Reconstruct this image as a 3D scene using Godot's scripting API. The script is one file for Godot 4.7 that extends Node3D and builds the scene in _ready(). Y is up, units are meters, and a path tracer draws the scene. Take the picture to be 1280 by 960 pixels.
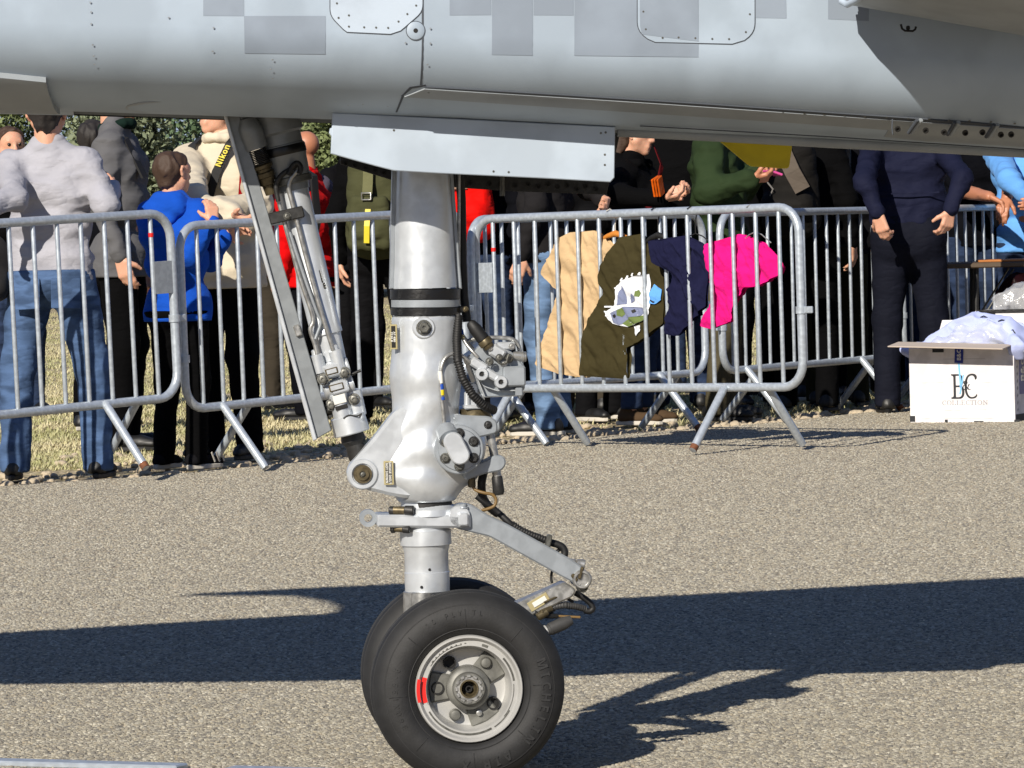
extends Node3D
# An air show: the nose wheel of a parked jet, and behind it spectators at a line of steel crowd barriers.

const AIRCRAFT_AT := Vector3(-0.1118, 0, -8.784)
var M := {}
var used := {}

# ---------------------------------------------------------------- mesh builder
class Mb:
	var st := SurfaceTool.new()
	var gid := 1
	func _init():
		st.begin(Mesh.PRIMITIVE_TRIANGLES)
	func tri(a: Vector3, b: Vector3, c: Vector3):   # counter-clockwise seen from outside
		st.add_vertex(a); st.add_vertex(c); st.add_vertex(b)
	func quad(a: Vector3, b: Vector3, c: Vector3, d: Vector3):
		tri(a, b, c); tri(a, c, d)
	func flat():
		st.set_smooth_group(-1)
	func smooth():
		gid += 1
		st.set_smooth_group(gid)
	func tube(pts: Array, rad, sides := 8, caps := true):
		var n := pts.size()
		var rings := []
		var t0: Vector3 = (pts[1] - pts[0]).normalized()
		var up := Vector3.UP if absf(t0.y) < 0.9 else Vector3.RIGHT
		var x := t0.cross(up).normalized()
		for i in n:
			var t: Vector3 = (pts[mini(i + 1, n - 1)] - pts[maxi(i - 1, 0)]).normalized()
			x = (x - t * x.dot(t)).normalized()
			var y := t.cross(x)
			var r: float = rad[i] if rad is Array else rad
			var ring := []
			for k in sides:
				var a := TAU * k / sides
				ring.append(pts[i] + (x * cos(a) + y * sin(a)) * r)
			rings.append(ring)
		smooth()
		for i in n - 1:
			for k in sides:
				var k2 := (k + 1) % sides
				quad(rings[i][k], rings[i][k2], rings[i + 1][k2], rings[i + 1][k])
		if caps:
			flat()
			for k in range(1, sides - 1):
				tri(rings[0][0], rings[0][k + 1], rings[0][k])
				tri(rings[n - 1][0], rings[n - 1][k], rings[n - 1][k + 1])
	func lathe(at: Vector3, axis: Vector3, prof: Array, sides := 24):   # profile of Vector2(height, radius)
		axis = axis.normalized()
		var x := axis.cross(Vector3.UP if absf(axis.y) < 0.9 else Vector3.FORWARD).normalized()
		var y := axis.cross(x)
		var last := Vector2.ZERO
		for i in prof.size() - 1:
			var p: Vector2 = prof[i]
			var q: Vector2 = prof[i + 1]
			if p.is_equal_approx(q):
				continue
			var dir := (q - p).normalized()
			if i == 0 or dir.dot(last) < 0.8:
				smooth()
			last = dir
			for k in sides:
				var a := TAU * k / sides
				var b := TAU * ((k + 1) % sides) / sides
				var e := x * cos(a) + y * sin(a)
				var f := x * cos(b) + y * sin(b)
				var p0 := at + axis * p.x
				var q0 := at + axis * q.x
				if p.y < 1e-6:
					tri(p0, q0 + f * q.y, q0 + e * q.y)
				elif q.y < 1e-6:
					tri(p0 + e * p.y, p0 + f * p.y, q0)
				else:
					quad(p0 + e * p.y, p0 + f * p.y, q0 + f * q.y, q0 + e * q.y)
	func cyl(a: Vector3, b: Vector3, r: float, sides := 16, bev := 0.0015):
		var h := (b - a).length()
		lathe(a, b - a, [Vector2(0, 0), Vector2(0, r - bev), Vector2(bev, r), Vector2(h - bev, r), Vector2(h, r - bev), Vector2(h, 0)], sides)
	func prism(poly: Array, z0: float, z1: float, bev := 0.002, xf := Transform3D.IDENTITY):
		var p := PackedVector2Array(poly)
		if Geometry2D.is_polygon_clockwise(p):
			p.reverse()
		var n := p.size()
		var ins := PackedVector2Array()
		for i in n:
			var e := (p[i] - p[(i + n - 1) % n]).normalized()
			var f := (p[(i + 1) % n] - p[i]).normalized()
			var m := (Vector2(-e.y, e.x) + Vector2(-f.y, f.x))
			m = m.normalized() / maxf(0.5, m.length() * 0.5)
			ins.append(p[i] + m * bev)
		var ix := Geometry2D.triangulate_polygon(ins)
		flat()
		for i in range(0, ix.size(), 3):
			var a := ins[ix[i]]
			var b := ins[ix[i + 1]]
			var c := ins[ix[i + 2]]
			if (b - a).cross(c - a) < 0:
				var s := b
				b = c
				c = s
			tri(xf * Vector3(a.x, a.y, z1), xf * Vector3(b.x, b.y, z1), xf * Vector3(c.x, c.y, z1))
			tri(xf * Vector3(a.x, a.y, z0), xf * Vector3(c.x, c.y, z0), xf * Vector3(b.x, b.y, z0))
		for i in n:
			var j := (i + 1) % n
			var a := p[i]
			var b := p[j]
			quad(xf * Vector3(a.x, a.y, z0 + bev), xf * Vector3(b.x, b.y, z0 + bev), xf * Vector3(b.x, b.y, z1 - bev), xf * Vector3(a.x, a.y, z1 - bev))
			quad(xf * Vector3(a.x, a.y, z1 - bev), xf * Vector3(b.x, b.y, z1 - bev), xf * Vector3(ins[j].x, ins[j].y, z1), xf * Vector3(ins[i].x, ins[i].y, z1))
			quad(xf * Vector3(ins[i].x, ins[i].y, z0), xf * Vector3(ins[j].x, ins[j].y, z0), xf * Vector3(b.x, b.y, z0 + bev), xf * Vector3(a.x, a.y, z0 + bev))
	func box(at: Vector3, size: Vector3, basis := Basis.IDENTITY, bev := 0.002):
		var x := size.x / 2
		var y := size.y / 2
		var b := minf(bev, minf(x, y) * 0.5)
		prism([Vector2(-x + b, -y), Vector2(x - b, -y), Vector2(x, -y + b), Vector2(x, y - b), Vector2(x - b, y), Vector2(-x + b, y), Vector2(-x, y - b), Vector2(-x, -y + b)], -size.z / 2, size.z / 2, minf(b, size.z * 0.25), Transform3D(basis, at))
	func ball(at: Vector3, r: Vector3, sides := 10):
		smooth()
		var m := sides / 2
		for i in m:
			for k in sides:
				var c := []
				for e in [[i, k], [i + 1, k], [i + 1, k + 1], [i, k + 1]]:
					var th: float = PI * e[0] / m
					var ph: float = TAU * (e[1] % sides) / sides
					c.append(at + Vector3(sin(th) * cos(ph), cos(th), sin(th) * sin(ph)) * r)
				if i > 0:
					tri(c[0], c[3], c[2])
				if i < m - 1:
					tri(c[0], c[2], c[1])
	func mesh() -> ArrayMesh:
		st.generate_normals()
		return st.commit()

# ---------------------------------------------------------------- a field of joined capsules, meshed as surface nets
class Net:
	var v := PackedVector3Array()
	var nn := PackedVector3Array()
	var ix := PackedInt32Array()
	# caps: [a, b, radius at a, radius at b]; planes: [normal, point]: what lies on the normal's side is cut away
	func add(caps: Array, cell: float, k: float, amp := 0.0, noise: FastNoiseLite = null, stretch := Vector3.ONE, planes := []):
		var lo := Vector3.ONE * 1e9
		var hi := Vector3.ONE * -1e9
		for c in caps:
			var r := maxf(c[2], c[3]) + cell * 3 + amp
			lo = lo.min(c[0] - Vector3.ONE * r).min(c[1] - Vector3.ONE * r)
			hi = hi.max(c[0] + Vector3.ONE * r).max(c[1] + Vector3.ONE * r)
		var nx := int(ceil((hi.x - lo.x) / cell)) + 1
		var ny := int(ceil((hi.y - lo.y) / cell)) + 1
		var nz := int(ceil((hi.z - lo.z) / cell)) + 1
		var g := PackedFloat32Array()
		g.resize(nx * ny * nz)
		g.fill(1.0)
		for c in caps:
			var a: Vector3 = c[0]
			var b: Vector3 = c[1]
			var ra: float = c[2]
			var rb: float = c[3]
			var m := maxf(ra, rb) + k + cell * 2 + amp
			var l := ((a.min(b) - Vector3.ONE * m - lo) / cell).floor()
			var h := ((a.max(b) + Vector3.ONE * m - lo) / cell).ceil()
			var i0 := maxi(0, int(l.x))
			var i1 := mini(nx - 1, int(h.x))
			var j0 := maxi(0, int(l.y))
			var j1 := mini(ny - 1, int(h.y))
			var k0 := maxi(0, int(l.z))
			var k1 := mini(nz - 1, int(h.z))
			var ba := b - a
			var bb := maxf(ba.length_squared(), 1e-9)
			for kk in range(k0, k1 + 1):
				for jj in range(j0, j1 + 1):
					var at := (kk * ny + jj) * nx
					var p := lo + Vector3(i0, jj, kk) * cell - a
					for ii in range(i0, i1 + 1):
						var t := clampf(p.dot(ba) / bb, 0.0, 1.0)
						var d := (p - ba * t).length() - ra - (rb - ra) * t
						var e := g[at + ii]
						var f := maxf(k - absf(d - e), 0.0)
						g[at + ii] = minf(d, e) - f * f * 0.25 / k
						p.x += cell
		if amp > 0.0 or planes.size():
			for kk in nz:
				for jj in ny:
					var at := (kk * ny + jj) * nx
					for ii in nx:
						var e := g[at + ii]
						if e < 0.9:
							var p := lo + Vector3(ii, jj, kk) * cell
							if amp > 0.0 and absf(e) < amp + cell * 2:
								e += amp * (absf(noise.get_noise_3dv(p * stretch)) * 2.4 - 0.6)
							for pl in planes:
								e = maxf(e, (p - pl[1]).dot(pl[0]))
							g[at + ii] = e
		net(g, lo, cell, nx, ny, nz)
	func net(g: PackedFloat32Array, lo: Vector3, cell: float, nx: int, ny: int, nz: int):
		var id := PackedInt32Array()
		id.resize(nx * ny * nz)
		id.fill(-1)
		var sy := nx
		var sz := nx * ny
		var first := v.size()
		for kk in nz - 1:
			for jj in ny - 1:
				var row := kk * sz + jj * sy
				for ii in nx - 1:
					var q := row + ii
					var a0 := g[q]; var a1 := g[q + 1]; var a2 := g[q + sy]; var a3 := g[q + sy + 1]
					var a4 := g[q + sz]; var a5 := g[q + sz + 1]; var a6 := g[q + sz + sy]; var a7 := g[q + sz + sy + 1]
					var s := int(a0 < 0) + int(a1 < 0) + int(a2 < 0) + int(a3 < 0) + int(a4 < 0) + int(a5 < 0) + int(a6 < 0) + int(a7 < 0)
					if s == 0 or s == 8:
						continue
					var sum := Vector3.ZERO
					var n := 0
					if (a0 < 0) != (a1 < 0): sum += Vector3(a0 / (a0 - a1), 0, 0); n += 1
					if (a2 < 0) != (a3 < 0): sum += Vector3(a2 / (a2 - a3), 1, 0); n += 1
					if (a4 < 0) != (a5 < 0): sum += Vector3(a4 / (a4 - a5), 0, 1); n += 1
					if (a6 < 0) != (a7 < 0): sum += Vector3(a6 / (a6 - a7), 1, 1); n += 1
					if (a0 < 0) != (a2 < 0): sum += Vector3(0, a0 / (a0 - a2), 0); n += 1
					if (a1 < 0) != (a3 < 0): sum += Vector3(1, a1 / (a1 - a3), 0); n += 1
					if (a4 < 0) != (a6 < 0): sum += Vector3(0, a4 / (a4 - a6), 1); n += 1
					if (a5 < 0) != (a7 < 0): sum += Vector3(1, a5 / (a5 - a7), 1); n += 1
					if (a0 < 0) != (a4 < 0): sum += Vector3(0, 0, a0 / (a0 - a4)); n += 1
					if (a1 < 0) != (a5 < 0): sum += Vector3(1, 0, a1 / (a1 - a5)); n += 1
					if (a2 < 0) != (a6 < 0): sum += Vector3(0, 1, a2 / (a2 - a6)); n += 1
					if (a3 < 0) != (a7 < 0): sum += Vector3(1, 1, a3 / (a3 - a7)); n += 1
					id[q] = v.size()
					v.append(lo + (Vector3(ii, jj, kk) + sum / n) * cell)
		nn.resize(v.size())
		for kk in range(1, nz - 1):
			for jj in range(1, ny - 1):
				var row := kk * sz + jj * sy
				for ii in range(1, nx - 1):
					var q := row + ii
					var s := g[q] < 0
					if s != (g[q + 1] < 0):
						face(id[q - sy - sz], id[q - sz], id[q], id[q - sy], s)
					if s != (g[q + sy] < 0):
						face(id[q - 1 - sz], id[q - 1], id[q], id[q - sz], s)
					if s != (g[q + sz] < 0):
						face(id[q - 1 - sy], id[q - sy], id[q], id[q - 1], s)
		for i in range(first, v.size()):
			nn[i] = nn[i].normalized()
	func face(a: int, b: int, c: int, d: int, s: bool):
		if a < 0 or b < 0 or c < 0 or d < 0:
			return
		if not s:
			var e := b
			b = d
			d = e
		ix.append_array([a, c, b, a, d, c])
		var n := (v[c] - v[a]).cross(v[d] - v[b])
		nn[a] += n; nn[b] += n; nn[c] += n; nn[d] += n
	func mesh() -> ArrayMesh:
		var arr := []
		arr.resize(Mesh.ARRAY_MAX)
		arr[Mesh.ARRAY_VERTEX] = v
		arr[Mesh.ARRAY_NORMAL] = nn
		arr[Mesh.ARRAY_INDEX] = ix
		var m := ArrayMesh.new()
		m.add_surface_from_arrays(Mesh.PRIMITIVE_TRIANGLES, arr)
		return m

# ---------------------------------------------------------------- nodes
func numbered(called: String) -> String:
	var n: int = used.get(called, 0)
	used[called] = n + 1
	return called if n == 0 else "%s_%03d" % [called, n]
func tag(o: Node, label := "", category := "", group := "", kind := "") -> Node:
	if label: o.set_meta("label", label)
	if category: o.set_meta("category", category)
	if group: o.set_meta("group", group)
	if kind: o.set_meta("kind", kind)
	return o
func thing(called: String, label: String, category: String, at := Vector3.ZERO, turn := 0.0, group := "") -> Node3D:
	var o := Node3D.new()
	o.name = numbered(called)
	add_child(o)
	o.position = at
	o.rotation.y = turn
	tag(o, label, category, group)
	return o
func part(parent: Node, called: String, m, material: Material, label := "") -> MeshInstance3D:
	var o := MeshInstance3D.new()
	o.mesh = m if m is Mesh else m.mesh()
	o.material_override = material
	if parent == self:
		o.name = numbered(called)
	else:
		var k := called
		var i := 0
		while parent.has_node(NodePath(k)):
			i += 1
			k = "%s_%03d" % [called, i]
		o.name = k
	parent.add_child(o, true)
	if label: o.set_meta("label", label)
	return o
func copy(o: Node3D, label := "") -> Node3D:
	var c: Node3D = o.duplicate()
	var base := String(o.name)
	if base.length() > 4 and base[-4] == "_" and base.right(3).is_valid_int():
		base = base.left(-4)
	c.name = numbered(base)
	add_child(c)
	if label: c.set_meta("label", label)
	return c

# ---------------------------------------------------------------- materials
func noise_image(freq: float, kind: int, seed_: int, octaves := 4, size := 512) -> Image:
	var f := FastNoiseLite.new()
	f.noise_type = kind
	f.frequency = freq
	f.seed = seed_
	f.fractal_octaves = octaves
	return f.get_seamless_image(size, size)
func tex(img: Image) -> ImageTexture:
	img.generate_mipmaps()
	return ImageTexture.create_from_image(img)
func mat(c: Color, rough := 0.6, metal := 0.0) -> StandardMaterial3D:
	var m := StandardMaterial3D.new()
	m.albedo_color = c
	m.roughness = rough
	m.metallic = metal
	return m
func tri_map(m: StandardMaterial3D, scale: float, albedo: Texture2D = null, normal: Texture2D = null, strength := 0.5, rough: Texture2D = null, world := false) -> StandardMaterial3D:
	m.uv1_triplanar = true
	m.uv1_world_triplanar = world
	m.uv1_scale = Vector3.ONE * scale
	if albedo: m.albedo_texture = albedo
	if normal:
		m.normal_enabled = true
		m.normal_texture = normal
		m.normal_scale = strength
	if rough:
		m.roughness_texture = rough
	return m
func ramped(img: Image, lo: float, hi: float) -> Image:   # greys between lo and hi, for tinting an albedo colour
	var o := Image.create(img.get_width(), img.get_height(), false, Image.FORMAT_RGB8)
	for y in img.get_height():
		for x in img.get_width():
			var t := lo + (hi - lo) * smoothstep(0.2, 0.8, img.get_pixel(x, y).r)
			o.set_pixel(x, y, Color(t, t, t))
	return o
func bumps(img: Image, s: float) -> Texture2D:
	var b := img.duplicate()
	b.convert(Image.FORMAT_RGBA8)
	b.bump_map_to_normal_map(s)
	return tex(b)

# ---------------------------------------------------------------- camera, light, air
func set_stage():
	var cam := Camera3D.new()
	cam.position = Vector3(0, 1.03, 0)
	cam.rotation = Vector3(-0.0336, 0, -deg_to_rad(1.5))
	cam.fov = 9.462
	cam.near = 0.5
	cam.far = 1500
	add_child(cam)
	var env := Environment.new()
	env.background_mode = Environment.BG_SKY
	var sky := Sky.new()
	var sm := ProceduralSkyMaterial.new()
	sm.sky_top_color = Color(0.33, 0.44, 0.64)
	sm.sky_horizon_color = Color(0.72, 0.78, 0.86)
	sm.sky_curve = 0.12
	sm.ground_horizon_color = Color(0.5, 0.5, 0.48)
	sm.ground_bottom_color = Color(0.3, 0.28, 0.25)
	sm.sky_energy_multiplier = 0.82
	sky.sky_material = sm
	env.sky = sky
	env.tonemap_mode = Environment.TONE_MAPPER_LINEAR
	env.tonemap_exposure = 1.4
	env.sdfgi_enabled = true
	env.ssao_enabled = true
	env.ssil_enabled = true
	var we := WorldEnvironment.new()
	we.environment = env
	add_child(we)
	var sun := DirectionalLight3D.new()
	sun.light_energy = 1.5
	sun.light_color = Color(1.0, 0.965, 0.91)
	sun.light_angular_distance = 0.5
	sun.shadow_enabled = true
	add_child(sun)
	sun.look_at_from_position(Vector3.ZERO, Vector3(0.77, -1.0, -1.7), Vector3.UP)

func make_materials():
	var fine := noise_image(0.12, FastNoiseLite.TYPE_SIMPLEX, 3, 3, 256)
	var soft := noise_image(0.012, FastNoiseLite.TYPE_SIMPLEX, 5, 5, 256)
	var streak := noise_image(0.03, FastNoiseLite.TYPE_PERLIN, 9, 4, 256)
	var fine_n := bumps(fine, 2.0)
	var soft_n := bumps(soft, 6.0)
	var worn := tex(ramped(soft, 0.93, 1.0))
	var dirty := tex(ramped(streak, 0.78, 1.0))
	var rgh := tex(ramped(streak, 0.8, 1.0))
	var spangle := tex(ramped(noise_image(0.045, FastNoiseLite.TYPE_CELLULAR, 12, 1, 256), 0.9, 1.0))
	var weave := Image.create(64, 64, false, Image.FORMAT_RGB8)
	for y in 64:
		for x in 64:
			var t := 0.5 + 0.25 * sin(TAU * x / 8.0) * (1 if (y / 4) % 2 == 0 else -1) + 0.2 * sin(TAU * y / 8.0)
			weave.set_pixel(x, y, Color(t, t, t))
	var weave_n := bumps(weave, 2.0)
	M.soft_n = soft_n
	var ridge := noise_image(0.022, FastNoiseLite.TYPE_SIMPLEX_SMOOTH, 31, 3, 256)
	var rb := Image.create(256, 256, false, Image.FORMAT_RGBA8)
	for y in 256:
		for x in 256:
			var t := absf(ridge.get_pixel(x, y).r - 0.5) * 2.0
			t = clampf(t * 1.6, 0, 1)
			rb.set_pixel(x, y, Color(t, t, t))
	M.wrinkle_n = bumps(rb, 7.0)
	M.fine_n = fine_n
	M.worn = worn
	M.skin_paint = tri_map(mat(Color(0.60, 0.655, 0.712), 0.6), 1.3, worn, null, 0.0, rgh)
	M.under_paint = tri_map(mat(Color(0.545, 0.57, 0.59), 0.5), 2.0, worn, null, 0.0, rgh)
	M.door_paint = tri_map(mat(Color(0.665, 0.715, 0.77), 0.5), 1.6, worn, null, 0.0, rgh)
	M.camo_paint = tri_map(mat(Color(0.50, 0.545, 0.60), 0.6), 1.3, worn)
	M.gear_paint = tri_map(mat(Color(0.79, 0.81, 0.83), 0.4, 0.5), 6.0, worn, soft_n, 0.02, rgh)
	M.gear_grey = tri_map(mat(Color(0.58, 0.605, 0.63), 0.4, 0.3), 7.0, worn, soft_n, 0.02, rgh)
	M.brace_grey = tri_map(mat(Color(0.50, 0.52, 0.535), 0.42, 0.15), 7.0, worn, soft_n, 0.03, rgh)
	M.alloy = tri_map(mat(Color(0.72, 0.72, 0.71), 0.38, 0.7), 9.0, dirty, fine_n, 0.1, rgh)
	M.dull_steel = tri_map(mat(Color(0.42, 0.42, 0.40), 0.45, 0.6), 12.0, dirty, fine_n, 0.2)
	M.dark_steel = tri_map(mat(Color(0.20, 0.20, 0.20), 0.5, 0.4), 12.0, dirty, fine_n, 0.2)
	M.brass = tri_map(mat(Color(0.40, 0.36, 0.27), 0.45, 0.6), 14.0, dirty)
	M.rubber_hose = tri_map(mat(Color(0.06, 0.06, 0.065), 0.6), 15.0, worn, fine_n, 0.2)
	M.grey_hose = tri_map(mat(Color(0.22, 0.22, 0.22), 0.6), 15.0, worn)
	M.tape = tri_map(mat(Color(0.045, 0.045, 0.05), 0.35), 8.0, worn, soft_n, 0.3)
	M.black = mat(Color(0.03, 0.03, 0.03), 0.7)
	M.seam = mat(Color(0.24, 0.26, 0.29), 0.7)
	M.label_gold = mat(Color(0.60, 0.56, 0.41), 0.5)
	M.label_white = mat(Color(0.8, 0.8, 0.78), 0.5)
	M.yellow_paint = tri_map(mat(Color(0.78, 0.71, 0.05), 0.5), 3.0, worn)
	M.red_paint = mat(Color(0.80, 0.07, 0.04), 0.5)
	M.blue_paint = mat(Color(0.05, 0.25, 0.62), 0.5)
	M.tan_hose = mat(Color(0.42, 0.33, 0.18), 0.5)
	M.tyre = tri_map(mat(Color(0.118, 0.12, 0.126), 0.7), 5.0, dirty, fine_n, 0.12)
	M.tyre_text = mat(Color(0.15, 0.152, 0.155), 0.7)
	M.tyre_tread = tri_map(mat(Color(0.215, 0.215, 0.215), 0.85), 7.0, dirty, fine_n, 0.4)
	M.rim = tri_map(mat(Color(0.70, 0.70, 0.69), 0.42, 0.3), 3.0, worn)
	M.hub_grey = tri_map(mat(Color(0.46, 0.46, 0.44), 0.5, 0.35), 5.0, dirty)
	M.galvanised = tri_map(mat(Color(0.72, 0.755, 0.79), 0.38, 0.4), 5.0, spangle, fine_n, 0.05, rgh)
	M.rust = tri_map(mat(Color(0.45, 0.27, 0.16), 0.8), 9.0, dirty)
	M.weave_n = weave_n
	M.eye = mat(Color(0.10, 0.08, 0.07), 0.2)
	M.asphalt = ground_material(4401, 1.7, [Color(0.70, 0.645, 0.54), Color(0.62, 0.575, 0.485), Color(0.74, 0.685, 0.575), Color(0.50, 0.465, 0.41), Color(0.80, 0.76, 0.67), Color(0.68, 0.62, 0.51), Color(0.56, 0.52, 0.45)], 1024, 140, 0.4)
	M.asphalt.detail_enabled = true
	M.asphalt.detail_blend_mode = BaseMaterial3D.BLEND_MODE_MUL
	M.asphalt.detail_albedo = tex(ramped(noise_image(0.02, FastNoiseLite.TYPE_SIMPLEX, 77, 5, 512), 0.93, 1.02))
	M.asphalt.detail_uv_layer = BaseMaterial3D.DETAIL_UV_2
	M.asphalt.uv2_triplanar = true
	M.asphalt.uv2_world_triplanar = true
	M.asphalt.uv2_scale = Vector3.ONE * 0.13
	M.earth = ground_material(773, 2.2, [Color(0.66, 0.60, 0.46), Color(0.72, 0.65, 0.52), Color(0.60, 0.56, 0.40), Color(0.76, 0.70, 0.58)], 512, 90, 0.5)
	M.stone = tri_map(mat(Color(0.76, 0.70, 0.60), 0.9), 6.0, dirty, fine_n, 0.5)
	M.bark = tri_map(mat(Color(0.22, 0.18, 0.14), 0.9), 2.0, dirty)

func fabric(c: Color, rough := 0.9, scale := 30.0, strength := 0.25) -> StandardMaterial3D:
	var m := tri_map(mat(c, rough), 1.0, M.worn, M.wrinkle_n, strength * 0.7)
	m.metallic_specular = 0.15
	m.uv1_scale = Vector3(0.8, 1.7, 0.8) * scale / 26.0
	m.rim_enabled = c.v > 0.35
	m.rim = 0.25 if c.v > 0.35 else 0.0
	m.rim_tint = 0.6
	return m
func denim(c: Color, seed_: int) -> StandardMaterial3D:
	var m := tri_map(mat(c, 0.9), 2.4, tex(ramped(noise_image(0.03, FastNoiseLite.TYPE_SIMPLEX, seed_, 4, 128), 0.72, 1.1)), M.wrinkle_n, 0.2)
	m.metallic_specular = 0.2
	m.uv1_scale = Vector3(0.9, 2.2, 0.9) * 1.2
	return m

# a bed of small stones in several tones, pressed into a binder
func ground_material(seed_: int, metres: float, tones: Array, side: int, freq: float, relief: float) -> StandardMaterial3D:
	# jittered cells that wrap round at the edges: each stone claims the pixels nearest to it
	var rng := RandomNumberGenerator.new()
	rng.seed = seed_
	var per := int(freq)
	var cw := float(side) / per
	var near := PackedFloat32Array()
	near.resize(side * side)
	near.fill(1e9)
	var vb := PackedByteArray()
	vb.resize(side * side)
	var reach := int(ceil(cw * 1.25))
	for cy in per:
		for cx in per:
			if rng.randf() < 0.12:
				continue
			var px := (cx + rng.randf()) * cw
			var py := (cy + rng.randf()) * cw
			var w := rng.randf_range(0.75, 1.5)
			var tone := rng.randi() % 256
			var ix := int(px)
			var iy := int(py)
			for dy in range(-reach, reach + 1):
				var fy := iy + dy - py
				var row := posmod(iy + dy, side) * side
				for dx in range(-reach, reach + 1):
					var fx := ix + dx - px
					var d := (fx * fx + fy * fy) * w
					var at := row + posmod(ix + dx, side)
					if d < near[at]:
						near[at] = d
						vb[at] = tone
	var db := PackedByteArray()
	db.resize(side * side)
	for i in side * side:
		db[i] = int(minf(255.0, sqrt(minf(near[i], 1e6)) / cw * 230.0))
	var big := noise_image(0.006, FastNoiseLite.TYPE_SIMPLEX, seed_ + 1, 4, side)
	var gb := big.get_data()
	var out := PackedByteArray()
	out.resize(side * side * 3)
	var n := tones.size()
	for i in side * side:
		var v := vb[i]
		var c: Color = tones[(v * 7) % n]
		var s := (0.70 + 0.62 * ((v * 13) % 97) / 97.0) * (0.95 + 0.10 * gb[i] / 255.0) * (1.04 - 0.36 * db[i] / 255.0)
		out[i * 3] = int(minf(255.0, c.r8 * s))
		out[i * 3 + 1] = int(minf(255.0, c.g8 * s))
		out[i * 3 + 2] = int(minf(255.0, c.b8 * s))
	var img := Image.create_from_data(side, side, false, Image.FORMAT_RGB8, out)
	for i in side * side:
		db[i] = 255 - db[i]
	var hgt := Image.create_from_data(side, side, false, Image.FORMAT_L8, db)
	hgt.convert(Image.FORMAT_RGBA8)
	hgt.bump_map_to_normal_map(6.0)
	return tri_map(mat(Color.WHITE, 0.92), 1.0 / metres, tex(img), tex(hgt), relief, null, true)

# ---------------------------------------------------------------- the setting
const EDGE := [Vector3(-4.645, 0, -17.42), Vector3(-3.343, 0, -18.56), Vector3(-2.165, 0, -19.5), Vector3(-1.534, 0, -20.07), Vector3(-1.115, 0, -20.67), Vector3(-0.7453, 0, -21.35), Vector3(-0.3099, 0, -21.88), Vector3(0.1465, 0, -22.28), Vector3(0.6273, 0, -22.95), Vector3(1.391, 0, -23.8), Vector3(2.02, 0, -24.96), Vector3(2.843, 0, -25.77), Vector3(5.039, 0, -27.56), Vector3(8.622, 0, -30.1)]
func build_setting():
	var far := Mb.new()
	far.flat()
	far.quad(Vector3(-900, -0.015, 60), Vector3(900, -0.015, 60), Vector3(900, -0.015, -1200), Vector3(-900, -0.015, -1200))
	tag(part(self, "field", far, M.earth), "", "", "", "structure")
	var mb := Mb.new()
	mb.flat()
	var pts := EDGE.duplicate()
	pts.push_front(Vector3(-60, 0, -12))
	pts.push_back(Vector3(60, 0, -100))
	for i in pts.size() - 1:
		var steps := 14
		for s in steps:
			var a: Vector3 = pts[i].lerp(pts[i + 1], float(s) / steps)
			var b: Vector3 = pts[i].lerp(pts[i + 1], float(s + 1) / steps)
			a.z += ragged(a.x)
			b.z += ragged(b.x)
			mb.quad(Vector3(a.x, 0, 40), Vector3(b.x, 0, 40), b, a)
			mb.quad(a, b, b + Vector3(0, -0.05, -0.03), a + Vector3(0, -0.05, -0.03))
	tag(part(self, "apron", mb, M.asphalt), "", "", "", "structure")
	scatter_rubble(pts)
	scatter_aggregate(pts)
	scatter_grass(pts)

func ragged(x: float) -> float:
	if absf(x) > 6.0:
		return 0.0
	return 0.05 * sin(x * 7.3) + 0.03 * sin(x * 23.0 + 1.0) + 0.02 * sin(x * 61.0)

func edge_z(pts: Array, x: float) -> float:
	for i in pts.size() - 1:
		if x >= pts[i].x and x < pts[i + 1].x:
			return lerpf(pts[i].z, pts[i + 1].z, (x - pts[i].x) / (pts[i + 1].x - pts[i].x))
	return -20.0

func stuff(called: String, mesh: Mesh, m: Material, xfs: Array, colors := []):
	var mm := MultiMesh.new()
	mm.transform_format = MultiMesh.TRANSFORM_3D
	mm.use_colors = colors.size() > 0
	mm.mesh = mesh
	mm.instance_count = xfs.size()
	for i in xfs.size():
		mm.set_instance_transform(i, xfs[i])
		if colors.size():
			mm.set_instance_color(i, colors[i])
	var o := MultiMeshInstance3D.new()
	o.multimesh = mm
	o.material_override = m
	o.name = called
	return tag(o, "", "", "", "stuff")

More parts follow.
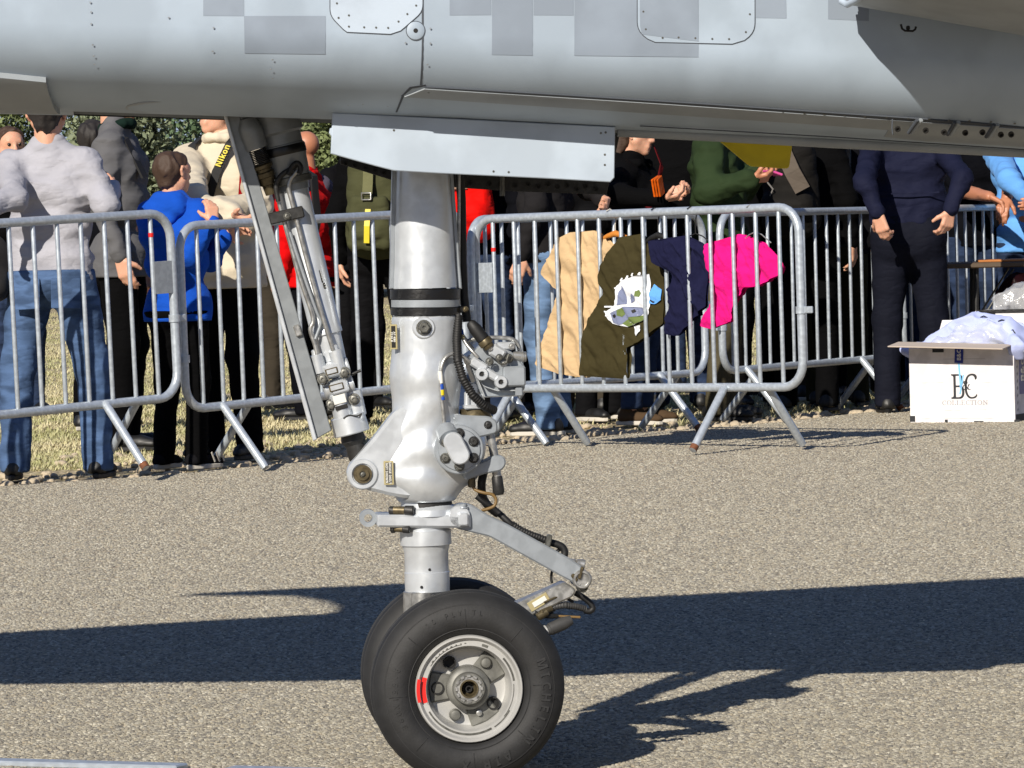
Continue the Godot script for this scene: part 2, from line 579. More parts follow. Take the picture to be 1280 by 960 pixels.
# the exposed stone of the apron's surface, as real pebbles set in it
func scatter_aggregate(pts: Array):
	var rng := RandomNumberGenerator.new()
	rng.seed = 5
	var mb := Mb.new()
	mb.flat()
	var ring := []
	for k in 7:
		var a := TAU * k / 7.0 + rng.randf_range(-0.25, 0.25)
		ring.append([Vector3(cos(a), -0.25, sin(a)), Vector3(cos(a) * 0.62, rng.randf_range(0.55, 0.75), sin(a) * 0.62)])
	for k in 7:
		var p = ring[k]
		var q = ring[(k + 1) % 7]
		mb.quad(q[0], p[0], p[1], q[1])
		mb.tri(Vector3(0.1, 0.8, 0.05), q[1], p[1])
	var m := mat(Color.WHITE, 0.85)
	m.vertex_color_use_as_albedo = true
	var tones := [Color(0.275, 0.252, 0.195), Color(0.225, 0.205, 0.162), Color(0.305, 0.282, 0.222), Color(0.18, 0.165, 0.137), Color(0.37, 0.348, 0.285), Color(0.255, 0.226, 0.168), Color(0.145, 0.136, 0.117), Color(0.285, 0.264, 0.213)]
	var xfs := []
	var cols := []
	for i in 570000:
		var d := 8.3 * pow(3.2, rng.randf())
		var x := rng.randf_range(-0.14, 0.14) * d
		if -d < edge_z(pts, x) + 0.03:
			continue
		var s := rng.randf_range(0.0032, 0.0066)
		xfs.append(Transform3D(Basis(Vector3.UP, rng.randf() * TAU) * Basis.from_scale(Vector3(s * rng.randf_range(0.8, 1.3), s * rng.randf_range(0.35, 0.75), s)), Vector3(x, 0.0005, -d)))
		cols.append(tones[rng.randi() % 8] * rng.randf_range(0.85, 1.12))
	add_child(stuff("apron_gravel", mb.mesh(), m, xfs, cols))

func scatter_rubble(pts: Array):
	var rng := RandomNumberGenerator.new()
	rng.seed = 91
	var net := Net.new()
	var n := FastNoiseLite.new()
	n.seed = 4
	n.frequency = 0.9
	net.add([[Vector3.ZERO, Vector3(0.5, 0.1, 0.2), 0.8, 0.6], [Vector3(-0.3, 0.2, 0.2), Vector3(0.2, 0.1, -0.4), 0.5, 0.5]], 0.16, 0.1, 0.16, n)
	var m := net.mesh()
	var xfs := []
	for i in 3000:
		var x := rng.randf_range(-3.0, 4.2)
		var z := edge_z(pts, x) + -0.06 - 2.6 * pow(rng.randf(), 1.5) * (1.0 if x < 0.6 else 0.3)
		var s := 0.005 + 0.034 * pow(rng.randf(), 5.0)
		xfs.append(Transform3D(Basis.from_euler(Vector3(rng.randf() * TAU, rng.randf() * TAU, 0)).scaled(Vector3(s, s * 0.7, s)), Vector3(x, -0.012 + s * 0.15, z)))
	add_child(stuff("rubble", m, M.stone, xfs))

func scatter_grass(pts: Array):
	var rng := RandomNumberGenerator.new()
	rng.seed = 17
	var mb := Mb.new()
	mb.flat()
	for k in 7:
		var a := rng.randf() * TAU
		var e := Vector3(cos(a), 0, sin(a))
		var w := e.cross(Vector3.UP) * 0.003
		var o := Vector3(rng.randf_range(-0.02, 0.02), 0, rng.randf_range(-0.02, 0.02))
		var h := rng.randf_range(0.012, 0.032)
		mb.quad(o - w, o + w, o + e * 0.008 + Vector3(0, h * 0.6, 0) + w * 0.6, o + e * 0.008 + Vector3(0, h * 0.6, 0) - w * 0.6)
		mb.tri(o + e * 0.008 + Vector3(0, h * 0.6, 0) - w * 0.6, o + e * 0.008 + Vector3(0, h * 0.6, 0) + w * 0.6, o + e * 0.025 + Vector3(0, h, 0))
	var m := mat(Color.WHITE, 0.9)
	m.vertex_color_use_as_albedo = true
	var xfs := []
	var cols := []
	var patch := FastNoiseLite.new()
	patch.frequency = 0.6
	for i in 60000:
		var d := 21.0 + 45.0 * pow(rng.randf(), 1.8)
		var x := rng.randf_range(-0.135, 0.135) * d
		var z := -d
		if z > edge_z(pts, x) - (1.3 + 1.6 * pow(rng.randf(), 1.5) if x < 0.6 else 0.4 + 0.6 * rng.randf()):
			continue
		var s := rng.randf_range(0.7, 1.5)
		xfs.append(Transform3D(Basis(Vector3.UP, rng.randf() * TAU).scaled(Vector3(s, s * rng.randf_range(0.6, 1.2), s)), Vector3(x, -0.015, z)))
		var t := clampf(0.5 + patch.get_noise_2d(x, z) + rng.randf_range(-0.35, 0.35), 0, 1)
		cols.append(Color(0.56, 0.50, 0.31).lerp(Color(0.36, 0.36, 0.17), t))
	add_child(stuff("dry_grass", mb.mesh(), m, xfs, cols))

func leaf_tree(at: Vector3, h: float, w: float, tone: Color, seed_: int, label: String):
	var rng := RandomNumberGenerator.new()
	rng.seed = seed_
	var t := thing("field_tree", label, "tree", at, 0.0, "trees beyond the field")
	var tr := Mb.new()
	tr.tube([Vector3.ZERO, Vector3(0.05, h * 0.3, 0), Vector3(-0.05, h * 0.6, 0.1), Vector3(0, h * 0.9, 0)], [h * 0.03, h * 0.022, h * 0.014, 0.02], 7)
	for k in 7:
		var y := h * rng.randf_range(0.2, 0.7)
		var a := rng.randf() * TAU
		tr.tube([Vector3(0, y, 0), Vector3(cos(a) * w * 0.25, y + h * 0.08, sin(a) * w * 0.25), Vector3(cos(a) * w * 0.45, y + h * 0.2, sin(a) * w * 0.45)], [h * 0.01, h * 0.007, 0.01], 5)
	part(t, "trunk", tr, M.bark)
	var lf := Mb.new()
	lf.flat()
	for k in 16:
		var c := Vector3(rng.randf_range(-0.5, 0.5), rng.randf_range(-0.4, 0.4), rng.randf_range(-0.5, 0.5))
		var b := Basis.from_euler(Vector3(rng.randf() * TAU, rng.randf() * TAU, rng.randf() * TAU))
		lf.quad(c + b * Vector3(-0.09, 0, 0), c + b * Vector3(0, -0.055, 0), c + b * Vector3(0.09, 0, 0), c + b * Vector3(0, 0.055, 0))
	var blobs := []
	for k in 16:
		var a := rng.randf() * TAU
		var r := w * 0.5 * sqrt(rng.randf())
		var y := h * rng.randf_range(0.08, 0.88)
		r *= 1.0 - 0.55 * absf(y / h - 0.45)
		blobs.append([Vector3(cos(a) * r, y, sin(a) * r), w * rng.randf_range(0.14, 0.27)])
	var xfs := []
	var cols := []
	for k in 2200:
		var b = blobs[rng.randi() % blobs.size()]
		var dir := Vector3(rng.randfn(), rng.randfn(), rng.randfn()).normalized()
		var p: Vector3 = b[0] + dir * b[1] * pow(rng.randf(), 0.4)
		p.y = maxf(p.y, 0.1)
		var s := rng.randf_range(0.4, 0.8) * h / 5.0
		xfs.append(Transform3D(Basis.from_euler(Vector3(rng.randf() * TAU, rng.randf() * TAU, 0)).scaled(Vector3.ONE * s), p))
		cols.append(tone * rng.randf_range(0.95, 1.5))
	t.add_child(stuff("crown", lf.mesh(), M.leaf, xfs, cols))

func build_far():
	M.leaf = mat(Color.WHITE, 0.8)
	M.leaf.vertex_color_use_as_albedo = true
	M.leaf.backlight_enabled = true
	M.leaf.backlight = Color(0.1, 0.13, 0.04)
	var kinds := [["tall pale green tree at the left edge of the far tree line", -8.6, -75.0, 4.2, 3.6, 0], ["dark green bush right of the tall tree in the far tree line", -6.4, -80.0, 3.0, 3.4, 1],
		["silvery green tree showing between the grey jacket and the cream jacket", -5.4, -72.0, 4.6, 2.6, 2], ["round dark green tree above the bald spectator", -3.6, -78.0, 5.2, 3.4, 1],
		["broad mid green tree between the bald spectator and the wheel door", -2.2, -74.0, 5.0, 3.8, 0], ["dark green tree behind the olive backpack", -0.6, -80.0, 5.2, 4.0, 1],
		["mid green tree behind the landing gear strut", 1.6, -77.0, 5.0, 4.2, 0], ["green tree behind the woman in the black hooded top", 4.2, -80.0, 5.4, 4.4, 2],
		["dark tree behind the man in the navy uniform", 6.8, -76.0, 5.0, 4.2, 1], ["green tree at the right end of the far tree line", 9.4, -79.0, 5.4, 4.2, 0]]
	var tones := [Color(0.12, 0.15, 0.06), Color(0.07, 0.11, 0.055), Color(0.14, 0.165, 0.10)]
	for i in kinds.size():
		var k = kinds[i]
		leaf_tree(Vector3(k[1], -0.03, k[2]), k[3], k[4], tones[k[5]], 300 + i, k[0])
	var w := Mb.new()
	w.box(Vector3(0, 0.98, 0), Vector3(4.0, 0.32, 0.3), Basis.IDENTITY, 0.02)
	for s in [-1.9, 0.0, 1.9]:
		w.box(Vector3(s, 0.41, 0), Vector3(0.16, 0.82, 0.16))
	var b := part(self, "guard_rail", w, M.under_paint)
	b.position = Vector3(-8.6, -0.03, -60)
	tag(b, "pale grey guard rail below the trees at the far left", "guard rail")

# ---------------------------------------------------------------- the jet: x runs aft, y up, z towards its left side; metres from the ground under the nose wheel axle
const STATION := [[-4.6, 1.80, 1.86, 0.03], [-4.2, 1.66, 1.92, 0.13], [-3.6, 1.60, 1.98, 0.24], [-2.9, 1.50, 2.06, 0.33], [-2.2, 1.40, 2.22, 0.385], [-1.5, 1.315, 2.36, 0.41], [-1.1, 1.282, 2.42, 0.42], [-0.75, 1.269, 2.48, 0.42], [-0.42, 1.2507, 2.54, 0.42], [0.0, 1.228, 2.57, 0.42], [0.327, 1.2058, 2.58, 0.42], [0.75, 1.177, 2.6, 0.42], [1.086, 1.148, 2.6, 0.42], [1.9, 1.10, 2.6, 0.42], [3.0, 1.06, 2.6, 0.42], [4.2, 1.05, 2.6, 0.45]]
const LOW_R := 0.15
const LOW_A := 0.28
func station(u: float) -> Vector3:   # bottom, top, half width
	for i in STATION.size() - 1:
		var p = STATION[i]
		var q = STATION[i + 1]
		if u <= q[0]:
			var t := clampf((u - p[0]) / (q[0] - p[0]), 0, 1)
			return Vector3(lerpf(p[1], q[1], t), lerpf(p[2], q[2], t), lerpf(p[3], q[3], t))
	return Vector3(1.05, 2.6, 0.45)
func hull(u: float, v: float, off := 0.0) -> Vector3:   # the point of the left side at height v
	var s := station(u)
	var y := v - s.x
	if y >= LOW_R:
		return Vector3(u, v, s.z + off)
	var q := clampf((LOW_R - y) / LOW_R, 0, 1)
	var c := sqrt(1.0 - q * q)
	var n := Vector2(c / LOW_A, -q / LOW_R).normalized()
	return Vector3(u, v + n.y * off, s.z - LOW_A + LOW_A * c + n.x * off)
func hull_ring(u: float) -> Array:
	var s := station(u)
	var a := minf(LOW_A, s.z * 0.7)
	var b := minf(LOW_R, (s.y - s.x) * 0.4)
	var c := minf(0.62, (s.y - s.x) * 0.5)
	var half := []
	for i in 9:
		var f := PI / 2 * (1.0 - i / 8.0)
		half.append(Vector2(s.z * cos(f), s.y - c + c * sin(f)))
	for i in range(1, 5):
		half.append(Vector2(s.z, lerpf(s.y - c, s.x + b, i / 4.0)))
	for i in range(1, 15):
		var f := PI / 2 * i / 14.0
		half.append(Vector2(s.z - a + a * cos(f), s.x + b - b * sin(f)))
	var ring := []
	for p in half:
		ring.append(Vector3(u, p.y, p.x))
	ring.append(Vector3(u, s.x, 0))
	for i in range(half.size() - 1, 0, -1):
		ring.append(Vector3(u, half[i].y, -half[i].x))
	return ring

# a sheet that fills an outline row by row; where maps (x, y) of the outline to a place
func sheet(mb: Mb, poly: Array, rows: int, cols: int, where: Callable, rim = null):
	var lo := 1e9
	var hi := -1e9
	for p in poly:
		lo = minf(lo, p.y)
		hi = maxf(hi, p.y)
	var grid := []
	for r in rows + 1:
		var y := lerpf(lo, hi, clampf(float(r) / rows, 0.0004, 0.9996))
		var x0 := 1e9
		var x1 := -1e9
		for i in poly.size():
			var a: Vector2 = poly[i]
			var b: Vector2 = poly[(i + 1) % poly.size()]
			if (a.y <= y) != (b.y <= y):
				var x := a.x + (b.x - a.x) * (y - a.y) / (b.y - a.y)
				x0 = minf(x0, x)
				x1 = maxf(x1, x)
		var line := []
		for c in cols + 1:
			var x := lerpf(x0, x1, float(c) / cols)
			line.append([where.call(x, y), rim.call(x, y) if rim != null else Vector3.ZERO])
		grid.append(line)
	mb.smooth()
	for r in rows:
		for c in cols:
			mb.quad(grid[r][c][0], grid[r][c + 1][0], grid[r + 1][c + 1][0], grid[r + 1][c][0])
	if rim != null:
		mb.flat()
		for c in cols:
			mb.quad(grid[0][c][1], grid[0][c + 1][1], grid[0][c + 1][0], grid[0][c][0])
			mb.quad(grid[rows][c][0], grid[rows][c + 1][0], grid[rows][c + 1][1], grid[rows][c][1])
		for r in rows:
			mb.quad(grid[r + 1][0][1], grid[r][0][1], grid[r][0][0], grid[r + 1][0][0])
			mb.quad(grid[r][cols][1], grid[r + 1][cols][1], grid[r + 1][cols][0], grid[r][cols][0])

func hull_patch(parent: Node, called: String, poly: Array, off: float, m: Material, rows := 10, cols := 12, label := "") -> MeshInstance3D:
	var mb := Mb.new()
	sheet(mb, poly, rows, cols, func(x, y): return hull(x, y, off), func(x, y): return hull(x, y, -0.002))
	return part(parent, called, mb, m, label)
func hull_quad(parent: Node, called: String, q: Array, off: float, m: Material, label := "") -> MeshInstance3D:
	var mb := Mb.new()
	mb.smooth()
	for i in 8:
		for k in 6:
			var c := []
			for e in [[i, k], [i, k + 1], [i + 1, k + 1], [i + 1, k]]:
				var p: Vector2 = (q[0] as Vector2).lerp(q[3], e[0] / 8.0).lerp((q[1] as Vector2).lerp(q[2], e[0] / 8.0), e[1] / 6.0)
				c.append(hull(p.x, p.y, off))
			mb.quad(c[3], c[2], c[1], c[0])
	return part(parent, called, mb, m, label)
func rounded(p: Array, r: float) -> Array:   # an outline with its corners rounded
	var out := []
	for i in p.size():
		var a: Vector2 = p[(i + p.size() - 1) % p.size()]
		var b: Vector2 = p[i]
		var c: Vector2 = p[(i + 1) % p.size()]
		var rr := minf(r, minf(a.distance_to(b), b.distance_to(c)) * 0.45)
		var s := b + (a - b).normalized() * rr
		var e := b + (c - b).normalized() * rr
		for k in 5:
			var t := k / 4.0
			out.append(s.lerp(b, t).lerp(b.lerp(e, t), t))
	return out
func outset(p: Array, d: float) -> Array:
	var q := Geometry2D.offset_polygon(PackedVector2Array(p), d, Geometry2D.JOIN_ROUND)
	return Array(q[0])

func fasteners(parent: Node, spots: Array, r := 0.0019):
	if not M.has("fastener_mesh"):
		var mb := Mb.new()
		mb.lathe(Vector3.ZERO, Vector3(0, 0, 1), [Vector2(0, 1.0), Vector2(0.12, 0.9), Vector2(0.12, 0.45), Vector2(0.03, 0.4), Vector2(0.03, 0)], 10)
		M.fastener_mesh = mb.mesh()
	for p in spots:
		var a := hull(p.x, p.y, 0.003)
		var b := hull(p.x, p.y, 0.013)
		var o := part(parent, "fastener", M.fastener_mesh, M.gear_grey if parent.name == &"jet_aircraft" else M.dull_steel)
		var z := (b - a).normalized()
		var x := Vector3.UP.cross(z).normalized()
		o.transform = Transform3D(Basis(x, z.cross(x), z) * Basis.from_scale(Vector3.ONE * r), a)

func build_jet():
	var jet := thing("jet_aircraft", "pale grey camouflaged jet standing on its twin nose wheels", "aircraft", AIRCRAFT_AT, deg_to_rad(5))
	# skin
	var us := []
	var u := -4.6
	while u < 4.21:
		us.append(u)
		u += 0.1
	var mb := Mb.new()
	mb.smooth()
	var rings := []
	for x in us:
		rings.append(hull_ring(x))
	var n: int = rings[0].size()
	for i in rings.size() - 1:
		for k in n:
			var k2 := (k + 1) % n
			var mid: Vector3 = (rings[i][k] + rings[i + 1][k2]) / 2
			if absf(mid.z) < 0.135 and mid.y < 1.4 and mid.x > -0.66 and mid.x < 0.42:
				continue
			mb.quad(rings[i][k], rings[i][k2], rings[i + 1][k2], rings[i + 1][k])
	mb.flat()
	for k in range(1, n - 1):
		mb.tri(rings[-1][0], rings[-1][k], rings[-1][k + 1])
	part(jet, "fuselage", mb, M.skin_paint)
	# wheel bay
	var bay := Mb.new()
	bay.flat()
	for q in [[Vector3(-0.72, 1.27, 0.138), Vector3(0.46, 1.20, 0.138), Vector3(0.46, 1.6, 0.138), Vector3(-0.72, 1.6, 0.138)], [Vector3(-0.72, 1.27, -0.138), Vector3(-0.72, 1.6, -0.138), Vector3(0.46, 1.6, -0.138), Vector3(0.46, 1.20, -0.138)],
		[Vector3(-0.72, 1.27, -0.138), Vector3(-0.72, 1.27, 0.138), Vector3(-0.72, 1.6, 0.138), Vector3(-0.72, 1.6, -0.138)], [Vector3(0.46, 1.20, -0.138), Vector3(0.46, 1.6, -0.138), Vector3(0.46, 1.6, 0.138), Vector3(0.46, 1.20, 0.138)], [Vector3(-0.72, 1.6, -0.138), Vector3(-0.72, 1.6, 0.138), Vector3(0.46, 1.6, 0.138), Vector3(0.46, 1.6, -0.138)]]:
		bay.quad(q[0], q[1], q[2], q[3])
	part(jet, "wheel_bay", bay, M.under_paint)
	jet_skin_details(jet)
	jet_intake(jet)
	jet_upper(jet)
	jet_doors(jet)
	strut(jet)
	drag_brace(jet)
	manifold(jet)
	torque_link(jet)
	wheels(jet)

func jet_skin_details(jet: Node):
	# camouflage squares, sprayed on
	for q in [[Vector2(-0.46, 1.495), Vector2(-0.3871, 1.494), Vector2(-0.3891, 1.422), Vector2(-0.462, 1.424)], [Vector2(-0.3891, 1.422), Vector2(-0.2428, 1.419), Vector2(-0.2447, 1.351), Vector2(-0.3895, 1.356)], [Vector2(-0.0178, 1.486), Vector2(0.0572, 1.484), Vector2(0.0553, 1.414), Vector2(-0.0197, 1.415)], [Vector2(0.0587, 1.484), Vector2(0.1324, 1.482), Vector2(0.1287, 1.34), Vector2(0.0549, 1.343)], [Vector2(0.1338, 1.482), Vector2(0.2062, 1.481), Vector2(0.2044, 1.41), Vector2(0.132, 1.412)], [Vector2(0.2077, 1.481), Vector2(0.4328, 1.476), Vector2(0.4292, 1.33), Vector2(0.204, 1.338)], [Vector2(0.5173, 1.474), Vector2(0.5918, 1.473), Vector2(0.5914, 1.396), Vector2(0.517, 1.399)], [Vector2(0.6693, 1.471), Vector2(0.744, 1.469), Vector2(0.742, 1.388), Vector2(0.6674, 1.393)]]:
		hull_quad(jet, "camouflage_square", q, 0.0006, M.camo_paint, "darker grey square")
	# seams
	for q in [[Vector2(-0.0683, 1.487), Vector2(-0.0648, 1.487), Vector2(-0.0698, 1.29), Vector2(-0.073, 1.29)], [Vector2(-0.1116, 1.248), Vector2(-0.1084, 1.248), Vector2(-0.0996, 1.277), Vector2(-0.1032, 1.278)]]:
		hull_patch(jet, "seam", q, 0.0009, M.seam, 12, 1)
	hull_patch(jet, "seam", [Vector2(-0.1054, 1.275), Vector2(-0.101, 1.276), Vector2(-0.0862, 1.288), Vector2(-0.0629, 1.29), Vector2(-0.0628, 1.294), Vector2(-0.0889, 1.293)], 0.0009, M.seam, 6, 6)
	var lower := hull_patch(jet, "lower_skin_panel", [Vector2(-0.1032, 1.27), Vector2(-0.0927, 1.285), Vector2(-0.0637, 1.288), Vector2(0.3256, 1.255), Vector2(0.677, 1.223), Vector2(1.135, 1.181), Vector2(1.134, 1.162), Vector2(0.6766, 1.207), Vector2(0.3252, 1.238), Vector2(-0.0641, 1.272), Vector2(-0.099, 1.267)], 0.0035, M.under_paint, 10, 40)
	hull_patch(jet, "seam", [Vector2(-0.0665, 1.291), Vector2(0.3257, 1.259), Vector2(0.6771, 1.227), Vector2(1.135, 1.186), Vector2(1.135, 1.181), Vector2(0.6769, 1.222), Vector2(0.3256, 1.254), Vector2(-0.0666, 1.287)], 0.0022, M.seam, 5, 30)
	fasteners(lower, [Vector2(-0.0559, 1.282), Vector2(-0.0153, 1.279), Vector2(0.0224, 1.276), Vector2(0.0631, 1.273), Vector2(0.1023, 1.27), Vector2(0.1416, 1.266), Vector2(0.1823, 1.262), Vector2(0.2202, 1.259), Vector2(0.2595, 1.255), Vector2(0.3004, 1.251), Vector2(0.3368, 1.246), Vector2(0.3734, 1.245), Vector2(0.41, 1.243), Vector2(0.4466, 1.24), Vector2(0.4832, 1.238), Vector2(0.5199, 1.236), Vector2(0.5566, 1.233), Vector2(0.5933, 1.23), Vector2(0.633, 1.228), Vector2(0.6697, 1.225), Vector2(0.7065, 1.222), Vector2(0.7448, 1.219), Vector2(0.7847, 1.217), Vector2(0.8245, 1.214), Vector2(0.8629, 1.212), Vector2(0.8999, 1.209), Vector2(0.9369, 1.207), Vector2(0.9768, 1.204), Vector2(1.021, 1.2)], 0.0026)
	# access panels
	var pa := rounded([Vector2(-0.2323, 1.49), Vector2(-0.0669, 1.487), Vector2(-0.0686, 1.423), Vector2(-0.1157, 1.384), Vector2(-0.2035, 1.386), Vector2(-0.2342, 1.419)], 0.012)
	hull_patch(jet, "seam", outset(pa, 0.0016), 0.0012, M.seam, 20, 10)
	var panel := hull_patch(jet, "access_panel", pa, 0.0022, M.door_paint, 20, 12)
	fasteners(panel, [Vector2(-0.2221, 1.441), Vector2(-0.2199, 1.415), Vector2(-0.2017, 1.399), Vector2(-0.2012, 1.419), Vector2(-0.1744, 1.397), Vector2(-0.1529, 1.396), Vector2(-0.1313, 1.395), Vector2(-0.1123, 1.406), Vector2(-0.0961, 1.419), Vector2(-0.0798, 1.434)])
	var pb := rounded([Vector2(0.3223, 1.478), Vector2(0.5349, 1.474), Vector2(0.5324, 1.373), Vector2(0.5056, 1.352), Vector2(0.3454, 1.358), Vector2(0.3198, 1.38)], 0.02)
	hull_patch(jet, "seam", outset(pb, 0.0016), 0.0012, M.seam, 20, 10)
	panel = hull_patch(jet, "access_panel", pb, 0.0022, M.skin_paint, 20, 12)
	hull_patch(panel, "camouflage_square", [Vector2(0.3252, 1.478), Vector2(0.4328, 1.476), Vector2(0.4299, 1.358), Vector2(0.347, 1.361), Vector2(0.3325, 1.366), Vector2(0.3241, 1.377)], 0.0028, M.camo_paint, 8, 6)
	fasteners(panel, [Vector2(0.3308, 1.414), Vector2(0.3344, 1.382), Vector2(0.3645, 1.366), Vector2(0.3936, 1.366), Vector2(0.4242, 1.364), Vector2(0.4548, 1.362), Vector2(0.4854, 1.361), Vector2(0.5163, 1.373), Vector2(0.5244, 1.405)])
	# round fuelling cap
	var cap := Mb.new()
	var c := Vector3(-0.0818, 1.389, 0.42)
	cap.lathe(c, Vector3(0, 0, 1), [Vector2(-0.004, 0.0162), Vector2(0.0016, 0.0162), Vector2(0.0026, 0.0148), Vector2(0.0026, 0.004), Vector2(0.001, 0.004), Vector2(0.001, 0.0)], 28)
	var cp := part(jet, "round_cap", cap, M.skin_paint)
	var cr := Mb.new()
	cr.lathe(c, Vector3(0, 0, 1), [Vector2(-0.004, 0.0176), Vector2(0.0012, 0.0176), Vector2(0.0012, 0.016)], 28)
	part(cp, "seam", cr, M.seam)
	cr = Mb.new()
	cr.lathe(c, Vector3(0, 0, 1), [Vector2(0.0, 0.0042), Vector2(0.0032, 0.0042), Vector2(0.0032, 0.0)], 14)
	part(cp, "slot", cr, M.black)
	fasteners(jet, [Vector2(-0.055, 1.392), Vector2(-0.0557, 1.366), Vector2(-0.1003, 1.368), Vector2(-0.061, 1.33), Vector2(-0.4466, 1.362), Vector2(-0.448, 1.312), Vector2(-0.3396, 1.345), Vector2(-0.3429, 1.329), Vector2(-0.3391, 1.313), Vector2(-0.6624, 1.452), Vector2(-0.6615, 1.435), Vector2(-0.6621, 1.414), Vector2(-0.6603, 1.378), Vector2(-0.6594, 1.359), Vector2(-0.6584, 1.345), Vector2(-0.4441, 1.402), Vector2(-0.2239, 1.271), Vector2(-0.1996, 1.264), Vector2(-0.1737, 1.265), Vector2(-0.1278, 1.26), Vector2(-0.5235, 1.422)])
	# flush disc under the belly and the lip ahead of it
	var disc := Mb.new()
	var dc := Vector3(-0.5525, 1.272, 0.2)
	disc.lathe(Vector3(dc.x, dc.y + 0.001, 0.225), Vector3(0, -1, 0.16), [Vector2(0, 0.053), Vector2(0.005, 0.052), Vector2(0.005, 0.0)], 32)
	part(jet, "belly_disc", disc, M.under_paint)
	var sc := Mb.new()
	sheet(sc, [Vector2(-1.196, 1.359), Vector2(-0.9411, 1.345), Vector2(-0.7463, 1.324), Vector2(-0.7426, 1.306), Vector2(-0.7347, 1.282), Vector2(-0.721, 1.262), Vector2(-0.7726, 1.256), Vector2(-1.2, 1.245)], 16, 16, func(x, y): return hull(x, maxf(y, station(x).x + 0.004), 0.012), func(x, y): return hull(x, maxf(y, station(x).x + 0.004), -0.004))
	part(jet, "chin_fairing", sc, M.under_paint)
	# keel strip and the ribbed recess behind the wheel bay
	var ks := Mb.new()
	ks.tube([Vector3(0.3079, 1.205, 0.16), Vector3(0.4999, 1.191, 0.16), Vector3(0.7106, 1.174, 0.16), Vector3(0.892, 1.161, 0.16), Vector3(1.15, 1.141, 0.16)], 0.011, 10)
	part(jet, "keel_strip", ks, M.under_paint)
	var lip := Mb.new()
	lip.tube([Vector3(0.3408, 1.212, 0.24), Vector3(0.6982, 1.183, 0.24), Vector3(1.133, 1.144, 0.24)], 0.0012, 6)
	part(jet, "keel_lip", lip, M.seam)
	var rc := hull_patch(jet, "ribbed_plate", [Vector2(0.7973, 1.211), Vector2(1.115, 1.181), Vector2(1.115, 1.153), Vector2(0.7965, 1.179)], 0.0015, M.under_paint, 6, 10)
	var edge := Mb.new()
	edge.tube([Vector3(0.794, 1.211, 0.345), Vector3(0.7929, 1.195, 0.345), Vector3(0.7941, 1.183, 0.345)], 0.0016, 6)
	part(rc, "seam", edge, M.seam)
	for q in [[Vector3(0.8421, 1.208, 0.362), Vector3(0.8309, 1.185, 0.33)], [Vector3(0.9116, 1.202, 0.362), Vector3(0.9036, 1.18, 0.33)], [Vector3(0.9842, 1.196, 0.362), Vector3(0.975, 1.174, 0.33)]]:
		var rib := Mb.new()
		rib.tube([q[0] + Vector3(-0.006, 0, 0.004), q[1] + Vector3(-0.006, 0, 0.004)], 0.0034, 8)
		part(rc, "rib_groove", rib, M.seam)
		rib = Mb.new()
		rib.tube([q[0] + Vector3(0.002, 0, -0.001), q[1] + Vector3(0.001, 0, 0.002)], 0.0042, 8)
		part(rc, "rib", rib, M.under_paint)
	for p in [Vector3(0.8032, 1.193, 0.345), Vector3(0.8554, 1.189, 0.343), Vector3(0.8894, 1.185, 0.343), Vector3(0.9288, 1.183, 0.343), Vector3(0.96, 1.183, 0.347), Vector3(0.9949, 1.178, 0.343), Vector3(1.014, 1.178, 0.343)]:
		var ring := Mb.new()
		ring.lathe(p, Vector3(0, -0.45, 1), [Vector2(0, 0.0058), Vector2(0.003, 0.0055), Vector2(0.003, 0.0036), Vector2(-0.002, 0.003), Vector2(-0.002, 0)], 14)
		part(rc, "drain_ring", ring, M.dark_steel)

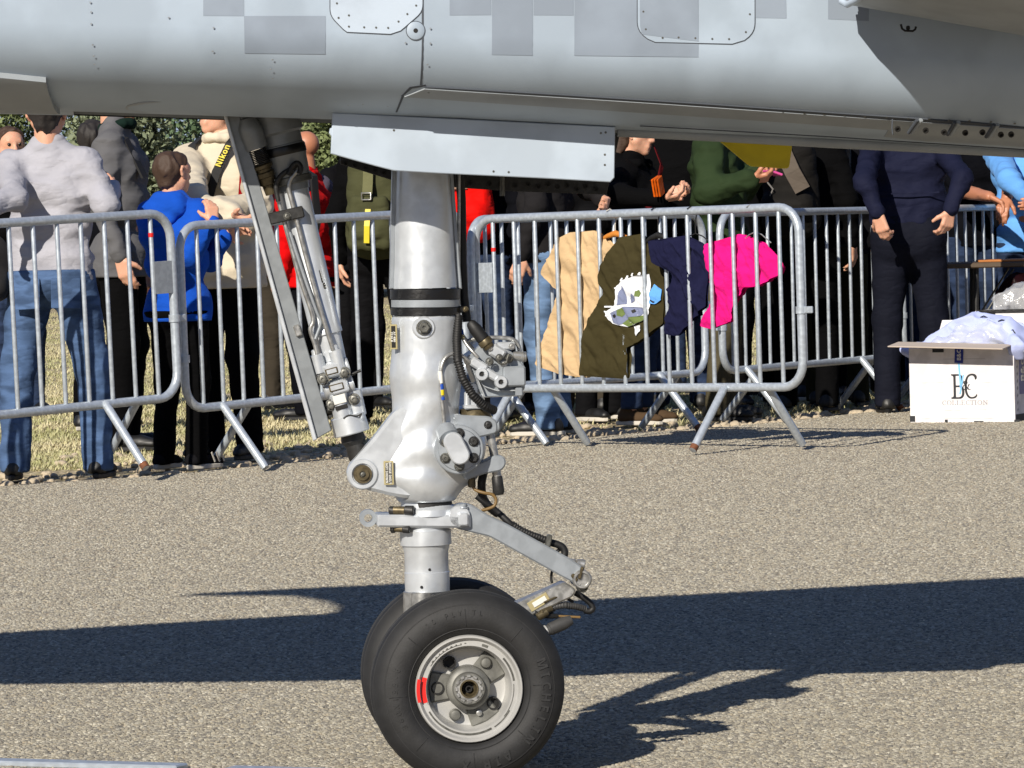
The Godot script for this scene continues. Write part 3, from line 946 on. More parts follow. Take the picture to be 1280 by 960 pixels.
func jet_intake(jet: Node):
	# the air intake stands off the side; its sloping underside and lip are in view
	var mb := Mb.new()
	mb.smooth()
	var rows := []
	var low := [Vector2(0.6799, 1.412), Vector2(1.01, 1.347)]
	for i in 25:
		var t := i / 24.0
		var x: float = lerpf(low[0].x, low[0].x + 3.2, t)
		var y0: float = low[0].y + (low[1].y - low[0].y) / (low[1].x - low[0].x) * minf(x - low[0].x, 0.9)
		var row := []
		row.append(Vector3(x, y0 + 0.5, 0.50))
		row.append(Vector3(x, y0 + 0.035, 0.50))
		for k in 9:
			var f := pow(k / 8.0, 1.5)
			row.append(Vector3(x + 0.02 * f * f, y0 + 0.02 * f + 0.06 * f * f + 0.02 * exp(-f * 7.0) - 0.012, 0.505 + 0.465 * f))
		row.append(Vector3(x + 0.03, y0 + 0.16, 1.0))
		row.append(Vector3(x + 0.04, y0 + 0.6, 1.0))
		rows.append(row)
	for i in 24:
		for k in rows[0].size() - 1:
			mb.quad(rows[i][k], rows[i + 1][k], rows[i + 1][k + 1], rows[i][k + 1])
	for k in rows[0].size() - 1:
		mb.flat()
		mb.quad(rows[0][k] + Vector3(0, 0, 0), rows[0][k + 1], rows[0][k + 1] + Vector3(0, 0.03, -0.01), rows[0][k] + Vector3(0, 0.03, 0.01))
		mb.quad(rows[0][k] + Vector3(0, 0.03, 0.01), rows[0][k + 1] + Vector3(0, 0.03, -0.01), rows[12][k + 1] + Vector3(0, 0.03, -0.03), rows[12][k] + Vector3(0, 0.03, 0.03))
	mb.quad(rows[0][0], rows[0][12], rows[24][12], rows[24][0])
	var duct := part(jet, "air_intake", mb, M.under_paint)
	var lip := Mb.new()
	lip.tube([rows[0][1], rows[0][2], rows[0][4], rows[0][6], rows[0][8], rows[0][10], rows[0][11]], 0.006, 8)
	part(duct, "lip", lip, M.door_paint)
	var hd := Mb.new()
	hd.tube([Vector3(0.7918, 1.379, 0.47), Vector3(0.7938, 1.371, 0.47), Vector3(0.7989, 1.367, 0.47), Vector3(0.8134, 1.366, 0.47), Vector3(0.8179, 1.369, 0.47), Vector3(0.8195, 1.374, 0.47)], 0.0022, 6)
	hd.box(Vector3(0.8052, 1.372, 0.468), Vector3(0.007, 0.008, 0.006))
	part(duct, "catch", hd, M.black)

func jet_upper(jet: Node):
	# the rear-hinged cockpit canopy stands open above the frame and throws its shadow on the apron
	var cn := Mb.new()
	cn.prism([Vector2(-3.01, 2.81), Vector2(-2.65, 2.87), Vector2(-2.27, 2.92), Vector2(-2.20, 2.86), Vector2(-1.85, 2.46), Vector2(-2.15, 2.28), Vector2(-2.27, 2.44), Vector2(-2.45, 2.60), Vector2(-2.65, 2.73)], -0.04, 0.04, 0.008)
	part(jet, "open_canopy", cn, M.skin_paint)
	var sp := Mb.new()
	sp.tube([Vector3(-2.08, 2.5, 0), Vector3(-1.9, 2.2, 0)], 0.05, 10)
	sp.tube([Vector3(-2.02, 2.46, 0.02), Vector3(-1.7, 2.22, 0.05)], 0.02, 8)
	part(jet, "canopy_hinge", sp, M.gear_grey)

func jet_doors(jet: Node):
	var d := Mb.new()
	var poly := [Vector2(-0.2265, 1.25), Vector2(0.2976, 1.212), Vector2(0.2937, 1.118), Vector2(0.286, 1.11), Vector2(0.1763, 1.119), Vector2(-0.0453, 1.135), Vector2(-0.116, 1.141), Vector2(-0.1483, 1.15), Vector2(-0.1921, 1.163), Vector2(-0.2315, 1.175)]
	var xf := Transform3D(Basis(Vector3.UP, deg_to_rad(2.6)), Vector3(0, 0, 0))
	var z0 := 0.222
	var cx := 0.03
	xf = Transform3D(Basis(Vector3.UP, deg_to_rad(2.6)), Vector3(cx, 0, z0)) * Transform3D(Basis.IDENTITY, Vector3(-cx, 0, 0))
	d.prism(poly, -0.006, 0.006, 0.0015, xf)
	var left := part(jet, "left_wheel_door", d, M.door_paint)
	var kn := Mb.new()
	kn.prism([Vector2(-0.2259, 1.224), Vector2(-0.2318, 1.221), Vector2(-0.2335, 1.213), Vector2(-0.2307, 1.208), Vector2(-0.2249, 1.204)], -0.005, 0.005, 0.0012, xf)
	part(left, "door_tab", kn, M.door_paint)
	for p in [Vector2(0.0684, 1.135), Vector2(0.0965, 1.133), Vector2(0.2703, 1.201), Vector2(0.2793, 1.202), Vector2(0.2767, 1.161), Vector2(0.2762, 1.142), Vector2(-0.1142, 1.215)]:
		var sc := Mb.new()
		sc.lathe(xf * Vector3(p.x, p.y, 0.0058), xf.basis * Vector3(0, 0, 1), [Vector2(0, 0.0024), Vector2(0.0008, 0.002), Vector2(0.0008, 0)], 8)
		part(left, "screw", sc, M.dull_steel)
	# inner beam of the left door and the far door
	var f := Mb.new()
	f.prism([Vector2(-0.1905, 1.247), Vector2(0.3517, 1.209), Vector2(0.3221, 1.09), Vector2(0.1387, 1.101), Vector2(0.0612, 1.108), Vector2(-0.0779, 1.123), Vector2(-0.1928, 1.162)], -0.005, 0.005, 0.0015, Transform3D(Basis.IDENTITY, Vector3(0, 0, -0.19)))
	var far := part(jet, "right_wheel_door", f, M.dark_steel)
	for p in [Vector3(0.0378, 1.121, -0.184), Vector3(0.0579, 1.119, -0.184), Vector3(0.095, 1.116, -0.184), Vector3(0.1167, 1.114, -0.184), Vector3(0.1446, 1.112, -0.184), Vector3(0.1695, 1.114, -0.184), Vector3(0.1896, 1.109, -0.184), Vector3(0.2084, 1.113, -0.184), Vector3(0.2269, 1.107, -0.184), Vector3(0.2457, 1.11, -0.184), Vector3(0.2641, 1.102, -0.184), Vector3(0.2814, 1.107, -0.184), Vector3(0.3015, 1.101, -0.184), Vector3(-0.1823, 1.163, -0.184), Vector3(-0.1639, 1.159, -0.184), Vector3(-0.1439, 1.154, -0.184), Vector3(-0.1255, 1.149, -0.184), Vector3(-0.1087, 1.144, -0.184)]:
		var b := Mb.new()
		b.lathe(p, Vector3(0, 0, 1), [Vector2(0, 0.0048), Vector2(0.0035, 0.0045), Vector2(0.0035, 0.0026), Vector2(0.001, 0.0024), Vector2(0.001, 0)], 12)
		part(far, "bolt", b, M.black)
	var br := Mb.new()
	br.box(Vector3(0.0382, 1.119, -0.15), Vector3(0.012, 0.012, 0.02))
	part(far, "door_bracket", br, M.dull_steel)
	br = Mb.new()
	br.tube([Vector3(0.1174, 1.133, -0.15), Vector3(0.1163, 1.092, -0.15)], 0.005, 8)
	part(far, "door_bracket", br, M.dull_steel)
	# yellow flap hanging on the far side
	var y := Mb.new()
	y.prism(rounded([Vector2(0.5303, 1.216), Vector2(0.7078, 1.204), Vector2(0.6965, 1.132), Vector2(0.6188, 1.139)], 0.008), -0.004, 0.004, 0.0012, Transform3D(Basis.IDENTITY, Vector3(0, 0, -0.3)))
	part(jet, "yellow_flap", y, M.yellow_paint, "yellow flap hanging below the belly")

# ---------------------------------------------------------------- nose gear
func hexbolt(parent: Node, at: Vector3, axis: Vector3, r: float, m: Material, called := "bolt"):
	var mb := Mb.new()
	mb.lathe(at, axis, [Vector2(0, r * 1.35), Vector2(r * 0.3, r * 1.3), Vector2(r * 0.3, r)], 16)
	mb.lathe(at + axis.normalized() * r * 0.3, axis, [Vector2(0, r), Vector2(r * 0.6, r), Vector2(r * 0.75, r * 0.8), Vector2(r * 0.75, r * 0.35), Vector2(r * 0.5, r * 0.3), Vector2(r * 0.5, 0)], 6)
	return part(parent, called, mb, m)

func strut(jet: Node):
	var ax := Vector3(0.02, 1, 0)
	var up := Mb.new()
	up.smooth()
	# upper leg: a tapered fairing of oval section
	var rows := []
	for i in 13:
		var t := i / 12.0
		var l := Vector3(-0.093, 1.239, 0)
		var r := Vector3(-0.0021, 1.237, 0)
		l = l.lerp(Vector3(-0.1122, 0.921, 0), t)
		r = r.lerp(Vector3(0.0136, 0.9161, 0), t)
		var row := []
		var w := (r.x - l.x) / 2
		for k in 28:
			var a := TAU * k / 28.0
			var ca := cos(a)
			var sa := sin(a)
			var sq := lerpf(0.62, 1.0, smoothstep(0.35, 0.9, t))
			row.append(Vector3((l.x + r.x) / 2 + signf(ca) * pow(absf(ca), sq) * w, l.y, signf(sa) * pow(absf(sa), sq) * lerpf(0.05, 0.063, t)))
		rows.append(row)
	for i in 12:
		for k in 28:
			var k2 := (k + 1) % 28
			up.quad(rows[i][k], rows[i + 1][k], rows[i + 1][k2], rows[i][k2])
	var leg := part(jet, "strut_upper_leg", up, M.gear_paint)
	var fl := Mb.new()
	fl.prism([Vector2(-0.1006, 1.24), Vector2(-0.0915, 1.239), Vector2(-0.1077, 0.9209), Vector2(-0.116, 0.9211)], -0.012, 0.02, 0.002)
	part(leg, "leading_edge", fl, M.gear_grey)
	fl = Mb.new()
	fl.prism([Vector2(-0.0021, 1.237), Vector2(0.0054, 1.237), Vector2(0.0212, 0.9174), Vector2(0.0121, 0.9176)], -0.03, 0.012, 0.002)
	part(leg, "trailing_edge", fl, M.gear_grey)
	var c := Vector3(-0.0488, 0.9102, 0)
	for b in [[361.0, 374.0, 0.0662, "tape"], [374.0, 384.0, 0.0645, "grey_band"], [384.0, 394.0, 0.066, "tape"]]:
		var band := Mb.new()
		var y0: float = c.y - (b[0] - 367.0) / 660.0
		var y1: float = c.y - (b[1] - 367.0) / 660.0
		band.lathe(Vector3(c.x, y1, 0), ax, [Vector2(0, b[2] - 0.003), Vector2(0.0008, b[2]), Vector2(y0 - y1 - 0.0008, b[2]), Vector2(y0 - y1, b[2] - 0.003)], 36)
		part(leg, b[3] + ("" if b[3] == "grey_band" else "_band"), band, M.tape if b[3] == "tape" else M.gear_grey)
	# the cast housing
	var s := 0.01
	var net := Net.new()
	var caps := [[Vector3(-0.0482, 0.8784, 0), Vector3(-0.0515, 0.7542, 0), 0.0645, 0.0645], [Vector3(-0.0515, 0.7542, 0), Vector3(-0.0568, 0.5572, 0), 0.0645, 0.061], [Vector3(-0.0582, 0.5633, 0), Vector3(-0.0555, 0.5481, 0), 0.060, 0.060]]
	for zz in [-0.024, 0.024]:
		caps.append([Vector3(-0.1763, 0.573, 0) + Vector3(0, 0, zz), Vector3(-0.0482, 0.7087, 0) + Vector3(0, 0, zz * 1.3), 0.021, 0.03])
		caps.append([Vector3(-0.1763, 0.573, 0) + Vector3(0, 0, zz), Vector3(-0.0674, 0.5606, 0) + Vector3(0, 0, zz * 1.3), 0.0225, 0.036])
		caps.append([Vector3(-0.1503, 0.5813, 0) + Vector3(0, 0, zz), Vector3(-0.0582, 0.618, 0) + Vector3(0, 0, zz * 1.3), 0.022, 0.04])
	caps.append([Vector3(0.0086, 0.615, -0.02), Vector3(0.0048, 0.6174, 0.03), 0.048, 0.046])
	caps.append([Vector3(-0.0139, 0.5711, 0), Vector3(0.0137, 0.5778, 0), 0.04, 0.034])
	caps.append([Vector3(0.0086, 0.615, -0.02), Vector3(0.0232, 0.6417, -0.1), 0.048, 0.05])  # unseen far-side lump, added to widen the strut's cast shadow
	net.add(caps, 0.0055, 0.016, 0.0, null, Vector3.ONE, [[Vector3(0, 1, 0), Vector3(-0.0499, 0.8701, 0)], [Vector3(0, -1, 0), Vector3(-0.0594, 0.5163, 0)]])
	var cast := part(jet, "strut_housing", net, M.gear_paint)
	# web on the lug: a flat cheek with a raised border
	var ck := Mb.new()
	ck.prism(rounded([Vector2(-0.2026, 0.5929), Vector2(-0.1545, 0.6442), Vector2(-0.114, 0.6942), Vector2(-0.0805, 0.7023), Vector2(-0.0752, 0.6207), Vector2(-0.0808, 0.5243), Vector2(-0.1244, 0.5317), Vector2(-0.1962, 0.552), Vector2(-0.2092, 0.5735)], 0.016), 0.0, 0.0545, 0.006)
	part(cast, "lug_cheek", ck, M.gear_paint)
	var lug := Vector3(-0.179, 0.5749, 0.05)
	var ring := Mb.new()
	ring.lathe(lug, Vector3(0, 0, 1), [Vector2(-0.02, 0.0295), Vector2(0.006, 0.0295), Vector2(0.009, 0.027), Vector2(0.009, 0.0205), Vector2(0.004, 0.019), Vector2(0.004, 0.0)], 32)
	part(cast, "lug_boss", ring, M.gear_paint)
	ring = Mb.new()
	ring.lathe(lug, Vector3(0, 0, 1), [Vector2(0.004, 0.018), Vector2(0.011, 0.0175), Vector2(0.011, 0.012), Vector2(0.015, 0.0115), Vector2(0.015, 0.006), Vector2(0.011, 0.0055), Vector2(0.011, 0)], 24)
	part(cast, "lug_pin", ring, M.brass)
	hexbolt(cast, lug + Vector3(0, 0, 0.012), Vector3(0, 0, 1), 0.004, M.dull_steel)
	# boss and bolt near the top
	var bs := Mb.new()
	var bp := Vector3(-0.0568, 0.8472, 0.058)
	bs.lathe(bp, Vector3(0, 0.05, 1), [Vector2(-0.02, 0.0225), Vector2(0.006, 0.0215), Vector2(0.0085, 0.019), Vector2(0.0085, 0)], 28)
	part(cast, "boss", bs, M.gear_paint)
	hexbolt(cast, bp + Vector3(0, 0, 0.0085), Vector3(0, 0.05, 1), 0.0112, M.dull_steel)
	# red-ringed grease point
	var gp := Vector3(-0.0612, 0.5414, 0.057)
	var gr := Mb.new()
	gr.lathe(gp, Vector3(0, 0, 1), [Vector2(-0.012, 0.0115), Vector2(0.004, 0.0105), Vector2(0.004, 0.0085)], 18)
	part(cast, "grease_boss", gr, M.gear_paint)
	gr = Mb.new()
	gr.lathe(gp, Vector3(0, 0, 1), [Vector2(0.0, 0.0085), Vector2(0.0055, 0.0085), Vector2(0.0055, 0.0045)], 16)
	part(cast, "red_ring", gr, M.red_paint)
	hexbolt(cast, gp + Vector3(0, 0, 0.003), Vector3(0, 0, 1), 0.0036, M.dull_steel)
	# data plates
	for q in [[Vector3(-0.13, 0.5762, 0.062), 0.0185, 0.045, -8.0, ["GREASE DAILY", "NOT SHOWN"]], [Vector3(-0.1122, 0.8312, 0.045), 0.0155, 0.047, -38.0, ["A1 4B0", "7110 R"]]]:
		var holder := Node3D.new()
		holder.name = "data_plate" if not cast.has_node("data_plate") else "data_plate_001"
		cast.add_child(holder)
		holder.position = q[0]
		holder.rotation_degrees.y = q[3]
		var pl := Mb.new()
		pl.box(Vector3(0, 0, 0.0005), Vector3(q[1], q[2], 0.0022), Basis.IDENTITY, 0.0006)
		part(holder, "plate", pl, M.label_gold)
		pl = Mb.new()
		pl.box(Vector3(0, 0, 0.0016), Vector3(q[1] - 0.006, q[2] - 0.006, 0.0014), Basis.IDENTITY, 0.0003)
		part(holder, "plate_face", pl, M.black)
		for k in 2:
			var t := lettering(q[4][k], 0.0062, 0.0006, true)
			var o := part(holder, "plate_text", t, M.label_white)
			o.transform = Transform3D(Basis(Vector3(0, 0, 1), -PI / 2), Vector3(0.0028 - 0.0062 * k, 0, 0.0025))
	# steering unit: flange, bolts, cover
	var fp := Vector3(0.0026, 0.6166, 0.078)
	var fg := Mb.new()
	fg.lathe(fp, Vector3(0, 0, 1), [Vector2(-0.03, 0.0465), Vector2(0.0, 0.0465), Vector2(0.002, 0.0445), Vector2(0.002, 0.040), Vector2(0.006, 0.0385), Vector2(0.007, 0.0)], 40)
	part(cast, "steering_flange", fg, M.gear_grey)
	for k in 6:
		var a := TAU * k / 6.0 + 0.5
		hexbolt(cast, fp + Vector3(cos(a) * 0.031, sin(a) * 0.031, 0.006), Vector3(0, 0, 1), 0.0075, M.dark_steel if k < 2 or k == 5 else M.dull_steel)
	var cv := Mb.new()
	var c0 := Vector3(-0.0099, 0.6326, 0.09)
	var c1 := Vector3(0.0015, 0.6082, 0.09)
	var out := []
	for k in 26:
		var a := TAU * k / 26.0
		var d := Vector2(cos(a), sin(a))
		var m := Vector2(c0.x, c0.y) if d.dot(Vector2(c0.x - c1.x, c0.y - c1.y)) > 0 else Vector2(c1.x, c1.y)
		out.append(m + d * 0.0185)
	cv.prism(out, 0.084, 0.108, 0.0022)
	part(cast, "steering_cover", cv, M.gear_paint)
	cv = Mb.new()
	cv.tube([Vector3(-0.0229, 0.6547, 0.07), Vector3(-0.0156, 0.6387, 0.088)], [0.019, 0.021], 16)
	part(cast, "cover_neck", cv, M.gear_grey)
	# fork behind the steering unit
	var fk := Mb.new()
	fk.prism(rounded([Vector2(-0.0041, 0.6812), Vector2(0.0655, 0.6761), Vector2(0.0789, 0.6666), Vector2(0.0783, 0.6439), Vector2(0.0463, 0.6373), Vector2(0.0083, 0.6354)], 0.008), 0.005, 0.05, 0.003)
	part(cast, "upper_fork_arm", fk, M.gear_grey)
	fk = Mb.new()
	fk.prism(rounded([Vector2(0.0069, 0.5825), Vector2(0.0512, 0.5918), Vector2(0.0727, 0.6032), Vector2(0.0908, 0.5997), Vector2(0.0935, 0.5844), Vector2(0.0841, 0.5726), Vector2(0.0505, 0.5676), Vector2(0.0138, 0.5566)], 0.008), 0.005, 0.05, 0.003)
	part(cast, "lower_fork_arm", fk, M.gear_grey)
	hexbolt(cast, Vector3(0.0604, 0.6604, 0.05), Vector3(0, 0, 1), 0.0058, M.dark_steel)
	var rd := Mb.new()
	rd.cyl(Vector3(0.0649, 0.6458, 0.028), Vector3(0.0728, 0.6001, 0.028), 0.0082, 14)
	rd.cyl(Vector3(0.0752, 0.5743, 0.028), Vector3(0.0777, 0.5545, 0.028), 0.0085, 14)
	part(cast, "steering_rod", rd, M.alloy)
	rd = Mb.new()
	rd.lathe(Vector3(0.0764, 0.5621, 0.028), Vector3(0.0799, 0.5241, 0.028) - Vector3(0.0764, 0.5621, 0.028), [Vector2(0, 0.009), Vector2(0.003, 0.0105), Vector2(0.03, 0.0112), Vector2(0.036, 0.0085), Vector2(0.036, 0)], 16)
	part(cast, "rod_boot", rd, M.dark_steel)
	# sliding tube below the housing
	var low := Mb.new()
	var lb := Vector3(-0.0587, 0.3446, 0)
	var h := func(y): return (740.0 - y) / 660.0
	low.lathe(lb, Vector3(-0.008, 1, 0), [Vector2(0, 0.0405), Vector2(0.002, 0.0425), Vector2(h.call(715), 0.0430), Vector2(h.call(714), 0.0418), Vector2(h.call(690), 0.0418), Vector2(h.call(681), 0.0450), Vector2(h.call(680.5), 0.0485), Vector2(h.call(662), 0.0490), Vector2(h.call(661.5), 0.046), Vector2(h.call(634), 0.046), Vector2(h.call(625), 0.045)], 36)
	var slide := part(jet, "sliding_tube", low, M.gear_paint)
	low = Mb.new()
	low.cyl(Vector3(-0.0552, 0.5055, 0), Vector3(-0.0548, 0.5177, 0), 0.0475, 32)
	part(slide, "seal_ring", low, M.dark_steel)
	low = Mb.new()
	low.cyl(Vector3(-0.0676, 0.2688, 0), Vector3(-0.0655, 0.3463, 0), 0.0395, 24)
	low.cyl(Vector3(-0.0741, 0.2716, 0.03), Vector3(-0.0721, 0.3473, 0.03), 0.02, 18)
	part(slide, "piston", low, M.alloy)
	for p in [Vector3(-0.0566, 0.39, 0.0415), Vector3(-0.0726, 0.3573, 0.0415)]:
		var hole := Mb.new()
		hole.lathe(p, Vector3(0, 0, 1), [Vector2(0, 0.003), Vector2(0.002, 0.0022), Vector2(0.002, 0)], 8)
		part(slide, "drain_hole", hole, M.black)
	# pipes along the leg
	var pp := Mb.new()
	pp.tube([Vector3(0.0235, 1.176, 0), Vector3(0.0183, 1.01, 0), Vector3(0.0147, 0.9009, 0), Vector3(0.0149, 0.8524, 0), Vector3(0.0189, 0.8326, 0), Vector3(0.0409, 0.8016, 0)], 0.0033, 8)
	part(jet, "hydraulic_pipe", pp, M.alloy)
	pp = Mb.new()
	pp.tube([Vector3(0.0221, 1.207, -0.03), Vector3(0.028, 1.085, -0.03), Vector3(0.0263, 0.964, -0.03), Vector3(0.0276, 0.9002, -0.03), Vector3(0.0325, 0.8544, -0.03)], 0.0085, 8)
	part(jet, "black_hose", pp, M.rubber_hose)
	var cl := Mb.new()
	cl.box(Vector3(0.0156, 0.8789, 0), Vector3(0.026, 0.012, 0.03))
	part(jet, "pipe_clamp", cl, M.tape)
	hexbolt(jet, Vector3(0.0267, 0.8788, 0.014), Vector3(0, 0, 1), 0.0042, M.brass)

func lettering(s: String, size: float, depth := 0.0006, bold := false, font := "Droid Sans") -> TextMesh:
	var t := TextMesh.new()
	var f := SystemFont.new()
	f.font_names = PackedStringArray([font])
	if bold: f.font_weight = 700
	t.font = f
	t.text = s
	t.font_size = 32
	t.pixel_size = size / 32.0
	t.depth = depth
	t.curve_step = 2.0
	return t

func pipe(parent: Node, called: String, pts: Array, r: float, m: Material, sub := 4, sides := 8) -> MeshInstance3D:   # a smooth pipe through points
	var cv := Curve3D.new()
	for i in pts.size():
		var t: Vector3 = (pts[mini(i + 1, pts.size() - 1)] - pts[maxi(i - 1, 0)]) / 6.0
		cv.add_point(pts[i], -t, t)
	var out := []
	for i in (pts.size() - 1) * sub + 1:
		out.append(cv.samplef(float(i) / sub))
	var mb := Mb.new()
	mb.tube(out, r, sides)
	return part(parent, called, mb, m)
func ribbed(parent: Node, called: String, pts: Array, r: float, m: Material, pitch := 0.005):
	var cv := Curve3D.new()
	for i in pts.size():
		var t: Vector3 = (pts[mini(i + 1, pts.size() - 1)] - pts[maxi(i - 1, 0)]) / 6.0
		cv.add_point(pts[i], -t, t)
	var l := cv.get_baked_length()
	var n := int(l / pitch) * 3
	var out := []
	var rad := []
	for i in n + 1:
		out.append(cv.sample_baked(l * i / n))
		rad.append(r if i % 3 != 2 else r * 0.72)
	var mb := Mb.new()
	mb.tube(out, rad, 10)
	return part(parent, called, mb, m)

func drag_brace(jet: Node):
	# flat channel link
	var ch := Mb.new()
	var d := (Vector3(-0.2536, 0.647, 0.045) - Vector3(-0.4108, 1.253, 0.045)).normalized()
	ch.prism([Vector2(-0.4239, 1.269), Vector2(-0.394, 1.268), Vector2(-0.2352, 0.6585), Vector2(-0.2696, 0.6399)], 0.038, 0.047, 0.0015)
	ch.prism([Vector2(-0.4059, 1.268), Vector2(-0.394, 1.268), Vector2(-0.2352, 0.6585), Vector2(-0.2444, 0.6542)], 0.020, 0.0385, 0.0015)
	var link := part(jet, "folding_link", ch, M.brace_grey)
	ch = Mb.new()
	ch.prism([Vector2(-0.4239, 1.269), Vector2(-0.4171, 1.268), Vector2(-0.2628, 0.6427), Vector2(-0.2704, 0.64)], 0.0475, 0.056, 0.0015)
	part(link, "flange", ch, M.gear_paint)
	ch = Mb.new()
	ch.box(Vector3(-0.2934, 0.8484, 0.05), Vector3(0.012, 0.022, 0.012), Basis(Vector3(0, 0, 1), 0.28))
	part(link, "link_clip", ch, M.alloy)
	# actuator body
	var at := Vector3(-0.3277, 1.275, 0)
	var to := Vector3(-0.1983, 0.6525, 0)
	var dir := (to - at).normalized()
	var bz := Basis(Vector3(-dir.y, dir.x, 0) * -1.0, -dir, Vector3(0, 0, 1))
	var len_ := (to - at).length()
	var along := func(y): return (y - 130.0) / 410.0 * len_
	var body := Mb.new()
	body.lathe(at, dir, [Vector2(along.call(125), 0.047), Vector2(along.call(165), 0.047), Vector2(along.call(168), 0.0405), Vector2(along.call(181), 0.0405), Vector2(along.call(182), 0.0425), Vector2(along.call(196), 0.0425), Vector2(along.call(197), 0.0415), Vector2(along.call(221), 0.040), Vector2(along.call(224), 0.034), Vector2(along.call(238), 0.033)], 32)
	var top := part(jet, "brace_head", body, M.brace_grey)
	body = Mb.new()
	body.lathe(at, dir, [Vector2(along.call(183), 0.0432), Vector2(along.call(184), 0.0440), Vector2(along.call(193), 0.0440), Vector2(along.call(194), 0.0432)], 32)
	part(top, "head_band", body, M.tape)
	body = Mb.new()
	body.lathe(at, dir, [Vector2(along.call(221), 0.041), Vector2(along.call(222), 0.0425), Vector2(along.call(229), 0.0425), Vector2(along.call(230), 0.041)], 32)
	part(top, "head_collar", body, M.dull_steel)
	body = Mb.new()
	body.lathe(at, dir, [Vector2(along.call(236), 0.030), Vector2(along.call(238), 0.0305), Vector2(along.call(410), 0.0295), Vector2(along.call(412), 0.031), Vector2(along.call(417), 0.031), Vector2(along.call(418), 0.027), Vector2(along.call(450), 0.026)], 32)
	var mid := part(jet, "brace_cylinder", body, M.gear_paint)
	# the side cylinder with a knurled collar
	var sc := Mb.new()
	var sa := Vector3(-0.3726, 1.23, 0.045)
	var sd := (Vector3(-0.3391, 1.121, 0.03) - sa).normalized()
	sc.lathe(sa, sd, [Vector2(-0.02, 0.012), Vector2(-0.005, 0.021), Vector2(0.01, 0.0225), Vector2(0.04, 0.0215)], 20)
	part(top, "side_valve", sc, M.brace_grey)
	sc = Mb.new()
	for k in 9:
		sc.lathe(sa + sd * (0.042 + 0.0032 * k), sd, [Vector2(0, 0.0165), Vector2(0.0008, 0.0185), Vector2(0.0018, 0.0185), Vector2(0.0026, 0.0165)], 20)
	part(top, "knurled_collar", sc, M.dark_steel)
	sc = Mb.new()
	sc.lathe(sa + sd * 0.071, sd, [Vector2(0, 0.0165), Vector2(0.002, 0.0195), Vector2(0.008, 0.0195), Vector2(0.010, 0.015), Vector2(0.015, 0.015), Vector2(0.017, 0.0185), Vector2(0.025, 0.0185), Vector2(0.027, 0.0165), Vector2(0.04, 0.0155), Vector2(0.042, 0.012), Vector2(0.06, 0.011), Vector2(0.06, 0)], 20)
	part(top, "valve_end", sc, M.brass)
	# two pipes along the brace
	pipe(jet, "brace_pipe", [Vector3(-0.3225, 1.091, 0.045), Vector3(-0.3261, 1.121, 0.045), Vector3(-0.3166, 1.139, 0.045), Vector3(-0.2968, 1.152, 0.045), Vector3(-0.2861, 1.159, 0.045)], 0.0048, M.dark_steel)
	pipe(jet, "brace_pipe", [Vector3(-0.3285, 1.132, 0.036), Vector3(-0.3233, 1.101, 0.036), Vector3(-0.3113, 1.049, 0.036), Vector3(-0.2842, 0.9426, 0.036), Vector3(-0.2635, 0.8729, 0.036), Vector3(-0.2687, 0.8489, 0.036), Vector3(-0.2605, 0.8186, 0.036), Vector3(-0.2566, 0.7959, 0.036)], 0.0042, M.alloy, 6)
	pipe(jet, "brace_pipe", [Vector3(-0.2846, 1.149, 0.04), Vector3(-0.2986, 1.132, 0.04), Vector3(-0.3021, 1.114, 0.04), Vector3(-0.2954, 1.084, 0.04), Vector3(-0.27, 0.9723, 0.04), Vector3(-0.2497, 0.8891, 0.04), Vector3(-0.2346, 0.836, 0.04), Vector3(-0.2236, 0.798, 0.04)], 0.0045, M.alloy, 6)
	pipe(jet, "brace_pipe", [Vector3(-0.3027, 1.033, 0.036), Vector3(-0.2779, 0.95, 0.036), Vector3(-0.2557, 0.8817, 0.036), Vector3(-0.2487, 0.8634, 0.036), Vector3(-0.2553, 0.8425, 0.036), Vector3(-0.2602, 0.8306, 0.036)], 0.0032, M.gear_grey, 6)
	pipe(jet, "brace_hose", [Vector3(-0.3033, 1.14, 0.05), Vector3(-0.2938, 1.157, 0.05), Vector3(-0.2847, 1.162, 0.05), Vector3(-0.2789, 1.153, 0.05), Vector3(-0.2822, 1.142, 0.05)], 0.0052, M.rubber_hose)
	# clamp
	var cm := Mb.new()
	cm.box(Vector3(-0.308, 1.065, 0.04), Vector3(0.066, 0.022, 0.02), Basis(Vector3(0, 0, 1), 0.20))
	var clamp_ := part(jet, "brace_clamp", cm, M.dark_steel)
	hexbolt(clamp_, Vector3(-0.3069, 1.063, 0.05), Vector3(0, 0, 1), 0.0055, M.dull_steel)
	cm = Mb.new()
	cm.box(Vector3(-0.2799, 0.9199, 0.028), Vector3(0.008, 0.15, 0.006), Basis(Vector3(0, 0, 1), 0.24))
	# stack of data labels on the shaded flank
	for p in [[Vector3(-0.2664, 1.013, 0.018), 0.012], [Vector3(-0.2567, 0.9794, 0.018), 0.03], [Vector3(-0.247, 0.949, 0.018), 0.026], [Vector3(-0.2415, 0.9308, 0.018), 0.012]]:
		var lb := Mb.new()
		var bb := Basis(Vector3(0, 0, 1), 0.235) * Basis(Vector3.UP, deg_to_rad(52))
		lb.box(p[0] + Vector3(0.004, 0, 0.004), Vector3(0.013, p[1], 0.002), bb)
		var l := part(mid, "label_plate", lb, M.black)
		lb = Mb.new()
		var rows_ := int(p[1] / 0.006)
		for k in rows_:
			lb.box(p[0] + Vector3(0.004, 0, 0.004) + bb * Vector3(0, (k - (rows_ - 1) / 2.0) * 0.005, 0.0012), Vector3(0.009, 0.0016, 0.0008), bb)
		part(l, "label_marks", lb, M.label_white)
	# lower lock block
	var rz := Basis(Vector3(0, 0, 1), 0.235)
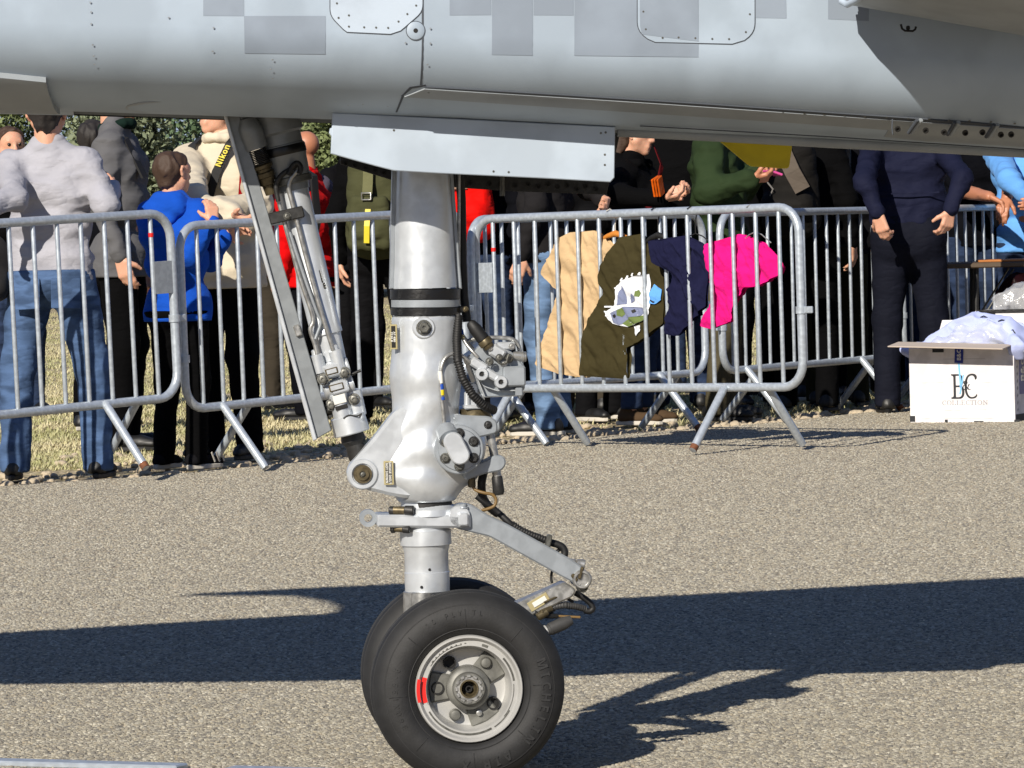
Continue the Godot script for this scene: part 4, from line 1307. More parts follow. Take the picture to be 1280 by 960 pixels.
	for q in [[Vector3(-0.2565, 0.7882, 0.03), 0.0125, 0.024], [Vector3(-0.2204, 0.7948, 0.034), 0.0125, 0.026]]:
		var ft := Mb.new()
		ft.lathe(q[0] + rz * Vector3(0, -q[2] / 2, 0), rz * Vector3(0, 1, 0), [Vector2(-0.01, q[1]), Vector2(q[2], q[1]), Vector2(q[2] + 0.002, q[1] * 0.75), Vector2(q[2] + 0.002, 0.0075), Vector2(q[2] + 0.010, 0.0068), Vector2(q[2] + 0.012, 0.004)], 18)
		part(mid, "pipe_fitting", ft, M.gear_paint)
	for q in [[Vector3(-0.2598, 0.7639, 0.02), Vector3(-0.1974, 0.7802, 0.02), 0.0165], [Vector3(-0.2456, 0.7318, 0.02), Vector3(-0.1893, 0.7467, 0.02), 0.0165]]:
		var bl := Mb.new()
		bl.cyl(q[0], q[1], q[2], 20, 0.003)
		bl.box((q[0] + q[1]) / 2 + Vector3(0, 0, 0.014), Vector3(0.034, 0.024, 0.026), rz, 0.003)
		part(mid, "lock_block", bl, M.gear_paint)
	for q in [[Vector3(-0.2315, 0.7699, 0.047), 0.024, 0.012], [Vector3(-0.2233, 0.7395, 0.047), 0.028, 0.013]]:
		var pl := Mb.new()
		pl.box(q[0], Vector3(q[1], q[2], 0.004), rz, 0.001)
		var plate := part(mid, "name_plate", pl, M.brass)
		pl = Mb.new()
		pl.box(q[0] + Vector3(0, 0, 0.002), Vector3(q[1] - 0.005, q[2] - 0.004, 0.002), rz, 0.0005)
		part(plate, "plate_face", pl, M.gear_paint)
	for p in [Vector3(-0.2476, 0.7552, 0.045), Vector3(-0.2067, 0.7661, 0.045), Vector3(-0.2332, 0.7061, 0.03), Vector3(-0.1892, 0.7154, 0.03)]:
		hexbolt(mid, p, Vector3(-0.2, 0, 1), 0.0085, M.dull_steel)
	var lo := Mb.new()
	lo.cyl(Vector3(-0.2201, 0.7266, 0.022), Vector3(-0.2094, 0.6779, 0.022), 0.0185, 20)
	lo.cyl(Vector3(-0.1922, 0.7314, 0.01), Vector3(-0.1829, 0.6827, 0.01), 0.0175, 20)
	part(mid, "twin_cylinder", lo, M.gear_paint)
	for q in [[Vector3(-0.2176, 0.7166, 0.041), 0.017], [Vector3(-0.2143, 0.7014, 0.041), 0.008]]:
		lo = Mb.new()
		lo.box(q[0], Vector3(0.024, q[1], 0.003), rz, 0.0008)
		part(mid, "name_plate", lo, M.label_white if q[1] > 0.01 else M.black)
	lo = Mb.new()
	lo.lathe(Vector3(-0.2026, 0.6849, 0.012), rz * Vector3(0, -1, 0), [Vector2(0, 0), Vector2(0, 0.031), Vector2(0.002, 0.033), Vector2(0.034, 0.0345), Vector2(0.036, 0.033), Vector2(0.036, 0)], 28)
	part(mid, "end_cap", lo, M.gear_paint)
	pipe(mid, "lock_wire", [Vector3(-0.212, 0.6804, 0.045), Vector3(-0.2013, 0.6861, 0.045), Vector3(-0.1863, 0.6841, 0.045), Vector3(-0.1772, 0.6884, 0.045), Vector3(-0.1819, 0.681, 0.045)], 0.0014, M.dark_steel)
	pipe(mid, "lock_pin", [Vector3(-0.198, 0.7591, 0.02), Vector3(-0.1858, 0.7648, 0.02), Vector3(-0.1751, 0.769, 0.02)], 0.0028, M.dark_steel)
	lo = Mb.new()
	lo.lathe(Vector3(-0.1939, 0.6478, 0), Vector3(-0.1776, 0.5791, 0) - Vector3(-0.1939, 0.6478, 0), [Vector2(0, 0), Vector2(0, 0.022), Vector2(0.012, 0.024), Vector2(0.02, 0.018), Vector2(0.045, 0.018), Vector2(0.06, 0.012), Vector2(0.06, 0)], 18)
	part(mid, "rod_end", lo, M.dark_steel)

func manifold(jet: Node):
	var rz := Basis(Vector3(0, 0, 1), deg_to_rad(-33))
	var mb := Mb.new()
	mb.prism(rounded([Vector2(0.0253, 0.7889), Vector2(0.0392, 0.7976), Vector2(0.0611, 0.8197), Vector2(0.1121, 0.7955), Vector2(0.1357, 0.7676), Vector2(0.1345, 0.7252), Vector2(0.119, 0.712), Vector2(0.0551, 0.7109), Vector2(0.0464, 0.7248)], 0.004), -0.10, 0.025, 0.003)  # far half is unseen depth added to thicken the shadow on the apron
	var base := part(jet, "hydraulic_manifold", mb, M.gear_grey)
	mb = Mb.new()
	mb.prism(rounded([Vector2(0.0374, 0.7601), Vector2(0.0564, 0.7339), Vector2(0.079, 0.7256), Vector2(0.1275, 0.7242), Vector2(0.1272, 0.7121), Vector2(0.0559, 0.7119)], 0.003), 0.02, 0.042, 0.002)
	part(base, "bracket_plate", mb, M.gear_paint)
	mb = Mb.new()
	mb.box(Vector3(0.113, 0.7504, 0.03), Vector3(0.042, 0.038, 0.045), Basis.IDENTITY, 0.003)
	mb.box(Vector3(0.1214, 0.7214, 0.03), Vector3(0.014, 0.018, 0.03), Basis.IDENTITY, 0.002)
	part(base, "valve_block", mb, M.gear_grey)
	mb = Mb.new()
	mb.box(Vector3(0.0461, 0.7738, 0.04), Vector3(0.034, 0.018, 0.03), rz, 0.003)
	mb.box(Vector3(0.0743, 0.7518, 0.04), Vector3(0.04, 0.016, 0.026), rz, 0.003)
	part(base, "banjo_bar", mb, M.gear_paint)
	for p in [Vector3(0.0509, 0.7565, 0.05), Vector3(0.0868, 0.7404, 0.05)]:
		mb = Mb.new()
		mb.lathe(p, Vector3(0, 0, 1), [Vector2(-0.01, 0.0125), Vector2(0.006, 0.0125), Vector2(0.008, 0.011), Vector2(0.008, 0.0055), Vector2(0.003, 0.005), Vector2(0.003, 0.0)], 22)
		var bj = part(base, "banjo_bolt", mb, M.gear_paint)
		mb = Mb.new()
		mb.lathe(p, Vector3(0, 0, 1), [Vector2(0.003, 0.0045), Vector2(0.0045, 0.004), Vector2(0.0045, 0)], 10)
		part(bj, "bolt_socket", mb, M.black)
	mb = Mb.new()
	mb.box(Vector3(0.0824, 0.7966, 0.03), Vector3(0.03, 0.024, 0.04), rz, 0.004)
	mb.box(Vector3(0.1011, 0.8077, 0.01), Vector3(0.034, 0.014, 0.03), Basis.IDENTITY, 0.002)
	part(base, "solenoid_block", mb, M.gear_paint)
	for q in [[Vector3(0.067, 0.7793, 0.045), 0.006], [Vector3(0.0848, 0.7865, 0.052), 0.0055], [Vector3(0.0941, 0.774, 0.045), 0.005], [Vector3(0.0689, 0.8035, 0.048), 0.0045], [Vector3(0.1039, 0.7842, 0.04), 0.007], [Vector3(0.1115, 0.8064, 0.03), 0.005]]:
		hexbolt(base, q[0], Vector3(0.1, 0, 1), q[1], M.dull_steel if q[1] > 0.005 else M.alloy)
	mb = Mb.new()
	mb.cyl(Vector3(0.1134, 0.7879, 0.02), Vector3(0.1392, 0.7857, 0.02), 0.0098, 16)
	mb.cyl(Vector3(0.1301, 0.786, 0.02), Vector3(0.1346, 0.7858, 0.02), 0.0115, 16)
	part(base, "end_plug", mb, M.alloy)
	pipe(base, "braided_wire", [Vector3(0.0813, 0.7792, 0.055), Vector3(0.0887, 0.7744, 0.055), Vector3(0.0979, 0.7772, 0.055), Vector3(0.0996, 0.7847, 0.055), Vector3(0.1028, 0.7921, 0.055)], 0.002, M.dull_steel)
	# black connector with an olive collar
	mb = Mb.new()
	var a := Vector3(0.0312, 0.8558, 0.045)
	var b := Vector3(0.0663, 0.808, 0.045)
	var l := (b - a).length()
	mb.lathe(a, b - a, [Vector2(0, 0.006), Vector2(0.004, 0.0095), Vector2(l * 0.3, 0.0125), Vector2(l * 0.7, 0.0125), Vector2(l * 0.72, 0.0105)], 18)
	part(base, "connector_boot", mb, M.rubber_hose)
	mb = Mb.new()
	mb.lathe(a, b - a, [Vector2(l * 0.72, 0.0125), Vector2(l * 0.76, 0.0138), Vector2(l * 0.9, 0.0138), Vector2(l * 0.94, 0.011), Vector2(l * 1.05, 0.010)], 18)
	part(base, "connector_collar", mb, M.brass)
	# pipes
	var loop := pipe(base, "marked_pipe", [Vector3(-0.0225, 0.656, 0.065), Vector3(-0.0241, 0.6801, 0.065), Vector3(-0.0275, 0.7254, 0.066), Vector3(-0.0272, 0.763, 0.066), Vector3(-0.0205, 0.7853, 0.064), Vector3(-0.0063, 0.7961, 0.06), Vector3(0.0092, 0.7948, 0.055), Vector3(0.0227, 0.7853, 0.052), Vector3(0.0332, 0.7759, 0.05)], 0.0036, M.alloy, 5)
	for q in [[552.0, 487.0, 480.0, "blue"], [552.0, 494.0, 487.0, "yellow"], [551.0, 479.0, 464.0, "white"], [553.0, 500.0, 496.0, "blue"]]:
		var band := Mb.new()
		band.cyl(band_at(q[1]), band_at(q[2]), 0.0042, 12, 0.0004)
		part(loop, q[3] + "_band", band, M.blue_paint if q[3] == "blue" else (M.yellow_paint if q[3] == "yellow" else M.label_white))
	var p2 := pipe(base, "marked_pipe", [Vector3(0.0157, 0.8527, 0.02), Vector3(0.0166, 0.8317, 0.03), Vector3(0.0244, 0.8136, 0.04), Vector3(0.037, 0.7969, 0.048), Vector3(0.0458, 0.7876, 0.048)], 0.0034, M.alloy, 5)
	var bb := Mb.new()
	bb.cyl(Vector3(0.016, 0.8408, 0.027), Vector3(0.0172, 0.8303, 0.032), 0.0041, 12, 0.0004)
	part(p2, "blue_band", bb, M.blue_paint)
	bb = Mb.new()
	bb.cyl(Vector3(0.0172, 0.8303, 0.032), Vector3(0.019, 0.8235, 0.035), 0.0041, 12, 0.0004)
	part(p2, "orange_band", bb, M.label_gold)
	pipe(base, "return_pipe", [Vector3(0.0261, 0.8157, 0), Vector3(0.0445, 0.822, 0), Vector3(0.0841, 0.8232, 0), Vector3(0.1145, 0.8193, 0), Vector3(0.1263, 0.8068, 0), Vector3(0.1289, 0.7885, 0)], 0.0042, M.alloy, 5)
	ribbed(base, "corrugated_hose", [Vector3(0.0115, 0.8666, 0.03), Vector3(0.0057, 0.8219, 0.05), Vector3(0.005, 0.7847, 0.066), Vector3(0.0143, 0.7484, 0.07), Vector3(0.0319, 0.7176, 0.066), Vector3(0.0549, 0.6955, 0.055), Vector3(0.0741, 0.6868, 0.04)], 0.0088, M.rubber_hose)
	# column below the manifold
	mb = Mb.new()
	mb.box(Vector3(0.0356, 0.7138, 0), Vector3(0.022, 0.05, 0.04))
	mb.box(Vector3(0.0388, 0.6943, 0.01), Vector3(0.042, 0.008, 0.05))
	mb.cyl(Vector3(0.0242, 0.6891, 0.02), Vector3(0.0251, 0.7223, 0.02), 0.006, 10)
	mb.cyl(Vector3(0.0515, 0.6883, 0.02), Vector3(0.0523, 0.7185, 0.02), 0.006, 10)
	part(base, "support_column", mb, M.gear_paint)
	mb = Mb.new()
	mb.cyl(Vector3(0.0406, 0.6727, 0), Vector3(0.041, 0.6894, 0), 0.03, 24)
	part(base, "support_base", mb, M.brass)
	hexbolt(base, Vector3(0.0033, 0.6734, 0.03), Vector3(0, 1, 0), 0.008, M.gear_paint)

func band_at(y: float) -> Vector3:
	return Vector3(-0.0268, 0.7404, 0.066) + Vector3((y - 480.0) * 0.0001, (480.0 - y) / 663.0, 0)

func torque_link(jet: Node):
	var mb := Mb.new()
	mb.prism(rounded([Vector2(-0.1526, 0.4972), Vector2(0.0236, 0.4917), Vector2(0.0229, 0.4666), Vector2(-0.1532, 0.4737)], 0.004), -0.052, 0.052, 0.004)
	var collar := part(jet, "torque_collar", mb, M.gear_paint)
	mb = Mb.new()
	mb.lathe(Vector3(-0.051, 0.4902, 0), Vector3(0, 1, 0), [Vector2(0, 0.056), Vector2(0.012, 0.055), Vector2(0.016, 0.05), Vector2(0.02, 0.046)], 32)
	part(collar, "upper_ring", mb, M.gear_paint)
	mb = Mb.new()
	mb.lathe(Vector3(-0.1681, 0.4888, -0.01), Vector3(0, 0, 1), [Vector2(0, 0.008), Vector2(0, 0.0165), Vector2(0.022, 0.0165), Vector2(0.022, 0.008), Vector2(0, 0.008)], 24)
	part(collar, "towing_eye", mb, M.gear_grey)
	mb = Mb.new()
	mb.box(Vector3(-0.1437, 0.4871, 0), Vector3(0.03, 0.02, 0.022))
	part(collar, "eye_neck", mb, M.gear_grey)
	for q in [[Vector3(-0.1272, 0.5038, 0.035), Vector3(-0.0844, 0.5033, 0.05)], [Vector3(-0.1252, 0.4689, 0.035), Vector3(-0.0929, 0.4673, 0.05)]]:
		mb = Mb.new()
		mb.cyl(q[0], q[1], 0.0055 if q[0].y < 0.5 else 0.0078, 12)
		part(collar, "collar_pin", mb, M.brass)
		mb = Mb.new()
		mb.cyl(q[0].lerp(q[1], 0.62), q[1] + (q[1] - q[0]) * 0.02, 0.007 if q[0].y < 0.5 else 0.0092, 12)
		mb.cyl(q[0] - (q[1] - q[0]) * 0.05, q[0].lerp(q[1], 0.18), 0.008, 12)
		part(collar, "pin_nut", mb, M.dark_steel)
	# upper arm
	mb = Mb.new()
	mb.prism(rounded([Vector2(-0.0167, 0.4906), Vector2(-0.0102, 0.507), Vector2(0.0066, 0.514), Vector2(0.0292, 0.5088), Vector2(0.0589, 0.4882), Vector2(0.0918, 0.472), Vector2(0.2144, 0.4), Vector2(0.2383, 0.381), Vector2(0.2408, 0.3612), Vector2(0.2223, 0.3527), Vector2(0.1953, 0.3673), Vector2(0.0579, 0.4489), Vector2(0.0248, 0.4575), Vector2(-0.0083, 0.4677)], 0.008), 0.0, 0.044, 0.003)
	var arm := part(jet, "upper_torque_arm", mb, M.gear_grey)
	mb = Mb.new()
	mb.lathe(Vector3(0.0022, 0.4894, 0.04), Vector3(0, 0, 1), [Vector2(0, 0.021), Vector2(0.010, 0.0205), Vector2(0.012, 0.019), Vector2(0.012, 0)], 24)
	part(arm, "arm_boss", mb, M.gear_paint)
	mb = Mb.new()
	mb.box(Vector3(0.0087, 0.4839, 0.052), Vector3(0.019, 0.025, 0.02), Basis.IDENTITY, 0.003)
	part(arm, "arm_lug", mb, M.gear_paint)
	hexbolt(arm, Vector3(0.0098, 0.5046, 0.045), Vector3(0, 1, 0), 0.0075, M.gear_grey)
	# knee
	mb = Mb.new()
	mb.lathe(Vector3(0.2313, 0.3625, -0.02), Vector3(0, 0, 1), [Vector2(0, 0), Vector2(0, 0.0185), Vector2(0.07, 0.0185), Vector2(0.073, 0.016), Vector2(0.073, 0.013), Vector2(0.068, 0.012), Vector2(0.068, 0)], 24)
	var knee := part(jet, "knee_joint", mb, M.alloy)
	mb = Mb.new()
	mb.box(Vector3(0.229, 0.3753, 0.05), Vector3(0.006, 0.024, 0.008), Basis(Vector3(0, 0, 1), -0.3))
	mb.box(Vector3(0.2167, 0.3665, 0.049), Vector3(0.008, 0.016, 0.006), Basis(Vector3(0, 0, 1), 0.5))
	part(knee, "knee_tab", mb, M.brass)
	mb = Mb.new()
	mb.cyl(Vector3(0.2091, 0.3928, 0.01), Vector3(0.2228, 0.3901, 0.01), 0.0085, 14)
	mb.cyl(Vector3(0.2251, 0.3897, 0.01), Vector3(0.2411, 0.388, 0.01), 0.0095, 14)
	part(knee, "knee_pin", mb, M.alloy)
	mb = Mb.new()
	mb.lathe(Vector3(0.2303, 0.3472, 0.03), Vector3(0.2, 0, 1), [Vector2(0, 0.0098), Vector2(0.016, 0.0098), Vector2(0.018, 0.008), Vector2(0.014, 0.006), Vector2(0.014, 0)], 16)
	part(knee, "knee_bolt", mb, M.dull_steel)
	# lower arm with its plate
	mb = Mb.new()
	mb.prism(rounded([Vector2(0.2001, 0.3574), Vector2(0.2211, 0.343), Vector2(0.2161, 0.3294), Vector2(0.1373, 0.2954), Vector2(0.038, 0.2318), Vector2(0.0112, 0.257), Vector2(0.1028, 0.3179)], 0.006), -0.03, 0.03, 0.003)
	var low := part(jet, "lower_torque_arm", mb, M.alloy)
	var fb := Basis(Vector3(0, 0, 1), deg_to_rad(29))
	mb = Mb.new()
	mb.box(Vector3(0.1496, 0.3211, 0.031), Vector3(0.042, 0.019, 0.002), fb, 0.0006)
	var np := part(low, "name_plate", mb, M.label_gold)
	mb = Mb.new()
	mb.box(Vector3(0.151, 0.3219, 0.0325), Vector3(0.028, 0.010, 0.002), fb, 0.0006)
	part(np, "plate_face", mb, M.label_white)
	# cables and hoses
	pipe(jet, "black_cable", [Vector3(0.0562, 0.575, 0), Vector3(0.0486, 0.5484, 0.01), Vector3(0.0517, 0.5204, 0), Vector3(0.0643, 0.5012, -0.01), Vector3(0.08, 0.4879, -0.02)], 0.0082, M.rubber_hose)
	pipe(jet, "black_cable", [Vector3(0.0397, 0.5238, 0), Vector3(0.0545, 0.5112, 0), Vector3(0.0788, 0.4919, -0.005), Vector3(0.0963, 0.4749, 0), Vector3(0.1082, 0.4639, 0), Vector3(0.1322, 0.451, 0), Vector3(0.1534, 0.4427, 0), Vector3(0.1684, 0.4346, 0)], 0.0062, M.rubber_hose)
	ribbed(jet, "corrugated_sleeve", [Vector3(0.1052, 0.4686, 0), Vector3(0.1232, 0.4558, 0), Vector3(0.1443, 0.446, 0), Vector3(0.17, 0.436, 0)], 0.0072, M.rubber_hose)
	pipe(jet, "black_cable", [Vector3(0.1775, 0.4312, 0), Vector3(0.1927, 0.4262, 0), Vector3(0.2017, 0.4198, 0), Vector3(0.2044, 0.409, 0), Vector3(0.1979, 0.394, 0)], 0.007, M.rubber_hose)
	pipe(jet, "black_cable", [Vector3(0.2042, 0.4206, -0.01), Vector3(0.1918, 0.4134, -0.01), Vector3(0.193, 0.3996, -0.01), Vector3(0.1942, 0.3873, -0.01)], 0.0035, M.rubber_hose)
	pipe(jet, "thin_wire", [Vector3(0.1792, 0.3779, 0), Vector3(0.1773, 0.3642, 0), Vector3(0.1786, 0.3535, 0)], 0.0026, M.rubber_hose)
	mb = Mb.new()
	mb.box(Vector3(0.1728, 0.4343, 0.01), Vector3(0.010, 0.026, 0.02), Basis(Vector3(0, 0, 1), -0.25))
	part(jet, "cable_clamp", mb, M.dull_steel)
	pipe(jet, "tan_hose", [Vector3(0.0281, 0.5511, 0.02), Vector3(0.035, 0.5375, 0.025), Vector3(0.0511, 0.5312, 0.03), Vector3(0.0662, 0.5277, 0.03), Vector3(0.0735, 0.5184, 0.03), Vector3(0.0702, 0.5064, 0.03), Vector3(0.0579, 0.5007, 0.03), Vector3(0.0457, 0.498, 0.03)], 0.0032, M.tan_hose)
	mb = Mb.new()
	mb.cyl(Vector3(0.0284, 0.5602, 0.02), Vector3(0.0294, 0.5419, 0.02), 0.0075, 12)
	part(jet, "hose_fitting", mb, M.brass)
	pipe(jet, "black_hose", [Vector3(0.2224, 0.3338, 0), Vector3(0.2359, 0.3257, 0), Vector3(0.2494, 0.3146, 0), Vector3(0.2553, 0.3037, 0), Vector3(0.249, 0.2978, 0), Vector3(0.2383, 0.2997, 0)], 0.0058, M.rubber_hose)
	ribbed(jet, "corrugated_hose", [Vector3(0.1691, 0.299, 0.02), Vector3(0.1816, 0.3108, 0.02), Vector3(0.1999, 0.3125, 0.02), Vector3(0.2222, 0.3086, 0.01), Vector3(0.2399, 0.3027, 0)], 0.0066, M.grey_hose)
	pipe(jet, "thin_wire", [Vector3(0.1915, 0.3378, 0.02), Vector3(0.2034, 0.3268, 0.02), Vector3(0.2164, 0.318, 0.01)], 0.003, M.rubber_hose)
	pipe(jet, "thin_wire", [Vector3(0.1591, 0.3203, 0.035), Vector3(0.1811, 0.3283, 0.03), Vector3(0.2004, 0.3299, 0.02), Vector3(0.2113, 0.3372, 0.02)], 0.002, M.brass)
	mb = Mb.new()
	mb.cyl(Vector3(0.1811, 0.2926, 0.02), Vector3(0.2298, 0.2886, 0.02), 0.0026, 10)
	part(jet, "tan_pin", mb, M.tan_hose)
	pipe(jet, "thin_wire", [Vector3(0.1408, 0.3008, 0.03), Vector3(0.1543, 0.2958, 0.03), Vector3(0.168, 0.2938, 0.03), Vector3(0.1842, 0.2925, 0.02)], 0.005, M.dark_steel)
	mb = Mb.new()
	mb.cyl(Vector3(0.152, 0.3012, 0.04), Vector3(0.1745, 0.3088, 0.03), 0.0058, 10)
	mb.cyl(Vector3(0.1457, 0.2923, 0.04), Vector3(0.1647, 0.3034, 0.035), 0.0078, 10)
	part(jet, "hose_fitting", mb, M.brass)
	mb = Mb.new()
	var pa := Vector3(0.1553, 0.2664, 0.06)
	var pb := Vector3(0.2115, 0.2879, 0.05)
	mb.lathe(pa, pb - pa, [Vector2(0.002, 0.0105), Vector2(0.012, 0.0105), Vector2(0.013, 0.012), Vector2(0.042, 0.0125), Vector2(0.058, 0.0085), Vector2(0.058, 0)], 18)
	part(jet, "speed_sensor_plug", mb, M.grey_hose)
	mb = Mb.new()
	mb.lathe(pa, pb - pa, [Vector2(-0.006, 0.0), Vector2(-0.006, 0.0115), Vector2(0.006, 0.0115), Vector2(0.007, 0.0)], 18)
	part(jet, "plug_sleeve", mb, M.rim)

func wheels(jet: Node):
	var ax := Mb.new()
	ax.cyl(Vector3(0, 0.178, -0.178), Vector3(0, 0.178, 0.178), 0.024, 20)
	part(jet, "axle", ax, M.alloy)
	for s in [1, -1]:
		var w := Node3D.new()
		w.name = "nose_wheel" if s == 1 else "nose_wheel_001"
		w.position = Vector3(0, 0.178, 0.155 * s)
		if s == -1:
			w.rotation.y = PI
		jet.add_child(w)
		wheel(w)

func wheel(w: Node3D):
	var z := Vector3(0, 0, 1)
	# tyre: a rounded section with circumferential grooves
	var prof := []
	var R := 0.1815
	for q in [[0.030, 0.099], [0.046, 0.102], [0.056, 0.110], [0.0625, 0.122], [0.0645, 0.134], [0.0625, 0.147], [0.058, 0.158], [0.051, 0.167], [0.044, 0.1728]]:
		prof.append(Vector2(q[0], q[1]))
	for g in [0.031, 0.010, -0.010, -0.031]:
		var rr := R - 0.0048 * pow(absf(g) / 0.036, 2.0)
		prof.append_array([Vector2(g + 0.0042, rr), Vector2(g + 0.003, rr - 0.005), Vector2(g - 0.003, rr - 0.005), Vector2(g - 0.0042, rr)])
	for q in [[-0.044, 0.1728], [-0.051, 0.167], [-0.058, 0.158], [-0.0625, 0.147], [-0.0645, 0.134], [-0.0625, 0.122], [-0.056, 0.110], [-0.046, 0.102], [-0.030, 0.099]]:
		prof.append(Vector2(q[0], q[1]))
	var mb := Mb.new()
	mb.lathe(Vector3.ZERO, z, prof, 96)
	var t := part(w, "tyre", mb, M.tyre)
	# the circumferential ribs moulded on the sidewall, and raised lettering
	mb = Mb.new()
	for r in [[0.1575, 0.0581], [0.113, 0.0578]]:
		mb.lathe(Vector3.ZERO, z, [Vector2(r[1] - 0.002, r[0] - 0.0012), Vector2(r[1] + 0.0008, r[0] - 0.0006), Vector2(r[1] + 0.0006, r[0] + 0.0008), Vector2(r[1] - 0.002, r[0] + 0.0014)], 80)
	for a in [92.0, 48.0, 2.0, -42.0, -88.0, -133.0, 184.0, 138.0]:
		var d := Vector3(cos(deg_to_rad(a)), sin(deg_to_rad(a)), 0)
		mb.tube([d * 0.118 + z * 0.0616, d * 0.134 + z * 0.0648, d * 0.15 + z * 0.0622], 0.0008, 5)
	part(w, "sidewall_ribs", mb, M.tyre)
	for q in [["MICHELIN", 18.0, 0.0, 0.0255, 8.5, 0.142], ["AIR X", -62.0, 0.0, 0.0255, 8.2, 0.142], ["360X135-6", 208.0, 0.0, 0.014, 5.6, 0.139], ["10 PLY TL", 122.0, 0.0, 0.012, 5.2, 0.143]]:
		var s: String = q[0]
		for i in s.length():
			if s[i] == " ":
				continue
			var a := deg_to_rad(q[1] - q[4] * i)
			var o := part(w, "tyre_letter", lettering(s[i], q[3], 0.0012, q[3] > 0.02), M.tyre_text if q[3] > 0.02 else M.tyre)
			var rr: float = q[5]
			o.transform = Transform3D(Basis(z, a - PI / 2) * Basis(Vector3.RIGHT, -0.2), Vector3(cos(a) * rr, sin(a) * rr, 0.0642))
	# rim
	mb = Mb.new()
	mb.lathe(Vector3.ZERO, z, [Vector2(0.036, 0.1005), Vector2(0.050, 0.1005), Vector2(0.0535, 0.0985), Vector2(0.0535, 0.0955), Vector2(0.050, 0.0925), Vector2(0.046, 0.0915), Vector2(0.0445, 0.090), Vector2(0.0445, 0.080), Vector2(0.041, 0.0785), Vector2(0.012, 0.0745), Vector2(0.006, 0.071), Vector2(0.004, 0.064), Vector2(0.006, 0.040), Vector2(0.016, 0.038)], 72)
	mb.lathe(Vector3.ZERO, z, [Vector2(-0.036, 0.1), Vector2(-0.05, 0.1), Vector2(-0.05, 0.094), Vector2(-0.02, 0.085), Vector2(-0.02, 0.0)], 48)
	var rim := part(w, "rim", mb, M.rim)
	# hub
	mb = Mb.new()
	mb.lathe(Vector3.ZERO, z, [Vector2(0.004, 0.042), Vector2(0.030, 0.0405), Vector2(0.034, 0.037), Vector2(0.036, 0.031), Vector2(0.044, 0.030), Vector2(0.046, 0.0285), Vector2(0.046, 0.0235)], 40)
	part(w, "hub", mb, M.hub_grey)
	mb = Mb.new()
	for k in 12:
		var a := TAU * k / 12.0
		mb.box(Vector3(cos(a) * 0.0235, sin(a) * 0.0235, 0.045), Vector3(0.0055, 0.008, 0.007), Basis(z, a), 0.001)
	mb.lathe(Vector3.ZERO, z, [Vector2(0.03, 0.0225), Vector2(0.046, 0.0225), Vector2(0.046, 0.0175)], 28)
	part(w, "castle_nut", mb, M.alloy)
	mb = Mb.new()
	mb.lathe(Vector3.ZERO, z, [Vector2(0.04, 0.0178), Vector2(0.0478, 0.0175), Vector2(0.0478, 0.0145), Vector2(0.034, 0.0128), Vector2(0.030, 0.0095)], 24)
	part(w, "axle_end", mb, M.brass)
	mb = Mb.new()
	mb.lathe(Vector3.ZERO, z, [Vector2(0.0302, 0.0128), Vector2(0.0302, 0.0)], 20)
	mb.lathe(Vector3(0.0, -0.001, 0), z, [Vector2(0.03, 0.0062), Vector2(0.038, 0.0062), Vector2(0.038, 0.0042), Vector2(0.03, 0.0042)], 16)
	part(w, "axle_bore", mb, M.black)
	# three spokes of the hub plate, holes and bolts
	mb = Mb.new()
	for a in [-62.0, 40.0, 178.0]:
		var d := deg_to_rad(a)
		mb.prism([Vector2(0.025, -0.022), Vector2(0.07, -0.03), Vector2(0.074, 0), Vector2(0.07, 0.03), Vector2(0.025, 0.022)], 0.0065, 0.013, 0.003, Transform3D(Basis(z, d), Vector3.ZERO))
	part(w, "hub_plate", mb, M.hub_grey)
	for q in [[125.0, 1], [180.0, 1], [-34.0, 1], [52.0, 0], [-116.0, 0], [-68.0, 2]]:
		var a := deg_to_rad(q[0])
		var r := 0.0565 if q[1] < 2 else 0.052
		var p := Vector3(cos(a) * r, sin(a) * r, 0.0125)
		if q[1] == 1:
			mb = Mb.new()
			mb.lathe(p, z, [Vector2(-0.006, 0.0125), Vector2(0.0035, 0.0122), Vector2(0.0035, 0.0095), Vector2(-0.004, 0.009), Vector2(-0.004, 0)], 18)
			part(w, "wheel_nut", mb, M.black)
		elif q[1] == 0:
			mb = Mb.new()
			mb.lathe(p, z, [Vector2(-0.004, 0.0115), Vector2(0.004, 0.011), Vector2(0.009, 0.0085), Vector2(0.010, 0.0045), Vector2(0.010, 0)], 18)
			part(w, "wheel_nut", mb, M.hub_grey)
		else:
			mb = Mb.new()
			mb.lathe(p, z, [Vector2(-0.004, 0.006), Vector2(0.007, 0.0055), Vector2(0.008, 0.003), Vector2(0.008, 0)], 12)
			part(w, "valve", mb, M.alloy)
	# red slippage mark and dark data bands on the rim
	mb = Mb.new()
	rim_mark(mb, 164.0, 196.0, 0.0806, 0.0899, 0.0451)
	rim_mark(mb, 167.0, 193.0, 0.0922, 0.0985, 0.0542)
	part(w, "slip_mark", mb, M.red_paint, "red slippage mark across rim")
	mb = Mb.new()
	for q in [[148.0, 98.0, 0.0822, 0.0838], [72.0, 64.0, 0.0822, 0.0872], [40.0, 8.0, 0.083, 0.0868], [4.0, -40.0, 0.0828, 0.0842], [-30.0, -58.0, 0.0846, 0.087], [-62.0, -128.0, 0.083, 0.087], [-128.0, -152.0, 0.0835, 0.0868], [200.0, 170.0, 0.081, 0.0818]]:
		rim_mark(mb, q[1], q[0], q[2], q[3], 0.0448)
	for k in 9:
		rim_mark(mb, 92.0 + k * 6.0, 94.4 + k * 6.0 + 0.8 * sin(k * 5.0), 0.0838, 0.0858, 0.0448)
	part(w, "data_marks", mb, M.dull_steel)

